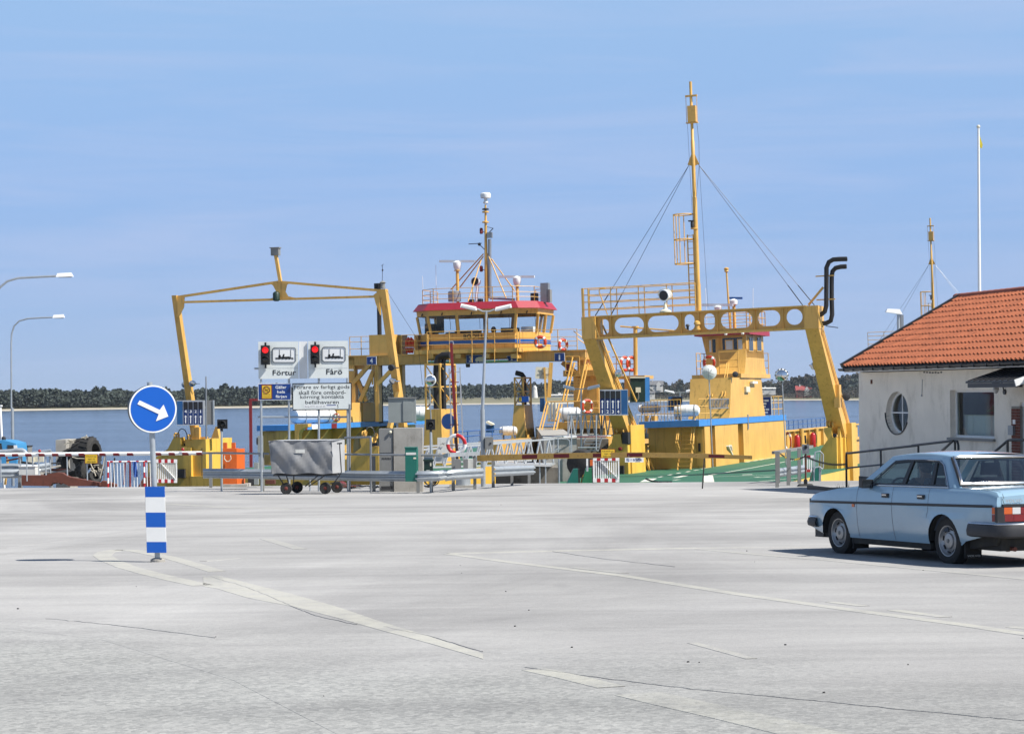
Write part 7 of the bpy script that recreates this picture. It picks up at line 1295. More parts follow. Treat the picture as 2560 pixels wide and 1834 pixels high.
truss('aluminium gangway truss below the lane signal 1 2 3 4', qe(240, 455), qe(740, 440), 52, 54, 5, 93, 95); truss('aluminium gangway truss right of the lane signal 1 2 3 4', qe(1250, 455), qe(1805, 465), 56, 52, 4, 100, 104); truss('aluminium gangway side rail between lane signal and pier', qe(740, 445), qe(1010, 455), 55, 50, 3, 95, 97)
t = thing('gangway_floor', 'grey gangway floor below the aluminium trusses', 'gangway', S(*qe(800, 790), 94)); mb = MB(); mb.hexa([S(*qd(1180, 1215), 79), S(*qd(2000, 1230), 80), S(*qd(2100, 1200), 90), S(*qd(1250, 1180), 90)], [p + V3(0, 0, .08) for p in (S(*qd(1180, 1215), 79), S(*qd(2000, 1230), 80), S(*qd(2100, 1200), 90), S(*qd(1250, 1180), 90))]); mb.build('floor_plate', 'alu', t); mb = MB(); mb.bar(S(*qe(1370, 770), 101), S(*qe(1820, 770), 104), .5, .25); mb.build('floor_plate', 'grey_steel', t)
t = handrail('thin grey handrails on the concrete pier', [[(*qd(1890, 800), 86), (*qd(2260, 770), 88)], [(*qe(0, 790), 87.5), (*qe(880, 770), 88.5)], [(*qe(20, 815), 87), (*qe(230, 815), 87), (*qe(265, 850), 87), (*qe(265, 1000), 87)], [(*qe(20, 985), 87), (*qe(130, 960), 87)], [(*qe(385, 945), 88), (*qe(660, 945), 88)]], [], 'galv', .022)
for x, y0_, y1_ in ((90, 800, 1010), (290, 460, 1000), (660, 460, 980), (100, 1080, 1470)): mb = MB(); mb.tube(S(*qe(x, y0_), 87.4), S(*qe(x, y1_), 87.4), .03, n=6); mb.build('post', 'galv', t)
for x in (1845, 1932, 2135): mb = MB(); mb.tube(S(*qd(x, 1100), 80), V3(S(*qd(x, 1100), 80).x, 80, gz(80)), .025, n=6); mb.build('post', 'galv', t)
t = thing('pier_steps', 'short grey steps against the concrete pier', 'steps', S(*qe(590, 1000), 88.6)); mb = MB()
for i in range(4): mb.bar(S(*qe(450 + i * 14, 985 - i * 48), 88.6), S(*qe(680 + i * 12, 985 - i * 48), 88.6), .25, .04)
for x in (440, 680): mb.bar(S(*qe(x, 1000), 88.6), S(*qe(x + 60, 800), 88.9), .05)
mb.build('treads', 'grey_steel', t)
Yl = 74; t = thing('ladder', 'light metal ladder standing by the red gauge mast', 'ladder', V3(S(1135, 1, Yl).x, Yl, gz(Yl)))
for x, y in ((1122.5, 920), (1149.5, 918)): mb = MB(); mb.bar(V3(S(x + 2, 1, Yl).x, Yl, gz(Yl)), S(x, y, Yl), .045); mb.build('rail', 'alu', t)
for i in range(6): y = 929 + i * 52; mb = MB(); mb.tube(S(1122, y, Yl), S(1150, y, Yl), .016, n=6); mb.build('rung', 'alu', t)
t = thing('red_mast', 'dark red gauge mast with cross rungs in front of the ladder', 'mast', V3(S(1132, 1, Yl - .3).x, Yl - .3, gz(Yl))); mb = MB(); mb.bar(V3(S(1136, 1, Yl - .3).x, Yl - .3, gz(Yl)), S(1128, 858, Yl - .3), .10); mb.build('mast', 'dark_red', t)
for y in (955, 1008, 1061, 1113): mb = MB(); mb.tube(S(1124, y, Yl - .3), S(1147, y, Yl - .3), .018, n=6); mb.build('rung', 'dark_red', t)
mb = MB(); mb.path([S(1123, 858, Yl - .3), S(1125, 853, Yl - .3), S(1132, 853, Yl - .3), S(1134, 860, Yl - .3)], .015, 5); mb.build('top_hook', 'galv', t); mb = MB(); mb.bar(S(1136.5, 1048, Yl - .4), V3(S(1138, 1, Yl - .4).x, Yl - .4, gz(Yl)), .07); mb.build('stay', 'black', t)
Yr = 72.5; t = thing('lifebuoy', 'large red and white lifebuoy hung by the red mast', 'life ring', S(1141, 1130, Yr)); cc = S(1141, 1110, Yr); Rr = 22 / FPX * Yr
for i in range(4): mb = MB(); mb.torus(cc, (.2, 1, 0), Rr, .065, 45 + i * 90 + 45, 45 + i * 90 + 135, n=8, m=10); mb.build('ring_segment', 'white' if i % 2 else 'fire_red', t)
t = thing('mirror_sign', 'round bluish mirror seen from behind on a thin post', 'traffic mirror', V3(S(1122, 1, 75).x, 75, gz(75))); c_ = S(1121, 1053, 75); mb = MB(); mb.lathe([(19.5 / FPX * 75 * .6, .04), (19.5 / FPX * 75, 0), (19.5 / FPX * 75, -.02)], c_, (.5, .86, 0), 24); mb.build('disc', 'blue_rail', t); cyl(t, 'post', 'galv', V3(S(1124, 1, 75.2).x, 75.2, gz(75)), S(1124, 1035, 75.2), .03)
t = thing('white_plate', 'pale plate leaning behind the lifebuoy', 'plate', V3(S(1106, 1, 76).x, 76, gz(76))); pb(t, 'plate', 'white_dirty', *qd(320, 795), *qd(480, 1030), 76, .03); mb = MB(); mb.bar(S(*qd(360, 900), 75.95), S(*qd(440, 880), 75.95), .01, .02); mb.bar(S(*qd(390, 870), 75.95), S(*qd(420, 910), 75.95), .01, .02); mb.build('scribble', 'cabinet_grey', t)
t = thing('electric_box', 'grey steel box on the tall twin lamp post', 'box', S(1221, 1122, 68.8)); pb(t, 'case', 'cabinet_grey', *qd(1032, 790), *qd(1152, 970), 68.7, .3); pb(t, 'lock', 'dark', *qd(1100, 870), *qd(1125, 890), 68.68, .03)
t = thing('pump_housing', 'grey cylinder footing with dark boxes behind the short guard rail', 'footing', GX(1158, 68)); b_ = GX(1158, 68); mb = MB(); mb.lathe([(.24, 0), (.24, .5), (.2, .55)], b_, n=18); mb.build('cylinder', 'galv', t); mb = MB(); mb.box(b_.x - .45, b_.x + .4, 67.7, 68.3, b_.z - .02, b_.z + .09); mb.build('slab', 'concrete', t); pb(t, 'dark_box', 'cabinet_grey', *qd(575, 1120), *qd(670, 1275), 68.4, .3); pb(t, 'dark_box', 'cabinet_grey', *qd(705, 1118), *qd(775, 1270), 68.4, .3); pb(t, 'light_box', 'white_dirty', *qd(775, 1115), *qd(850, 1280), 68.6, .3)
t = thing('blue_hut', 'small blue box with pale sloping roof beyond the twin lamp', 'hut', S(1225, 1080, 108)); k = lambda x, y, d=0: S(*qd(x, y), 108 + d); mb = MB(); mb.prism([k(1045, 720), k(1045, 605), k(1110, 620), k(1165, 612), k(1165, 720)], (0, 1.0, 0)); mb.build('body', 'blue_box', t); mb = MB(); mb.hexa([k(1040, 575, -.1), k(1075, 560, -.1), k(1170, 605, -.1), k(1120, 615, -.1)], [p + V3(0, .9, .05) for p in (k(1040, 575), k(1075, 560), k(1170, 605), k(1120, 615))]); mb.build('roof', 'cream', t)
t = thing('compass_board', 'square white board with star drawing seen from behind near plate 1', 'board', S(1360, 950, 108)); k = lambda x, y, d=0: S(*qk(x, y), 108 + d); mb = MB(); mb.prism([k(965, 935), k(1180, 945), k(1192, 960), k(1188, 1110), k(1175, 1122), k(950, 1112), k(942, 1095), k(950, 948)], (0, .04, 0)); mb.build('board', 'cream', t)
for p0, p1 in (((980, 1040), (1160, 1040)), ((1000, 970), (1120, 1090)), ((1110, 965), (1010, 1095)), ((1070, 950), (1075, 1110)), ((1030, 980), (1020, 1010)), ((1090, 1080), (1110, 1100))): mb = MB(); mb.bar(k(*p0, -.02), k(*p1, -.02), .01, .025, up=(0, 1, 0)); mb.build('star_line', 'cabinet_grey', t)
mb = MB(); mb.bar(k(1180, 870, .1), k(1150, 1390, .1), .22, .2); mb.bar(k(1080, 940, -.05), k(1105, 1450, -.05), .08, .1); mb.build('post', 'yellow', t)
# traffic mirrors
def mirror(label, cx, cy, r, Y, px, pyb, rim, m):
    b = V3(S(px, 1, Y).x, Y, min(gz(Y) if Y < 90 else -1.9, S(px, pyb, Y).z)); t = thing('traffic_mirror', label, 'traffic mirror', b, 'round traffic mirrors'); c_ = S(cx, cy, Y - .08); R = r / FPX * Y; mb = MB(); mb.lathe([(R, .06), (R * 1.0, 0), (R * .9, -.02)], c_, (0, 1, 0), 28); mb.build('back_shell', rim, t)
    mb = MB(); mb.lathe([(R * .9, 0), (R * .7, .05), (R * .4, .085), (.01, .10)], c_, (0, -1, 0), 28); mb.build('mirror_face', m, t)
    cyl(t, 'post', 'galv', b, S(px, cy, Y), .028); return t, c_, R
t, c_, R = mirror('pale round mirror disc seen from behind, in front of the right ferry tower', *qi(678, 1255), 18.5, 98, 1772, 1050, 'sign_white', 'sign_white'); mb = MB(); mb.bar(c_ + V3(-.06, -.12, .18), c_ + V3(-.05, -.12, -.3), .02); mb.bar(c_ + V3(-.1, -.12, .02), c_ + V3(.22, -.12, -.12), .02); mb.bar(c_ + V3(0, -.12, 0), c_ + V3(.12, -.12, .14), .02); mb.build('clamp', 'grey_steel', t)
t, c_, R = mirror('round convex mirror with black and white rim right of the right ferry tower', *qi(1755, 1300), 16.5, 100, 1955, 1100, 'white', 'mirror')
for i in range(12): a = 2 * math.pi * i / 12; mb = MB(); mb.lathe([(R * .11, 0), (R * .09, .03)], c_ + V3(math.cos(a) * R * .98, -.01, math.sin(a) * R * .98), (0, -1, 0), 8); mb.build('rim_dot', 'black', t)
t, c_, R = mirror('white rimmed round mirror inside the near lattice tower', *qj(1410, 1135), 14, 101, 1073, 1000, 'white_clean', 'mirror')
# green wedges and stop stand
for f, pts, lab, m_ in ((qe, [(220, 1480), (320, 1265), (385, 1262), (395, 1480)], 'dark green wedge stop on the quay, left one', 'green_box'), (qe, [(445, 1480), (505, 1260), (590, 1250), (605, 1480)], 'bright green wedge stop on the quay beside the striped gate', 'green_wedge'), (qg, [(1830, 1470), (1890, 1255), (1945, 1240), (1965, 1470)], 'dark green wedge stop under the tube hoop at right', 'green_box')):
    Y = 75; P_ = [S(*f(*p), Y) for p in pts]; t = thing('wedge_stop', lab, 'wedge stop', V3(P_[0].x, Y, gz(Y)), 'green wedge stops'); mb = MB(); mb.prism(P_, (0, .5, 0)); mb.build('body', m_, t); mb = MB(); mb.bar(P_[2] + V3(.03, .2, 0), P_[3] + V3(.03, .2, 0), .4, .06, up=(1, 0, 0)); mb.build('rubber_face', 'rubber', t)
t = thing('yellow_cone_plate', 'small yellow curved plate beside the bright green wedge', 'plate', S(1455, 1205, 75.6)); mb = MB(); mb.prism([S(*qe(*p), 75.6) for p in ((425, 1475), (440, 1400), (480, 1330), (500, 1300), (470, 1475))], (0, .05, 0)); mb.build('plate', 'sign_yellow', t)
t = thing('mooring_fender', 'black round rubber fender under the pier by the green wedges', 'fender', S(1460, 1170, 78)); mb = MB(); mb.lathe([(.3, -.4), (.5, -.3), (.55, 0), (.5, .3), (.3, .4)], S(*qe(440, 1180), 78.5), (.3, 1, 0), 20); mb.build('body', 'rubber', t)
t = thing('reflector_post', 'white post with orange plate at the left end of the striped gate', 'post', V3(S(1473, 1, 74).x, 74, gz(74))); pb(t, 'post', 'white', *qe(512, 1110), *qe(540, 1300), 74, .06); pb(t, 'plate', 'orange', *qe(568, 1125), *qe(610, 1215), 73.9, .03)
Yq = dep(2014, 1215); b = GX(2014, Yq); t = thing('stop_stand', 'grey stop hand sign on a pole with black rubber foot', 'sign stand', b); a, d = S(1994, 1219, Yq), S(2034, 1209, Yq); mb = MB(); mb.hexa([(a.x, Yq - .2, b.z), (d.x, Yq - .2, b.z), (d.x, Yq + .2, b.z), (a.x, Yq + .2, b.z)], [(a.x + .06, Yq - .14, d.z), (d.x - .06, Yq - .14, d.z), (d.x - .06, Yq + .14, d.z), (a.x + .06, Yq + .14, d.z)]); mb.build('foot', 'rubber', t)
mb = MB(); mb.tube(b, S(2014, 1130, Yq), .03); mb.build('pole', 'rust', t); mb = MB(); mb.tube(b, b + V3(0, 0, .22), .06); mb.tube(S(2014, 1108, Yq), S(2013, 1088, Yq), .03); mb.build('collar', 'black', t); pb(t, 'plate', 'grey_steel', 2005, 1110, 2023, 1134, Yq - .05, .02)
c_ = S(2014, 1119, Yq - .06); mb = MB(); mb.lathe([(.045, 0), (.045, .008)], c_, (0, -1, 0), 14)
for i in range(4): mb.bar(c_ + V3(-.03 + i * .02, -.004, .03), c_ + V3(-.035 + i * .023, -.004, .085 - abs(i - 1.5) * .008), .015)
mb.bar(c_ + V3(.03, -.004, 0), c_ + V3(.065, -.004, .035), .015); mb.build('hand_symbol', 'black', t); pb(t, 'text_bar', 'cabinet_grey', 2008, 1128, 2020, 1129.5, Yq - .053, .002)
t = thing('barrier_chain', 'black and yellow plastic chain hung from rail to sign stand to black railing', 'chain', S(2014, 1140, Yq))
def chain(p, q, sag, n, mats):
    for i in range(n):
        u = (i + .5) / n; c_ = p + (q - p) * u - V3(0, 0, sag * 4 * u * (1 - u)); d = (q - p).normalized() - V3(0, 0, sag * 4 * (1 - 2 * u) / (q - p).length); d.normalize(); mb = MB(); mb.torus(c_, d.cross(V3(0, 0, 1) if i % 2 else V3(0, 1, 0)).normalized(), .032, .009, n=8, m=5); mb.v = [c_ + (v - c_) + d * (v - c_).dot(d) * .5 for v in mb.v]; mb.build('chain_link', mats[(i // 6) % len(mats)], t)
chain(S(1950, 1133, 70), S(2012, 1140, Yq), .15, 30, ['black', 'sign_yellow']); chain(S(2014, 1140, Yq), S(2114, 1160, 63), .10, 46, ['black'])
t = thing('tube_hoop', 'grey bent tube hoop with bars beside the right gantry foot', 'hoop', V3(S(2045, 1, 73).x, 73, gz(73))); ppath(t, 'hoop', 'galv', [(2035, 1207), (2035, 1145), (2038, 1130), (2050, 1127), (2058, 1135), (2058, 1170)], 73, .022); ppath(t, 'hoop', 'galv', [(2033, 1178), (2038, 1168), (2048, 1166), (2057, 1172)], 72.9, .022)
for x in (2039, 2045, 2052): ppath(t, 'bar', 'galv', [(x, 1133), (x, 1168)], 73, .014)
for x in (2049, 2052): ppath(t, 'leg', 'galv', [(x - 1, 1206), (x, 1168)], 72.95, .018)
t = thing('bench_rack', 'grey and red steel parts lying under the sign frame', 'steel parts', GX(690, 70))
for x0, y0_, x1, y1_, m_ in ((1690, 1430, 1830, 1490, 'rust'), (1430, 1270, 1510, 1510, 'dark'), (1520, 1170, 1580, 1500, 'box_grey')): pb(t, 'part', m_, *qb(x0, y0_), *qb(x1, y1_), 71 + x0 * .0003, .3)
t = thing('red_hose', 'crumpled dark red hose on the ground by the cart', 'hose', G(850, 1218)); mb = MB(); mb.path([G(838, 1221, .05), G(846, 1219, .1), G(852, 1216, .14), G(858, 1214, .1), G(862, 1213, .05)], .06, 8); mb.build('hose', 'dark_red', t)
t = thing('cable_coil', 'dark cables and scraps coiled at the guard rail foot', 'cables', G(905, 1222)); 
for i in range(12): x = random.uniform(840, 1000); mb = MB(); mb.path([G(x + random.uniform(-14, 14) * j, 1219 + random.uniform(-1, 3), .03 + random.uniform(0, .06)) for j in range(4)], .025, 5); mb.build('cable', random.choice(['black', 'dark', 'rust']), t)
for i in range(6): p = G(1062 + i * 3, 1222 - i, 0) + V3(0, 1, 0); mb = MB(); mb.torus(p + V3(0, 0, .25), (.2, 1, 0), .2 + .03 * (i % 3), .018, n=16, m=5); mb.build('cable', 'black', t)
# ------------------------------------------------------------------ harbour office at the right
HB = Frame(GX(2149, 62), 75.97, 0)
hw0 = lambda q, y=0: HB.h(q, 'y', y)
ho = thing('harbour_office', 'beige rendered building with orange pantile roof and round window at right', 'building', HB.O)
H_ = lambda mb, name, m, par=None, **k: mb.build(name, m, par or ho, HB, **k)
def hrect(f, x0, y0, x1, y1, y=0):
    a, b = hw0(f(x0, y0), y), hw0(f(x1, y1), y); return min(a.x, b.x), min(a.z, b.z), max(a.x, b.x), max(a.z, b.z)
ze = hw0(qr(485, 915), 0).z; XW = 20.0
cw = hw0(qr(788, 1240), 0); cl, cr = hw0(qr(699, 1240), 0), hw0(qr(879, 1240), 0); ct, cbm = hw0(qr(790, 1068), 0), hw0(qr(790, 1411), 0)
ox, oz = (cl.x + cr.x) / 2, (ct.z + cbm.z) / 2; rx, rz = (cr.x - cl.x) / 2, (ct.z - cbm.z) / 2
def ell(k, n=36): return [(ox + rx * k * math.cos(2 * math.pi * i / n), oz + rz * k * math.sin(2 * math.pi * i / n)) for i in range(n)]
wr = hrect(qr, 1218, 1056, 1580, 1452); dx0 = hw0(qr(1785, 1200), 0).x
wall = web([(0, -.35), (XW, -.35), (XW, ze), (0, ze)], [ell(1.0), [(wr[0], wr[1]), (wr[2], wr[1]), (wr[2], wr[3]), (wr[0], wr[3])], [(dx0, -.3), (dx0 + 1.6, -.3), (dx0 + 1.6, 2.6), (dx0, 2.6)]], 0, .28)
wl = H_(wall, 'wall', 'wall_render', angle=30)
mb = MB(); mb.box(0, .28, .28, 7.0, -.35, ze); mb.box(0, XW, 6.8, 7.05, -.35, ze); mb.box(XW - .28, XW, .28, 6.8, -.35, ze); H_(mb, 'wall', 'wall_render')
mb = MB(); mb.box(-.02, XW, -.02, 0, -.4, hw0(qh(960, 1375), 0).z); mb.box(-.02, 0, 0, 7, -.4, hw0(qh(960, 1375), 0).z); H_(mb, 'plinth', 'plinth')
# gable wall triangle and interior
yrid = 3.28; zr_ = ze + 2.25
mb = MB(); mb.prism([(.02, 0, ze), (.02, 7.0, ze), (.02, yrid, zr_ - .25)], (.2, 0, 0)); mb.prism([(XW - .2, 0, ze), (XW - .2, 7.0, ze), (XW - .2, yrid, zr_ - .25)], (.19, 0, 0)); H_(mb, 'gable', 'wall_render')
mb = MB(); mb.box(.3, XW, 2.6, 2.7, -.3, ze); mb.box(.3, XW, .3, 6.8, -.32, -.28); mb.box(.3, XW, .3, 6.8, ze - .05, ze); H_(mb, 'interior', 'cabinet_grey')
# round window: reveal, frame, cross bars, four panes, black sill ring
def ering(k0, k1, y, name, m, par, a0=0, a1=360, dep=.05):
    n = 40; mb = MB(); rows = []
    for i in range(n + 1):
        a = R_(a0 + (a1 - a0) * i / n); c_, s_ = math.cos(a), math.sin(a)
        rows.append([(ox + rx * k0 * c_, y, oz + rz * k0 * s_), (ox + rx * k1 * c_, y, oz + rz * k1 * s_), (ox + rx * k1 * c_, y + dep, oz + rz * k1 * s_), (ox + rx * k0 * c_, y + dep, oz + rz * k0 * s_), (ox + rx * k0 * c_, y, oz + rz * k0 * s_)])
    mb.sheet(rows); return H_(mb, name, m, par)
rw_ = ering(.90, 1.0, .16, 'round_window', 'white', None)
ering(1.0, 1.05, -.03, 'sill_flashing', 'black_metal', rw_, 180, 335, .12)
mb = MB(); mb.box(ox - .02, ox + .02, .165, .20, oz - rz * .93, oz + rz * .93); mb.box(ox - rx * .93, ox + rx * .93, .16, .195, oz - .018, oz + .018); H_(mb, 'glazing_bar', 'white', rw_)
for k in range(4):
    pts = [(ox, .185, oz)] + [(ox + rx * .92 * math.cos(R_(90 * k + 90 * i / 8)), .185, oz + rz * .92 * math.sin(R_(90 * k + 90 * i / 8))) for i in range(9)]; mb = MB(); mb.add(pts, [tuple(range(10))]); H_(mb, 'pane', 'glass_dark', rw_)
mb = MB(); mb.box(ox - rx, ox + rx, .75, .78, oz - rz, oz + rz); H_(mb, 'blind', 'box_grey', rw_)
# big window
x0, z0_, x1, z1_ = wr; mb = MB(); f_ = .06
mb.box(x0, x1, .16, .22, z0_, z0_ + f_); mb.box(x0, x1, .16, .22, z1_ - f_, z1_); mb.box(x0, x0 + f_, .16, .22, z0_ + f_, z1_ - f_); mb.box(x1 - f_, x1, .16, .22, z0_ + f_, z1_ - f_); bw_ = H_(mb, 'window', 'white')
mb = MB(); mb.add([(x0, .19, z0_), (x1, .19, z0_), (x1, .19, z1_), (x0, .19, z1_)], [(0, 1, 2, 3)]); H_(mb, 'pane', 'glass_dark', bw_)
mb = MB(); mb.box(x0 - .06, x1 + .06, -.08, .16, z0_ - .07, z0_ - .005); H_(mb, 'sill', 'cabinet_grey', bw_)
nx = 24; mb = MB(); mb.sheet([[(x0 + (x1 - x0) * i / nx, .42 + .03 * math.sin(i * 1.9), z0_ + .02 + (z1_ - z0_) * .45 * j) for i in range(nx + 1)] for j in (0, 1)]); H_(mb, 'curtain', 'white', bw_)
mb = MB(); mb.box(x0, x1, .40, .43, z0_ + (z1_ - z0_) * .455, z0_ + (z1_ - z0_) * .475); H_(mb, 'curtain_rod', 'cream', bw_)
xm = (x0 + x1) / 2; zm = z0_ + (z1_ - z0_) * .5; mb = MB(); mb.lathe([(.55, 0), (.5, .03), (.08, .42)], (xm, 1.0, zm + .05), n=20); H_(mb, 'lampshade', 'green_wedge', bw_)
# door with brick jamb
bx0, bx1 = hw0(qr(1715, 1200), -.03).x, hw0(qr(1786, 1200), -.03).x
mb = MB(); mb.box(bx0, bx1, -.02, .1, -.3, 2.5); jm = H_(mb, 'brick_jamb', 'mortar')
bl = MB(); bw = (bx1 - bx0) / 2 - .012; bl.box(-bw / 2, bw / 2, -.02, .02, -.03, .03); src = None; nrow = 36
for i in range(nrow):
    for j in range(3 if i % 2 else 2):
        wj = bw if not (i % 2) else (bw / 2 - .006 if j in (0, 2) else bw); xj = (bx0 + .006 + bw / 2 + j * (bw + .012)) if not (i % 2) else (bx0 + .006 + [bw / 4, bw / 2 + .006 + bw / 2 - .003, bw * 1.5 + .018 + bw / 4][j])
        if src is None or True:
            b1 = MB(); zz = -.25 + i * .075; b1.box(xj - wj / 2, xj + wj / 2, -.03 - random.uniform(0, .004), .0, zz, zz + .064); b1.build('brick', 'brick', jm, HB, smooth=False)
mb = MB(); mb.box(dx0, dx0 + .09, .05, .15, -.3, 2.6); mb.box(dx0 + 1.5, dx0 + 1.6, .05, .15, -.3, 2.6); mb.box(dx0 + .09, dx0 + 1.5, .05, .15, 2.5, 2.6); mb.box(dx0 + .09, dx0 + 1.5, .05, .15, .75, .9); dr = H_(mb, 'door', 'white')
mb = MB(); mb.box(dx0 + .09, dx0 + 1.5, .09, .11, -.3, 2.5); H_(mb, 'door_glass', 'pane', dr); mb = MB(); mb.box(dx0 + .09, dx0 + 1.5, .06, .14, -.3, .75); H_(mb, 'kick_panel', 'door_grey', dr)
a = hrect(qr, 1705, 1342, 1746, 1420, -.04); mb = MB(); mb.box(a[0], a[2], -.10, -.0, a[1], a[3]); H_(mb, 'intercom', 'grey_steel'); a = hrect(qr, 1730, 1295, 1750, 1332, -.04); mb = MB(); mb.box(a[0], a[2], -.05, -.03, a[1], a[3]); H_(mb, 'notice', 'white_clean')
# canopy over the door
c1 = hw0(qr(1345, 985), -1.2); c2 = hw0(qr(1752, 992), -1.2); c3 = hw0(qr(1680, 868), -.02); c4x = c3.x + (c2.x - c1.x)
mb = MB(); th_ = .05; mb.hexa([(c1.x, -1.2, c1.z - th_), (c2.x, -1.2, c1.z - th_), (c4x, .0, c3.z - th_), (c3.x, .0, c3.z - th_)], [(c1.x, -1.2, c1.z), (c2.x, -1.2, c1.z), (c4x, .0, c3.z), (c3.x, .0, c3.z)]); cp = H_(mb, 'canopy', 'black_metal')
for i in range(9): u = (i + .5) / 9; mb = MB(); mb.bar((c1.x + (c2.x - c1.x) * u, -1.2, c1.z + .012), (c3.x + (c4x - c3.x) * u, 0, c3.z + .012), .02, .03); H_(mb, 'seam', 'black_metal', cp)
mb = MB(); mb.box(c1.x + .05, c2.x - .02, -1.17, -1.0, c1.z - .16, c1.z - th_ - .003); H_(mb, 'canopy_edge', 'black_metal', cp); mb = MB(); mb.bar((c2.x + .01, -1.22, c1.z - .06), (c4x + .01, 0, c3.z - .05), .03, .16); H_(mb, 'barge_board', 'white', cp)
# wall lamp
lc = hw0(qr(1592, 1045), -.45); wa = hw0(qr(1668, 1070), 0); mb = MB(); mb.path([(wa.x, -.03, wa.z), (wa.x, -.1, wa.z + .25), (wa.x - .02, -.3, wa.z + .32), (lc.x, -.45, lc.z + .3)], .018, 6); mb.lathe([(.07, 0), (.07, .04)], (wa.x, -.0, wa.z), (0, -1, 0), 12); wlp = H_(mb, 'wall_lamp', 'black_metal')
mb = MB(); mb.lathe([(.02, .24), (.05, .2), (.16, .08), (.17, .06), (.06, .05)], lc, n=16); H_(mb, 'lamp_hood', 'black_metal', wlp); mb = MB(); mb.lathe([(.06, .05), (.085, -.02), (.05, -.1), (.01, -.12)], lc, n=14); H_(mb, 'lamp_glass', 'lens_white', wlp)
for q0, q1 in ((qr(994, 968), qr(990, 1100)),): a, b = hw0(q0, -.01), hw0(q1, -.01); mb = MB(); mb.tube(a, b, .008, n=5); mb.ball(b, .03, n=6, m=4); H_(mb, 'cable', 'grey_steel')
for q in (qr(583, 988),): a = hw0(q, -.01); mb = MB(); mb.box(a.x - .03, a.x + .03, -.04, 0, a.z - .06, a.z + .06); H_(mb, 'wall_hook', 'rust')
for i in range(7): a = hw0(qr(1010 + i * 23, 912 + random.uniform(-4, 4)), 0); mb = MB(); mb.box(a.x - .05, a.x + .05, -.006, .0, a.z - .02, a.z + .02); H_(mb, 'plaster_chip', 'dark')
# roof
e0 = HB.h(qr(345, 868), 'y', -.55); xe0 = e0.x; zev = e0.z; rd = HB.h(qr(1285, 302), 'y', yrid); zrd = rd.z; sl_len = math.hypot(yrid + .55, zrd - zev)
up_s = Vector((0, yrid + .55, zrd - zev)).normalized(); nr = Vector((0, -(zrd - zev), yrid + .55)).normalized()
mb = MB(); mb.hexa([(xe0, -.55, zev - .10), (XW, -.55, zev - .10), (XW, yrid, zrd - .10), (xe0, yrid, zrd - .10)], [(xe0, -.55, zev - .03), (XW, -.55, zev - .03), (XW, yrid, zrd - .03), (xe0, yrid, zrd - .03)]); mb.hexa([(xe0, yrid, zrd - .1), (XW, yrid, zrd - .1), (XW, 7.4, zev - .1), (xe0, 7.4, zev - .1)], [(xe0, yrid, zrd - .03), (XW, yrid, zrd - .03), (XW, 7.4, zev - .03), (xe0, 7.4, zev - .03)]); rf_ = H_(mb, 'roof', 'plinth')
TWd, NCR = .222, 12; TL = sl_len / NCR
def tile_mesh():
    mb = MB(); prof = [(-.5, .010), (-.36, .048), (-.18, .060), (-.02, .040), (.12, .004), (.34, -.008), (.5, .002)]; rows = []
    for u, lift in ((-.02, .036), (1.04, .0)): rows.append([Vector((x * TWd * 1.03, 0, 0)) + up_s * (u * TL) + nr * (z + lift) for x, z in prof])
    low = [p - nr * .03 for p in rows[0]]; mb.sheet([low, rows[0], rows[1]]); return mb
tb = tile_mesh(); NC = int((12.6 - xe0) / TWd); tl = [(i, j) for j in range(NCR) for i in range(NC)]
tl.sort(key=lambda t_: -(t_[0] * TWd * 2 - t_[1] * .12)); vis = tl[:300]; rest = tl[300:]
first = None
for i, j in vis:
    p = Vector((xe0 + .12 + (i + .5) * TWd, -.55, zev)) + up_s * (j * TL) + nr * random.uniform(-.004, .006)
    if first is None:
        m1 = MB(); m1.v = [v.copy() for v in tb.v]; m1.f = [list(f) for f in tb.f]; me = bpy.data.meshes.new('tile'); me.from_pydata([tuple(HB.e1 * v.x + HB.e2 * v.y + HB.e3 * v.z) for v in m1.v], [], m1.f); me.update(); me.polygons.foreach_set('use_smooth', [True] * len(me.polygons)); me.set_sharp_from_angle(angle=R_(60)); me.materials.append(M['tile']); first = me
    o = bpy.data.objects.new('tile', first); COL.objects.link(o); o.parent = rf_; o.location = HB.w(p) - HB.O; o.rotation_euler = (random.uniform(-.006, .006), random.uniform(-.006, .006), random.uniform(-.012, .012))
mb = MB()
for i, j in rest:
    p = Vector((xe0 + .12 + (i + .5) * TWd, -.55, zev)) + up_s * (j * TL) + nr * random.uniform(-.004, .006); mb.add([v + p for v in tb.v], tb.f)
o = H_(mb, 'far_tiles', 'tile', rf_, angle=60); o['kind'] = 'stuff'
for i in range(24):
    xr = rd.x - .1 + i * .36; mb = MB(); n = 8; rows = [[(xr + u, yrid + .13 * k * math.cos(math.pi * q / n), zrd + .0 + .11 * k * math.sin(math.pi * q / n)) for q in range(n + 1)] for u, k in ((0, 1.06), (.38, .96))]; mb.sheet(rows); mb.sheet([[(a_, b_, c_ - .02) for a_, b_, c_ in r] for r in rows]); H_(mb, 'ridge_tile', 'tile_ridge', rf_)
mb = MB(); mb.bar((xe0 + .03, -.6, zev + .03), (xe0 + .03, yrid, zrd + .05), .10, .14); H_(mb, 'verge_trim', 'black_metal', rf_)
mb = MB(); n = 8; rows = [[(x, -.63 + .07 * math.cos(math.pi + math.pi * q / n), zev - .05 + .07 * math.sin(math.pi + math.pi * q / n)) for q in range(n + 1)] for x in (xe0, XW)]; mb.sheet(rows); mb.sheet([[(a_, b_, c_ - .008) for a_, b_, c_ in r] for r in rows]); H_(mb, 'gutter', 'black_metal', rf_)
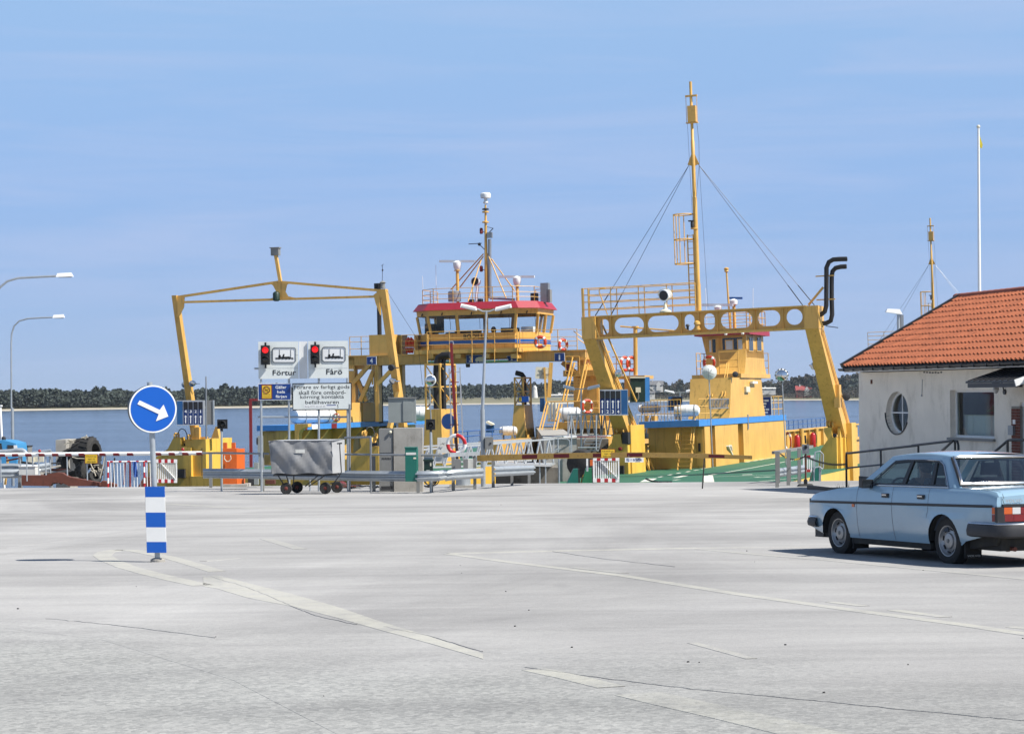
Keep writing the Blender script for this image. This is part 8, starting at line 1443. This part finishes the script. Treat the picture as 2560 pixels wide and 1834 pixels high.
for i in range(18): x = xe0 + .4 + i * .7; mb = MB(); mb.box(x - .015, x + .015, -.71, -.52, zev - .135, zev - .03); H_(mb, 'gutter_bracket', 'black_metal', rf_)
zf = hw0(qr(370, 912), -.5).z; mb = MB(); mb.box(xe0 + .05, XW, -.52, -.46, zf, zev - .11); mb.box(xe0 + .05, XW, -.46, .3, zf + .02, zf + .05); H_(mb, 'fascia', 'white', rf_)
# ramp and black tube railings
yr = -1.35; k = lambda f, x, y: HB.h(f(x, y), 'y', yr)
t = thing('ramp_railing', 'black tube railing along the ramp of the harbour office', 'railing', HB.w((0, yr, 0))); R2 = lambda mb, n_, m_='black_metal': mb.build(n_, m_, t, HB)
p0 = k(qh, 690, 1075); top = [Vector((p0.x, yr, -.15)), p0, p0 + Vector((.03, 0, .1)), k(qh, 722, 1030), k(qh, 1200, 975), k(qh, 1765, 910), k(qn, 0, 270), k(qn, 830, 172)]
mb = MB(); mb.path(top, .032, 8); R2(mb, 'top_rail'); q1 = k(qn, 920, 185); mb = MB(); mb.path([top[-1], q1, Vector((q1.x + .05, yr, q1.z - .1)), Vector((q1.x + .05, yr, 0))], .032, 8); R2(mb, 'end_loop')
mb = MB(); a = k(qh, 690, 1250); b = k(qh, 1205, 1200); mb.path([a, b, b + (b - a) * 1.6], .024, 8); R2(mb, 'lower_rail')
for q in (qh(1205, 975), qh(1765, 912), qn(870, 180)): a = HB.h(q, 'y', yr); mb = MB(); mb.tube(a, (a.x, yr, -.1), .03, n=8); R2(mb, 'post')
mb = MB(); a = HB.h(qn(830, 172), 'y', yr); b = HB.h(qn(600, 385), 'y', yr - 1.2); mb.tube(a, b + (b - a) * .8, .032, n=8); R2(mb, 'stair_rail')
t = thing('stair_railing', 'black tube stair railing at the right picture edge by the door', 'railing', HB.w((9, -1.3, 0))); a, b, c_ = HB.h(qn(1650, 415), 'y', yr), HB.h(qn(1935, 172), 'y', yr), HB.h(qn(2400, 155), 'y', yr); mb = MB(); mb.path([a + (a - b) * .9, a, b, b + Vector((.1, 0, .02)), c_], .032, 8); mb.build('rail', 'black_metal', t, HB); mb = MB(); mb.tube(b, (b.x, yr, -.2), .034, n=8); mb.build('post', 'black_metal', t, HB)
mb = MB(); mb.hexa([(-.6, -1.3, -.3), (11, -1.3, -.3), (11, -.03, -.3), (-.6, -.03, -.3)], [(-.6, -1.3, .03), (11, -1.3, .62), (11, -.03, .62), (-.6, -.03, .03)]); struct(mb.build('entrance_ramp', 'concrete', None, HB, loc=HB.O))
mb = MB(); mb.box(-.65, 11, -1.42, -1.31, -.3, .12); struct(mb.build('ramp_kerb', 'black_metal', None, HB, loc=HB.O))
p = HB.w((p0.x - .2, yr, -.05)); t = thing('weed_tuft', 'green brown weed tuft at the foot of the ramp railing', 'plant', p); mb = MB()
for i in range(70):
    a = random.uniform(0, 6.28); r = random.uniform(.02, .3); h = random.uniform(.1, .42); b = p + V3(r * math.cos(a), r * math.sin(a), -.05); tip = b + V3(random.gauss(0, .12), random.gauss(0, .12), h); mb.add([b - V3(.012, 0, 0), b + V3(.012, 0, 0), tip], [(0, 1, 2)])
mb.build('leaves', 'weed', t, smooth=False)
# ------------------------------------------------------------------ the blue car
class CarFrame(Frame):
    def __init__(s):
        s.O = Vector((5.71, 27.73, -.571)); s.e2 = Vector((-.371, .928, -.0191)).normalized(); e1 = Vector((.928, .371, -.0076)); s.e1 = (e1 - s.e2 * e1.dot(s.e2)).normalized(); s.e3 = s.e1.cross(s.e2)
CR = CarFrame(); car = thing('car', 'light blue boxy sedan driving away, cut by the right picture edge', 'car', CR.O)
C_ = lambda mb, name, m, par=None, **k: mb.build(name, m, par or car, CR, **k)
WZ = [(.18, .775), (.28, .812), (.42, .838), (.58, .850), (.72, .852), (.80, .845), (.90, .826), (.97, .800)]
def wz(z): return interp(WZ, max(.18, min(.97, z)))
def taper(y): return 1 - (.065 * max(0, (y - 1.45) / .65) ** 2 if y > 1.45 else .045 * max(0, (-y - 1.85) / .55) ** 2 if y < -1.85 else 0)
TOPL = [(-2.42, .86), (-2.36, .915), (-2.2, .935), (-1.6, .955), (-1.2, .952), (.6, .950), (.80, .935), (1.3, .895), (1.8, .835), (2.02, .79), (2.10, .74)]
def ztop(y): return interp(TOPL, y)
def arch(yc, r=.352, zc=.285, n=14): return [(yc + r * math.cos(math.pi * (1 - i / n)) , zc + r * math.sin(math.pi * (1 - i / n)) * 1.0) for i in range(n + 1)]
ra, fa_ = arch(-1.325, .355, .27), arch(1.325, .355, .27)
outline = [(-2.42, .42), (-2.1, .36), (-1.78, .30), (-1.68, .24)] + ra[1:-1] + [(-.97, .235), (.97, .235)] + fa_[1:-1] + [(1.70, .26), (2.06, .34), (2.11, .40)] + [(2.10, .74), (2.02, .79), (1.8, .835), (1.3, .895), (.80, .935), (.6, .950), (-1.2, .952), (-1.6, .955), (-2.2, .935), (-2.36, .915), (-2.42, .86)]
def side_panel(sx, ymin=-9, ymax=9):
    bm = bmesh.new(); vs = [bm.verts.new((0, y, z)) for y, z in outline]; bm.faces.new(vs)
    for z in (.30, .36, .42, .50, .58, .66, .72, .78, .84, .88, .915): bmesh.ops.bisect_plane(bm, geom=bm.verts[:] + bm.edges[:] + bm.faces[:], plane_co=(0, 0, z), plane_no=(0, 0, 1))
    for y in (-2.36, -2.25, -2.1, -1.9, -1.0, -.4, .2, .75, 1.0, 1.6, 1.75, 1.9, 2.0): bmesh.ops.bisect_plane(bm, geom=bm.verts[:] + bm.edges[:] + bm.faces[:], plane_co=(0, y, 0), plane_no=(0, 1, 0))
    for v in bm.verts:
        y, z = v.co.y, v.co.z; w = wz(z) * taper(y); d = 1.0
        for yc in (-1.325, 1.325):
            r = math.hypot(y - yc, z - .27)
            if r < .43: w += .018 * (1 - (r - .355) / .075)
        zt = ztop(y)
        if z > zt - .06: w -= .028 * ((z - (zt - .06)) / .06) ** 2
        v.co.x = sx * w
    bm.verts.ensure_lookup_table(); bm.verts.index_update(); mb = MB(); mb.add([v.co.copy() for v in bm.verts], [[v.index for v in f.verts] for f in bm.faces]); bm.free(); return mb
body = None
for sx in (-1, 1):
    o = C_(side_panel(sx), 'body_side', 'car_paint', angle=40)
    if sx < 0: body = o
def edge_w(y): z = ztop(y); return wz(z) * taper(y) - .028
def top_sheet(y0, y1, n, crown, name):
    mb = MB(); rows = []
    for i in range(n + 1):
        y = y0 + (y1 - y0) * i / n; w = edge_w(y) + .002; rows.append([(w * u, y, ztop(y) + crown * (1 - u * u) ** .8) for u in (-1, -.96, -.85, -.6, -.3, 0, .3, .6, .85, .96, 1)])
    mb.sheet(rows); return C_(mb, name, 'car_paint', angle=40)
top_sheet(.55, 2.10, 14, .035, 'bonnet'); trunk = top_sheet(-2.42, -1.35, 14, .028, 'boot_lid')
mb = MB(); rows = []
for z in (.86, .80, .70, .60, .5, .42): w = wz(z) * taper(-2.42); rows.append([(w * u, -2.42 - .03 * (1 - u * u) - (.012 if .5 < z < .8 else 0), z + (.028 * (1 - u * u) ** .8 if z > .85 else 0)) for u in (-1, -.9, -.6, -.3, 0, .3, .6, .9, 1)])
mb.sheet(rows); rear = C_(mb, 'rear_panel', 'car_paint', angle=40)
mb = MB(); rows = []
for z in (.74, .6, .5, .40): w = wz(z) * taper(2.1); rows.append([(w * u, 2.10 + .03 * (1 - u * u), z + (.03 * (1 - u * u) if z > .73 else 0)) for u in (-1, -.6, 0, .6, 1)])
mb.sheet(rows); C_(mb, 'front_panel', 'trim_black')
# chassis, wheel wells, floor
mb = MB(); mb.box(-.70, .70, -2.35, 2.0, .20, .34); mb.box(-.62, .62, -1.0, .9, .34, .40); C_(mb, 'floor_pan', 'underside')
for yc in (-1.325, 1.325):
    for sx in (-1, 1):
        mb = MB(); n = 14; rows = [[(sx * x, yc + .36 * math.cos(math.pi * i / n), .27 + .37 * math.sin(math.pi * i / n)) for i in range(n + 1)] for x in (.83, .52)]; mb.sheet(rows); mb.add([(sx * .52, yc + .36 * math.cos(math.pi * i / n), .27 + .37 * math.sin(math.pi * i / n)) for i in range(n + 1)], [tuple(range(n + 1))]); C_(mb, 'wheel_well', 'underside')
mb = MB(); mb.box(-.795, -.70, -.96, .96, .16, .25); mb.box(.70, .795, -.96, .96, .16, .25); C_(mb, 'rocker_panel', 'underside')
mb = MB(); mb.prism([(-.74, -2.40, .43), (-.74, -1.72, .30), (-.74, -1.72, .20), (-.74, -2.3, .27)], (1.48, 0, 0)); C_(mb, 'rear_valance', 'underside')
# shut lines
def gap(pts, w=.007):
    mb = MB(); P_ = [(-(wz(z) * taper(y) + .0015), y, z) for y, z in pts]
    for a, b in zip(P_[:-1], P_[1:]): a, b = Vector(a), Vector(b); d = (b - a).normalized(); s_ = Vector((0, -d.z, d.y)) * w / 2; mb.add([a - s_, b - s_, b + s_, a + s_], [(0, 1, 2, 3)])
    return C_(mb, 'shut_line', 'trim_black')
zl = [.25 + .69 * i / 9 for i in range(10)]
gap([(.74, z) for z in zl]); gap([(-.135 - .02 * max(0, (.6 - z) / .35), z) for z in zl]); gap([(-.99, z) for z in zl if z > .66] [::-1] + [(-.985, .66), (-.94, .56), (-.90, .45), (-.885, .34), (-.88, .25)])
mb = MB(); rows = [[(-(wz(.72) + .004 + (.008 if i in (1, 2) else 0)) * taper(y), y, zz) for i, zz in enumerate((.705 + .012 * (-y) * .9, .712 + .011 * (-y), .732 + .011 * (-y), .738 + .011 * (-y)))] for y in [-2.36, -2.1, -1.6, -1, -.4, .2, .8, 1.2, 1.6, 1.9, 2.05]]; mb.sheet(rows); C_(mb, 'side_moulding', 'trim_black')
for y in (.02, -.83):
    mb = MB(); mb.box(-.862, -.83, y - .075, y + .075, .80, .855); dh = C_(mb, 'door_handle', 'trim_black'); mb = MB(); mb.box(-.872, -.858, y - .055, y + .055, .826, .844); C_(mb, 'handle_grip', 'chrome', dh)
c0 = CR.h(qu(660, 690), 'x', -.845); mb = MB(); mb.box(-.862, -.838, c0.y - .03, c0.y + .03, c0.z - .02, c0.z + .02); C_(mb, 'side_marker', 'amber')
# greenhouse
def gx(z): return .775 - (z - .95) * .40
A0 = [(.80, .945), (.12, 1.345)]; rb = .955; zt_ = 1.325
pil = MB()
def strip(p, q, w, x_off=0, th_=.03):
    a, b = Vector((-gx(p[1]) - x_off, p[0], p[1])), Vector((-gx(q[1]) - x_off, q[0], q[1])); return a, b
def sheetside(poly, off, name, m, th_=.012):
    for sx in (-1, 1):
        mb = MB(); P_ = [Vector((sx * (gx(z) + off), y, z)) for y, z in poly]; mb.prism(P_, (-sx * th_, 0, 0)); C_(mb, name, m)
roofz = lambda y: 1.335 + .045 * (1 - ((y + .52) / .75) ** 2) if True else 0
ry = [.22 - i * (.22 + 1.20) / 12 for i in range(13)]
mb = MB(); rows = []
for y in ry: z0r = roofz(y); rows.append([(u * .615, y + (.03 * (1 - u * u) if y > 0 else -.05 * (1 - u * u) * max(0, (-y - .6))), z0r + .035 * (1 - u * u) - (.03 if abs(u) > .97 else 0)) for u in (-1, -.97, -.9, -.7, -.4, 0, .4, .7, .9, .97, 1)])
mb.sheet(rows); rfc = C_(mb, 'roof', 'car_paint', angle=60)
top_edge = [(y, roofz(y) - .035) for y in ry]
sheetside([(.80, .94), (.62, .945), (.08, top_edge[1][1] - .03), (.22, top_edge[0][1] + .01)], .004, 'windscreen_pillar', 'car_paint')
for sx in (-1, 1):
    mb = MB(); rows = [[(sx * (gx(z) + .004), y, z - .055), (sx * (gx(z) + .006), y, z - .03), (sx * (gx(z + .02) + .0), y, z + .005), (sx * .612, y, z + .03)] for y, z in top_edge]; mb.sheet(rows); C_(mb, 'roof_rail', 'car_paint', angle=60)
wl_ = [(.50, .962), (.06, 1.285), (-.20, 1.30), (-.60, 1.302), (-.98, 1.29), (-1.10, 1.24), (-1.36, .962)]
fr_in = [(.42, .985), (.045, 1.255), (-.20, 1.272), (-.60, 1.275), (-.95, 1.262), (-1.06, 1.225), (-1.30, .985)]
for sx in (-1, 1):
    mb = MB(); n = len(wl_)
    rows = [[Vector((sx * (gx(z) + .010), y, z)) for y, z in wl_ + [wl_[0]]], [Vector((sx * (gx(z) + .008), y, z)) for y, z in fr_in + [fr_in[0]]]]; mb.sheet(rows); C_(mb, 'window_surround', 'trim_black')
    for ya, yb__ in (((-.30, .962), (-.345, 1.29)), ((-.975, .962), (-.905, 1.285))):
        mb = MB(); d = .045 if ya[0] > -.5 else .035; P_ = [(ya[0] - d, .962), (ya[0] + d, .962), (yb__[0] + d * .8, yb__[1]), (yb__[0] - d * .8, yb__[1])]; mb.prism([Vector((sx * (gx(z) + .012), y, z)) for y, z in P_], (-sx * .03, 0, 0)); C_(mb, 'window_pillar', 'trim_black')
    for poly in ([(.42, .985), (.045, 1.255), (-.20, 1.272), (-.33, 1.272), (-.29, .985)], [(-.31, .985), (-.35, 1.272), (-.60, 1.275), (-.88, 1.265), (-.95, .985)], [(-.99, .985), (-.93, 1.264), (-1.06, 1.225), (-1.30, .985)]):
        mb = MB(); mb.add([Vector((sx * (gx(z) - .004), y, z)) for y, z in poly], [tuple(range(len(poly)))]); C_(mb, 'side_window', 'glass_car')
mb = MB(); P_ = [Vector((-(gx(z) + .016), y, z)) for y, z in wl_[2:]]; mb.path(P_, .008, 5); mb.path([Vector((-(gx(z) + .016), y, z)) for y, z in [(.52, .958), (-1.37, .958)]], .009, 5); C_(mb, 'window_trim', 'chrome')
# rear pillar, rear window
rw0 = [(-.70, -1.545, .975), (.70, -1.545, .975), (.60, -1.19, 1.335), (-.60, -1.19, 1.335)]
for sx in (-1, 1):
    mb = MB(); rows = []
    for u in (0, .2, .4, .6, .8, 1.0):
        z = .955 + u * .36; y0 = -1.34 + u * .31; y1 = -1.56 + u * .36; xr = .715 - u * .11
        rows.append([(sx * (gx(z) + .006), y0 + .03, z), (sx * (gx(z) + .004), (y0 + y1) / 2 - .02, z), (sx * (xr + .035), y1 + .03, z), (sx * xr, y1, z)])
    mb.sheet(rows); C_(mb, 'rear_pillar', 'car_paint', angle=60)
ng = 10; mb = MB(); rows = []
for j in range(5):
    v = j / 4; rows.append([((-.70 + .10 * v) * (1 - 2 * i / ng), -1.53 + .34 * v - .045 * (1 - (1 - 2 * i / ng) ** 2), 1.0 + .33 * v + .015 * math.sin(math.pi * v)) for i in range(ng + 1)])
mb.sheet(rows); C_(mb, 'rear_window', 'glass_rear')
mb = MB(); loop = [Vector(p) for p in rows[0]] + [Vector(rows[j][-1]) for j in (1, 2, 3)] + [Vector(p) for p in reversed(rows[4])] + [Vector(rows[j][0]) for j in (3, 2, 1)]; mb.path([p + Vector((0, -.012, .008)) for p in loop], .016, 6, closed=True); C_(mb, 'rear_window_trim', 'chrome')
mb = MB(); mb.path([p + Vector((p.x * .03, -.006, -.008)) for p in loop], .020, 6, closed=True); C_(mb, 'rear_window_seal', 'trim_black')
mb = MB(); mb.sheet([[(-.66, .80, .95), (.66, .80, .95)], [(-.58, .20, 1.33), (.58, .20, 1.33)]]); C_(mb, 'windscreen', 'glass_car')
mb = MB()
for i in range(9): mb.bar((-.55 + i * .137, -1.65, .986), (-.48 + i * .137, -1.65, .986), .02, .012)
C_(mb, 'vent_slots', 'trim_black')
# boot shut line
mb = MB(); zz = lambda y, u: ztop(y) + .028 * (1 - u * u) ** .8 + .003
for y0, y1 in [(-1.66 - i * .07, -1.73 - i * .07) for i in range(10)]:
    w0, w1 = edge_w(y0) * .93, edge_w(y1) * .93; mb.add([(-w0, y0, zz(y0, .93)), (-w0 + .008, y0, zz(y0, .93)), (-w1 + .008, y1, zz(y1, .93)), (-w1, y1, zz(y1, .93))], [(0, 1, 2, 3)])
for z0b, z1b in ((.90, .84), (.84, .78)): mb.add([(-.735, -2.435, z0b), (-.727, -2.435, z0b), (-.715, -2.447, z1b), (-.723, -2.447, z1b)], [(0, 1, 2, 3)])
C_(mb, 'boot_shut_line', 'trim_black')
mb = MB(); mb.box(-.74, .74, -2.462, -2.43, .745, .775); C_(mb, 'boot_trim', 'trim_black')
text('VOLVO', 'badge', 'chrome', car, (-.585, -2.462, .815), .25, .042, right=(1, 0, 0), frame=CR, bold=.02)
# tail lamps
for sx in (-1, 1):
    x0, x1 = .36, .80
    def lens(xa, xb, za, zb, m):
        mb = MB(); P_ = [(sx * xa, -2.475, za), (sx * xb, -2.475 if xb < .75 else -2.44, za), (sx * xb, -2.475 if xb < .75 else -2.44, zb), (sx * xa, -2.475, zb)]; mb.prism([Vector(p) for p in P_], (0, .08, 0))
        if xb > .75: mb.prism([Vector((sx * .80, -2.44, za)), Vector((sx * .80, -2.44, zb)), Vector((sx * .835, -2.36, zb)), Vector((sx * .835, -2.36, za))], (-sx * .05, 0, 0))
        C_(mb, 'tail_lamp', m)
    lens(.62, .80, .655, .735, 'amber'); lens(.50, .615, .655, .735, 'lens_white'); lens(.36, .495, .655, .735, 'tail_red'); lens(.60, .80, .565, .65, 'tail_red'); lens(.36, .595, .565, .65, 'tail_red')
    mb = MB(); mb.box(sx * .58 - .24, sx * .58 + .24, -2.455, -2.40, .555, .742); C_(mb, 'lamp_surround', 'trim_black')
# bumpers
def bumper(pts, z0b, z1b, name):
    mb = MB(); rows = []
    for (x, y), (nx_, ny_) in pts: rows.append([(x, y, z0b), (x + nx_ * .06, y + ny_ * .06, z0b + .02), (x + nx_ * .07, y + ny_ * .07, (z0b + z1b) / 2), (x + nx_ * .05, y + ny_ * .05, z1b - .01), (x, y, z1b), (x - nx_ * .1, y - ny_ * .1, z1b), (x - nx_ * .1, y - ny_ * .1, z0b), (x, y, z0b)])
    mb.sheet(rows); b = C_(mb, name, 'bumper_black', angle=50); mb = MB(); mb.path([(x + nx_ * .03, y + ny_ * .03, z1b + .004) for (x, y), (nx_, ny_) in pts], .016, 6); C_(mb, 'bumper_trim', 'chrome', b); return b
bumper([((-.84, -1.92), (-1, 0)), ((-.84, -2.30), (-1, 0)), ((-.80, -2.44), (-.7, -.7)), ((-.66, -2.50), (0, -1)), ((0, -2.53), (0, -1)), ((.66, -2.50), (0, -1)), ((.80, -2.44), (.7, -.7)), ((.84, -2.30), (1, 0)), ((.84, -1.92), (1, 0))], .365, .525, 'rear_bumper')
bumper([((-.80, 1.83), (-1, 0)), ((-.80, 2.02), (-1, 0)), ((-.74, 2.14), (-.7, .7)), ((-.6, 2.18), (0, 1)), ((.6, 2.18), (0, 1)), ((.74, 2.14), (.7, .7)), ((.80, 2.02), (1, 0)), ((.80, 1.83), (1, 0))], .345, .48, 'front_bumper')
mb = MB(); mb.box(-.72, .72, 1.85, 2.08, .20, .345); C_(mb, 'front_spoiler', 'trim_black')
for sx in (-1, 1):
    mb = MB(); mb.prism([(sx * .795, 1.98, .50), (sx * .795, 1.98, .72), (sx * .74, 2.13, .70), (sx * .74, 2.13, .50)], (-sx * .1, 0, 0)); C_(mb, 'headlamp', 'lens_white'); mb = MB(); mb.prism([(sx * .800, 1.97, .50), (sx * .800, 1.97, .61), (sx * .745, 2.135, .60), (sx * .745, 2.135, .50)], (-sx * .08, 0, 0)); C_(mb, 'indicator', 'amber')
# wheels
for yc in (1.325, -1.325):
    for sx in (-1, 1):
        c = Vector((sx * .70, yc, .285)); d = Vector((sx, 0, 0)); mb = MB(); mb.lathe([(.195, -.085), (.255, -.095), (.295, -.08), (.308, -.05), (.308, .05), (.295, .08), (.255, .095), (.195, .085), (.185, 0), (.195, -.085)], c, d, 36, caps=False); wh_ = C_(mb, 'wheel', 'tyre')
        mb = MB(); mb.lathe([(.20, .075), (.195, .088), (.185, .085), (.175, .055), (.15, .035), (.10, .050), (.092, .072), (.06, .078), (.005, .079)], c, d, 32, caps=False); C_(mb, 'rim', 'rim', wh_)
        for i in range(8): a = 2 * math.pi * i / 8 + .2; mb = MB(); q = c + d * .047 + Vector((0, math.cos(a), math.sin(a))) * .145; u_ = Vector((0, -math.sin(a), math.cos(a))); mb.bar(q - u_ * .028, q + u_ * .028, .012, .022, up=(1, 0, 0)); C_(mb, 'rim_slot', 'dark', wh_)
        mb = MB(); mb.lathe([(.028, .079), (.026, .086), (.004, .088)], c, d, 14); C_(mb, 'hub_badge', 'cabinet_grey', wh_)
for yc in (1.325, -1.325):
    mb = MB(); x0 = -.80; yy = yc - .40; mb.box(x0, x0 + .24, yy - .012, yy + .012, .085, .36); fl_ = C_(mb, 'mud_flap', 'rubber')
    if yc < 0: text('VOLVO', 'flap_lettering', 'white_dirty', fl_, (x0 + .12, yy - .018, .115), .19, .026, frame=CR, bold=.01)
mb = MB(); mb.box(.56, .80, -1.74, -1.71, .085, .36); C_(mb, 'mud_flap', 'rubber')
mb = MB(); mb.tube((-.52, -2.15, .24), (-.56, -2.44, .225), .028, n=10); mb.tube((-.30, -1.9, .24), (-.5, -2.2, .24), .06, n=10); C_(mb, 'exhaust', 'rust')
# mirror, wiper
c = CR.h(qu(770, 485), 'x', -.90); mb = MB(); mb.hexa([(-.98, c.y - .05, c.z - .06), (-.80, c.y - .03, c.z - .06), (-.80, c.y + .07, c.z - .05), (-.98, c.y + .04, c.z - .05)], [(-.98, c.y - .05, c.z + .06), (-.80, c.y - .03, c.z + .055), (-.80, c.y + .07, c.z + .04), (-.98, c.y + .04, c.z + .05)]); mr = C_(mb, 'door_mirror', 'trim_black'); mb = MB(); mb.add([(-.972, c.y - .053, c.z - .05), (-.82, c.y - .035, c.z - .05), (-.82, c.y - .035, c.z + .045), (-.972, c.y - .053, c.z + .05)], [(0, 1, 2, 3)]); C_(mb, 'mirror_glass', 'pane', mr)
# interior
for x, y in ((-.37, -.22), (.37, -.22)):
    mb = MB(); mb.hexa([(x - .25, y - .05, .42), (x + .25, y - .05, .42), (x + .25, y + .45, .46), (x - .25, y + .45, .46)], [(x - .25, y - .12, .58), (x + .25, y - .12, .58), (x + .25, y + .45, .60), (x - .25, y + .45, .60)]); st_ = C_(mb, 'front_seat', 'upholstery'); mb = MB(); mb.hexa([(x - .24, y - .22, .55), (x + .24, y - .22, .55), (x + .24, y - .08, .55), (x - .24, y - .08, .55)], [(x - .20, y - .38, 1.06), (x + .20, y - .38, 1.06), (x + .20, y - .28, 1.06), (x - .20, y - .28, 1.06)]); C_(mb, 'seat_back', 'upholstery', st_); mb = MB(); mb.hexa([(x - .12, y - .40, 1.09), (x + .12, y - .40, 1.09), (x + .12, y - .32, 1.09), (x - .12, y - .32, 1.09)], [(x - .12, y - .43, 1.25), (x + .12, y - .43, 1.25), (x + .12, y - .35, 1.25), (x - .12, y - .35, 1.25)]); C_(mb, 'headrest', 'upholstery', st_)
mb = MB(); mb.box(-.62, .62, -1.25, -.75, .40, .58); mb.hexa([(-.62, -1.35, .55), (.62, -1.35, .55), (.62, -1.2, .55), (-.62, -1.2, .55)], [(-.6, -1.45, .97), (.6, -1.45, .97), (.6, -1.33, .97), (-.6, -1.33, .97)]); mb.box(-.66, .66, -1.60, -1.40, .93, .965); C_(mb, 'rear_seat', 'upholstery')
mb = MB(); mb.box(-.68, .68, .45, .78, .70, .93); C_(mb, 'dashboard', 'trim_black'); mb = MB(); mb.torus((-.37, .30, .88), (0, -.85, .5), .19, .016, n=20, m=6); C_(mb, 'steering_wheel', 'trim_black')
mb = MB(); mb.box(-.76, -.70, -1.3, .75, .40, .94); mb.box(.70, .76, -1.3, .75, .40, .94); C_(mb, 'door_lining', 'upholstery')
# driver
dv = thing('person', 'driver in dark jacket seated behind the wheel of the blue car', 'person', CR.w((-.37, -.12, .58)))
def skin(name, joints, edges, radii, m, par, root=0):
    me = bpy.data.meshes.new(name); me.from_pydata([tuple(CR.w(j) - ORG[dv]) for j in joints], edges, []); o = bpy.data.objects.new(name, me); COL.objects.link(o); o.parent = par; ORG[o] = ORG[dv]; me.materials.append(M[m])
    md = o.modifiers.new('Skin', 'SKIN'); md.use_smooth_shade = True
    for i, r in enumerate(radii): me.skin_vertices[0].data[i].radius = (r, r); me.skin_vertices[0].data[i].use_root = i == root
    o.modifiers.new('Sub', 'SUBSURF').levels = 1; o.modifiers['Sub'].render_levels = 2; return o
J = [(-.37, -.15, .64), (-.37, -.22, .86), (-.37, -.24, 1.02), (-.37, -.21, 1.11), (-.37, -.19, 1.20), (-.37, -.18, 1.27), (-.55, -.22, 1.00), (-.57, -.02, .84), (-.50, .20, .90), (-.48, .28, .93), (-.19, -.22, 1.00), (-.17, -.02, .84), (-.24, .20, .90), (-.26, .28, .93), (-.46, .05, .63), (-.47, .33, .62), (-.47, .52, .40), (-.28, .05, .63), (-.27, .33, .62), (-.27, .52, .40)]
E_ = [(0, 1), (1, 2), (2, 3), (3, 4), (4, 5), (2, 6), (6, 7), (7, 8), (8, 9), (2, 10), (10, 11), (11, 12), (12, 13), (0, 14), (14, 15), (15, 16), (0, 17), (17, 18), (18, 19)]
Rr_ = [.14, .14, .12, .055, .09, .07, .06, .045, .032, .035, .06, .045, .032, .035, .08, .06, .045, .08, .06, .045]
bd = skin('body', J, E_, Rr_, 'skin', dv)
skin('jacket', J[:3] + J[6:9] + J[10:13], [(0, 1), (1, 2), (2, 3), (3, 4), (4, 5), (2, 6), (6, 7), (7, 8)], [.155, .158, .135, .075, .058, .042, .075, .058, .042], 'jacket', bd)
mb = MB(); mb.ball((-.37, -.20, 1.245), .095, .105, .085, 14, 8); mb.ball((-.37, -.235, 1.19), .09, .07, .085, 14, 8); o = mb.build('hair', 'hair', bd, CR)
# ------------------------------------------------------------------ thin sea haze
hm = bpy.data.materials.new('haze'); hm.use_nodes = True; nt = hm.node_tree; nt.nodes.clear(); ho_ = nd(nt, 'ShaderNodeOutputMaterial'); pv = nd(nt, 'ShaderNodeVolumePrincipled'); pv.inputs['Color'].default_value = (.80, .90, 1, 1); pv.inputs['Density'].default_value = .000065; pv.inputs['Anisotropy'].default_value = .2; nt.links.new(pv.outputs[0], ho_.inputs['Volume'])
mb = MB(); mb.box(-1400, 1400, -60, 2600, -10, 45); hz_ = mb.build('haze', hm, smooth=False); hz_['kind'] = 'stuff'; tag(hz_, 'thin pale haze over the sound', 'haze')
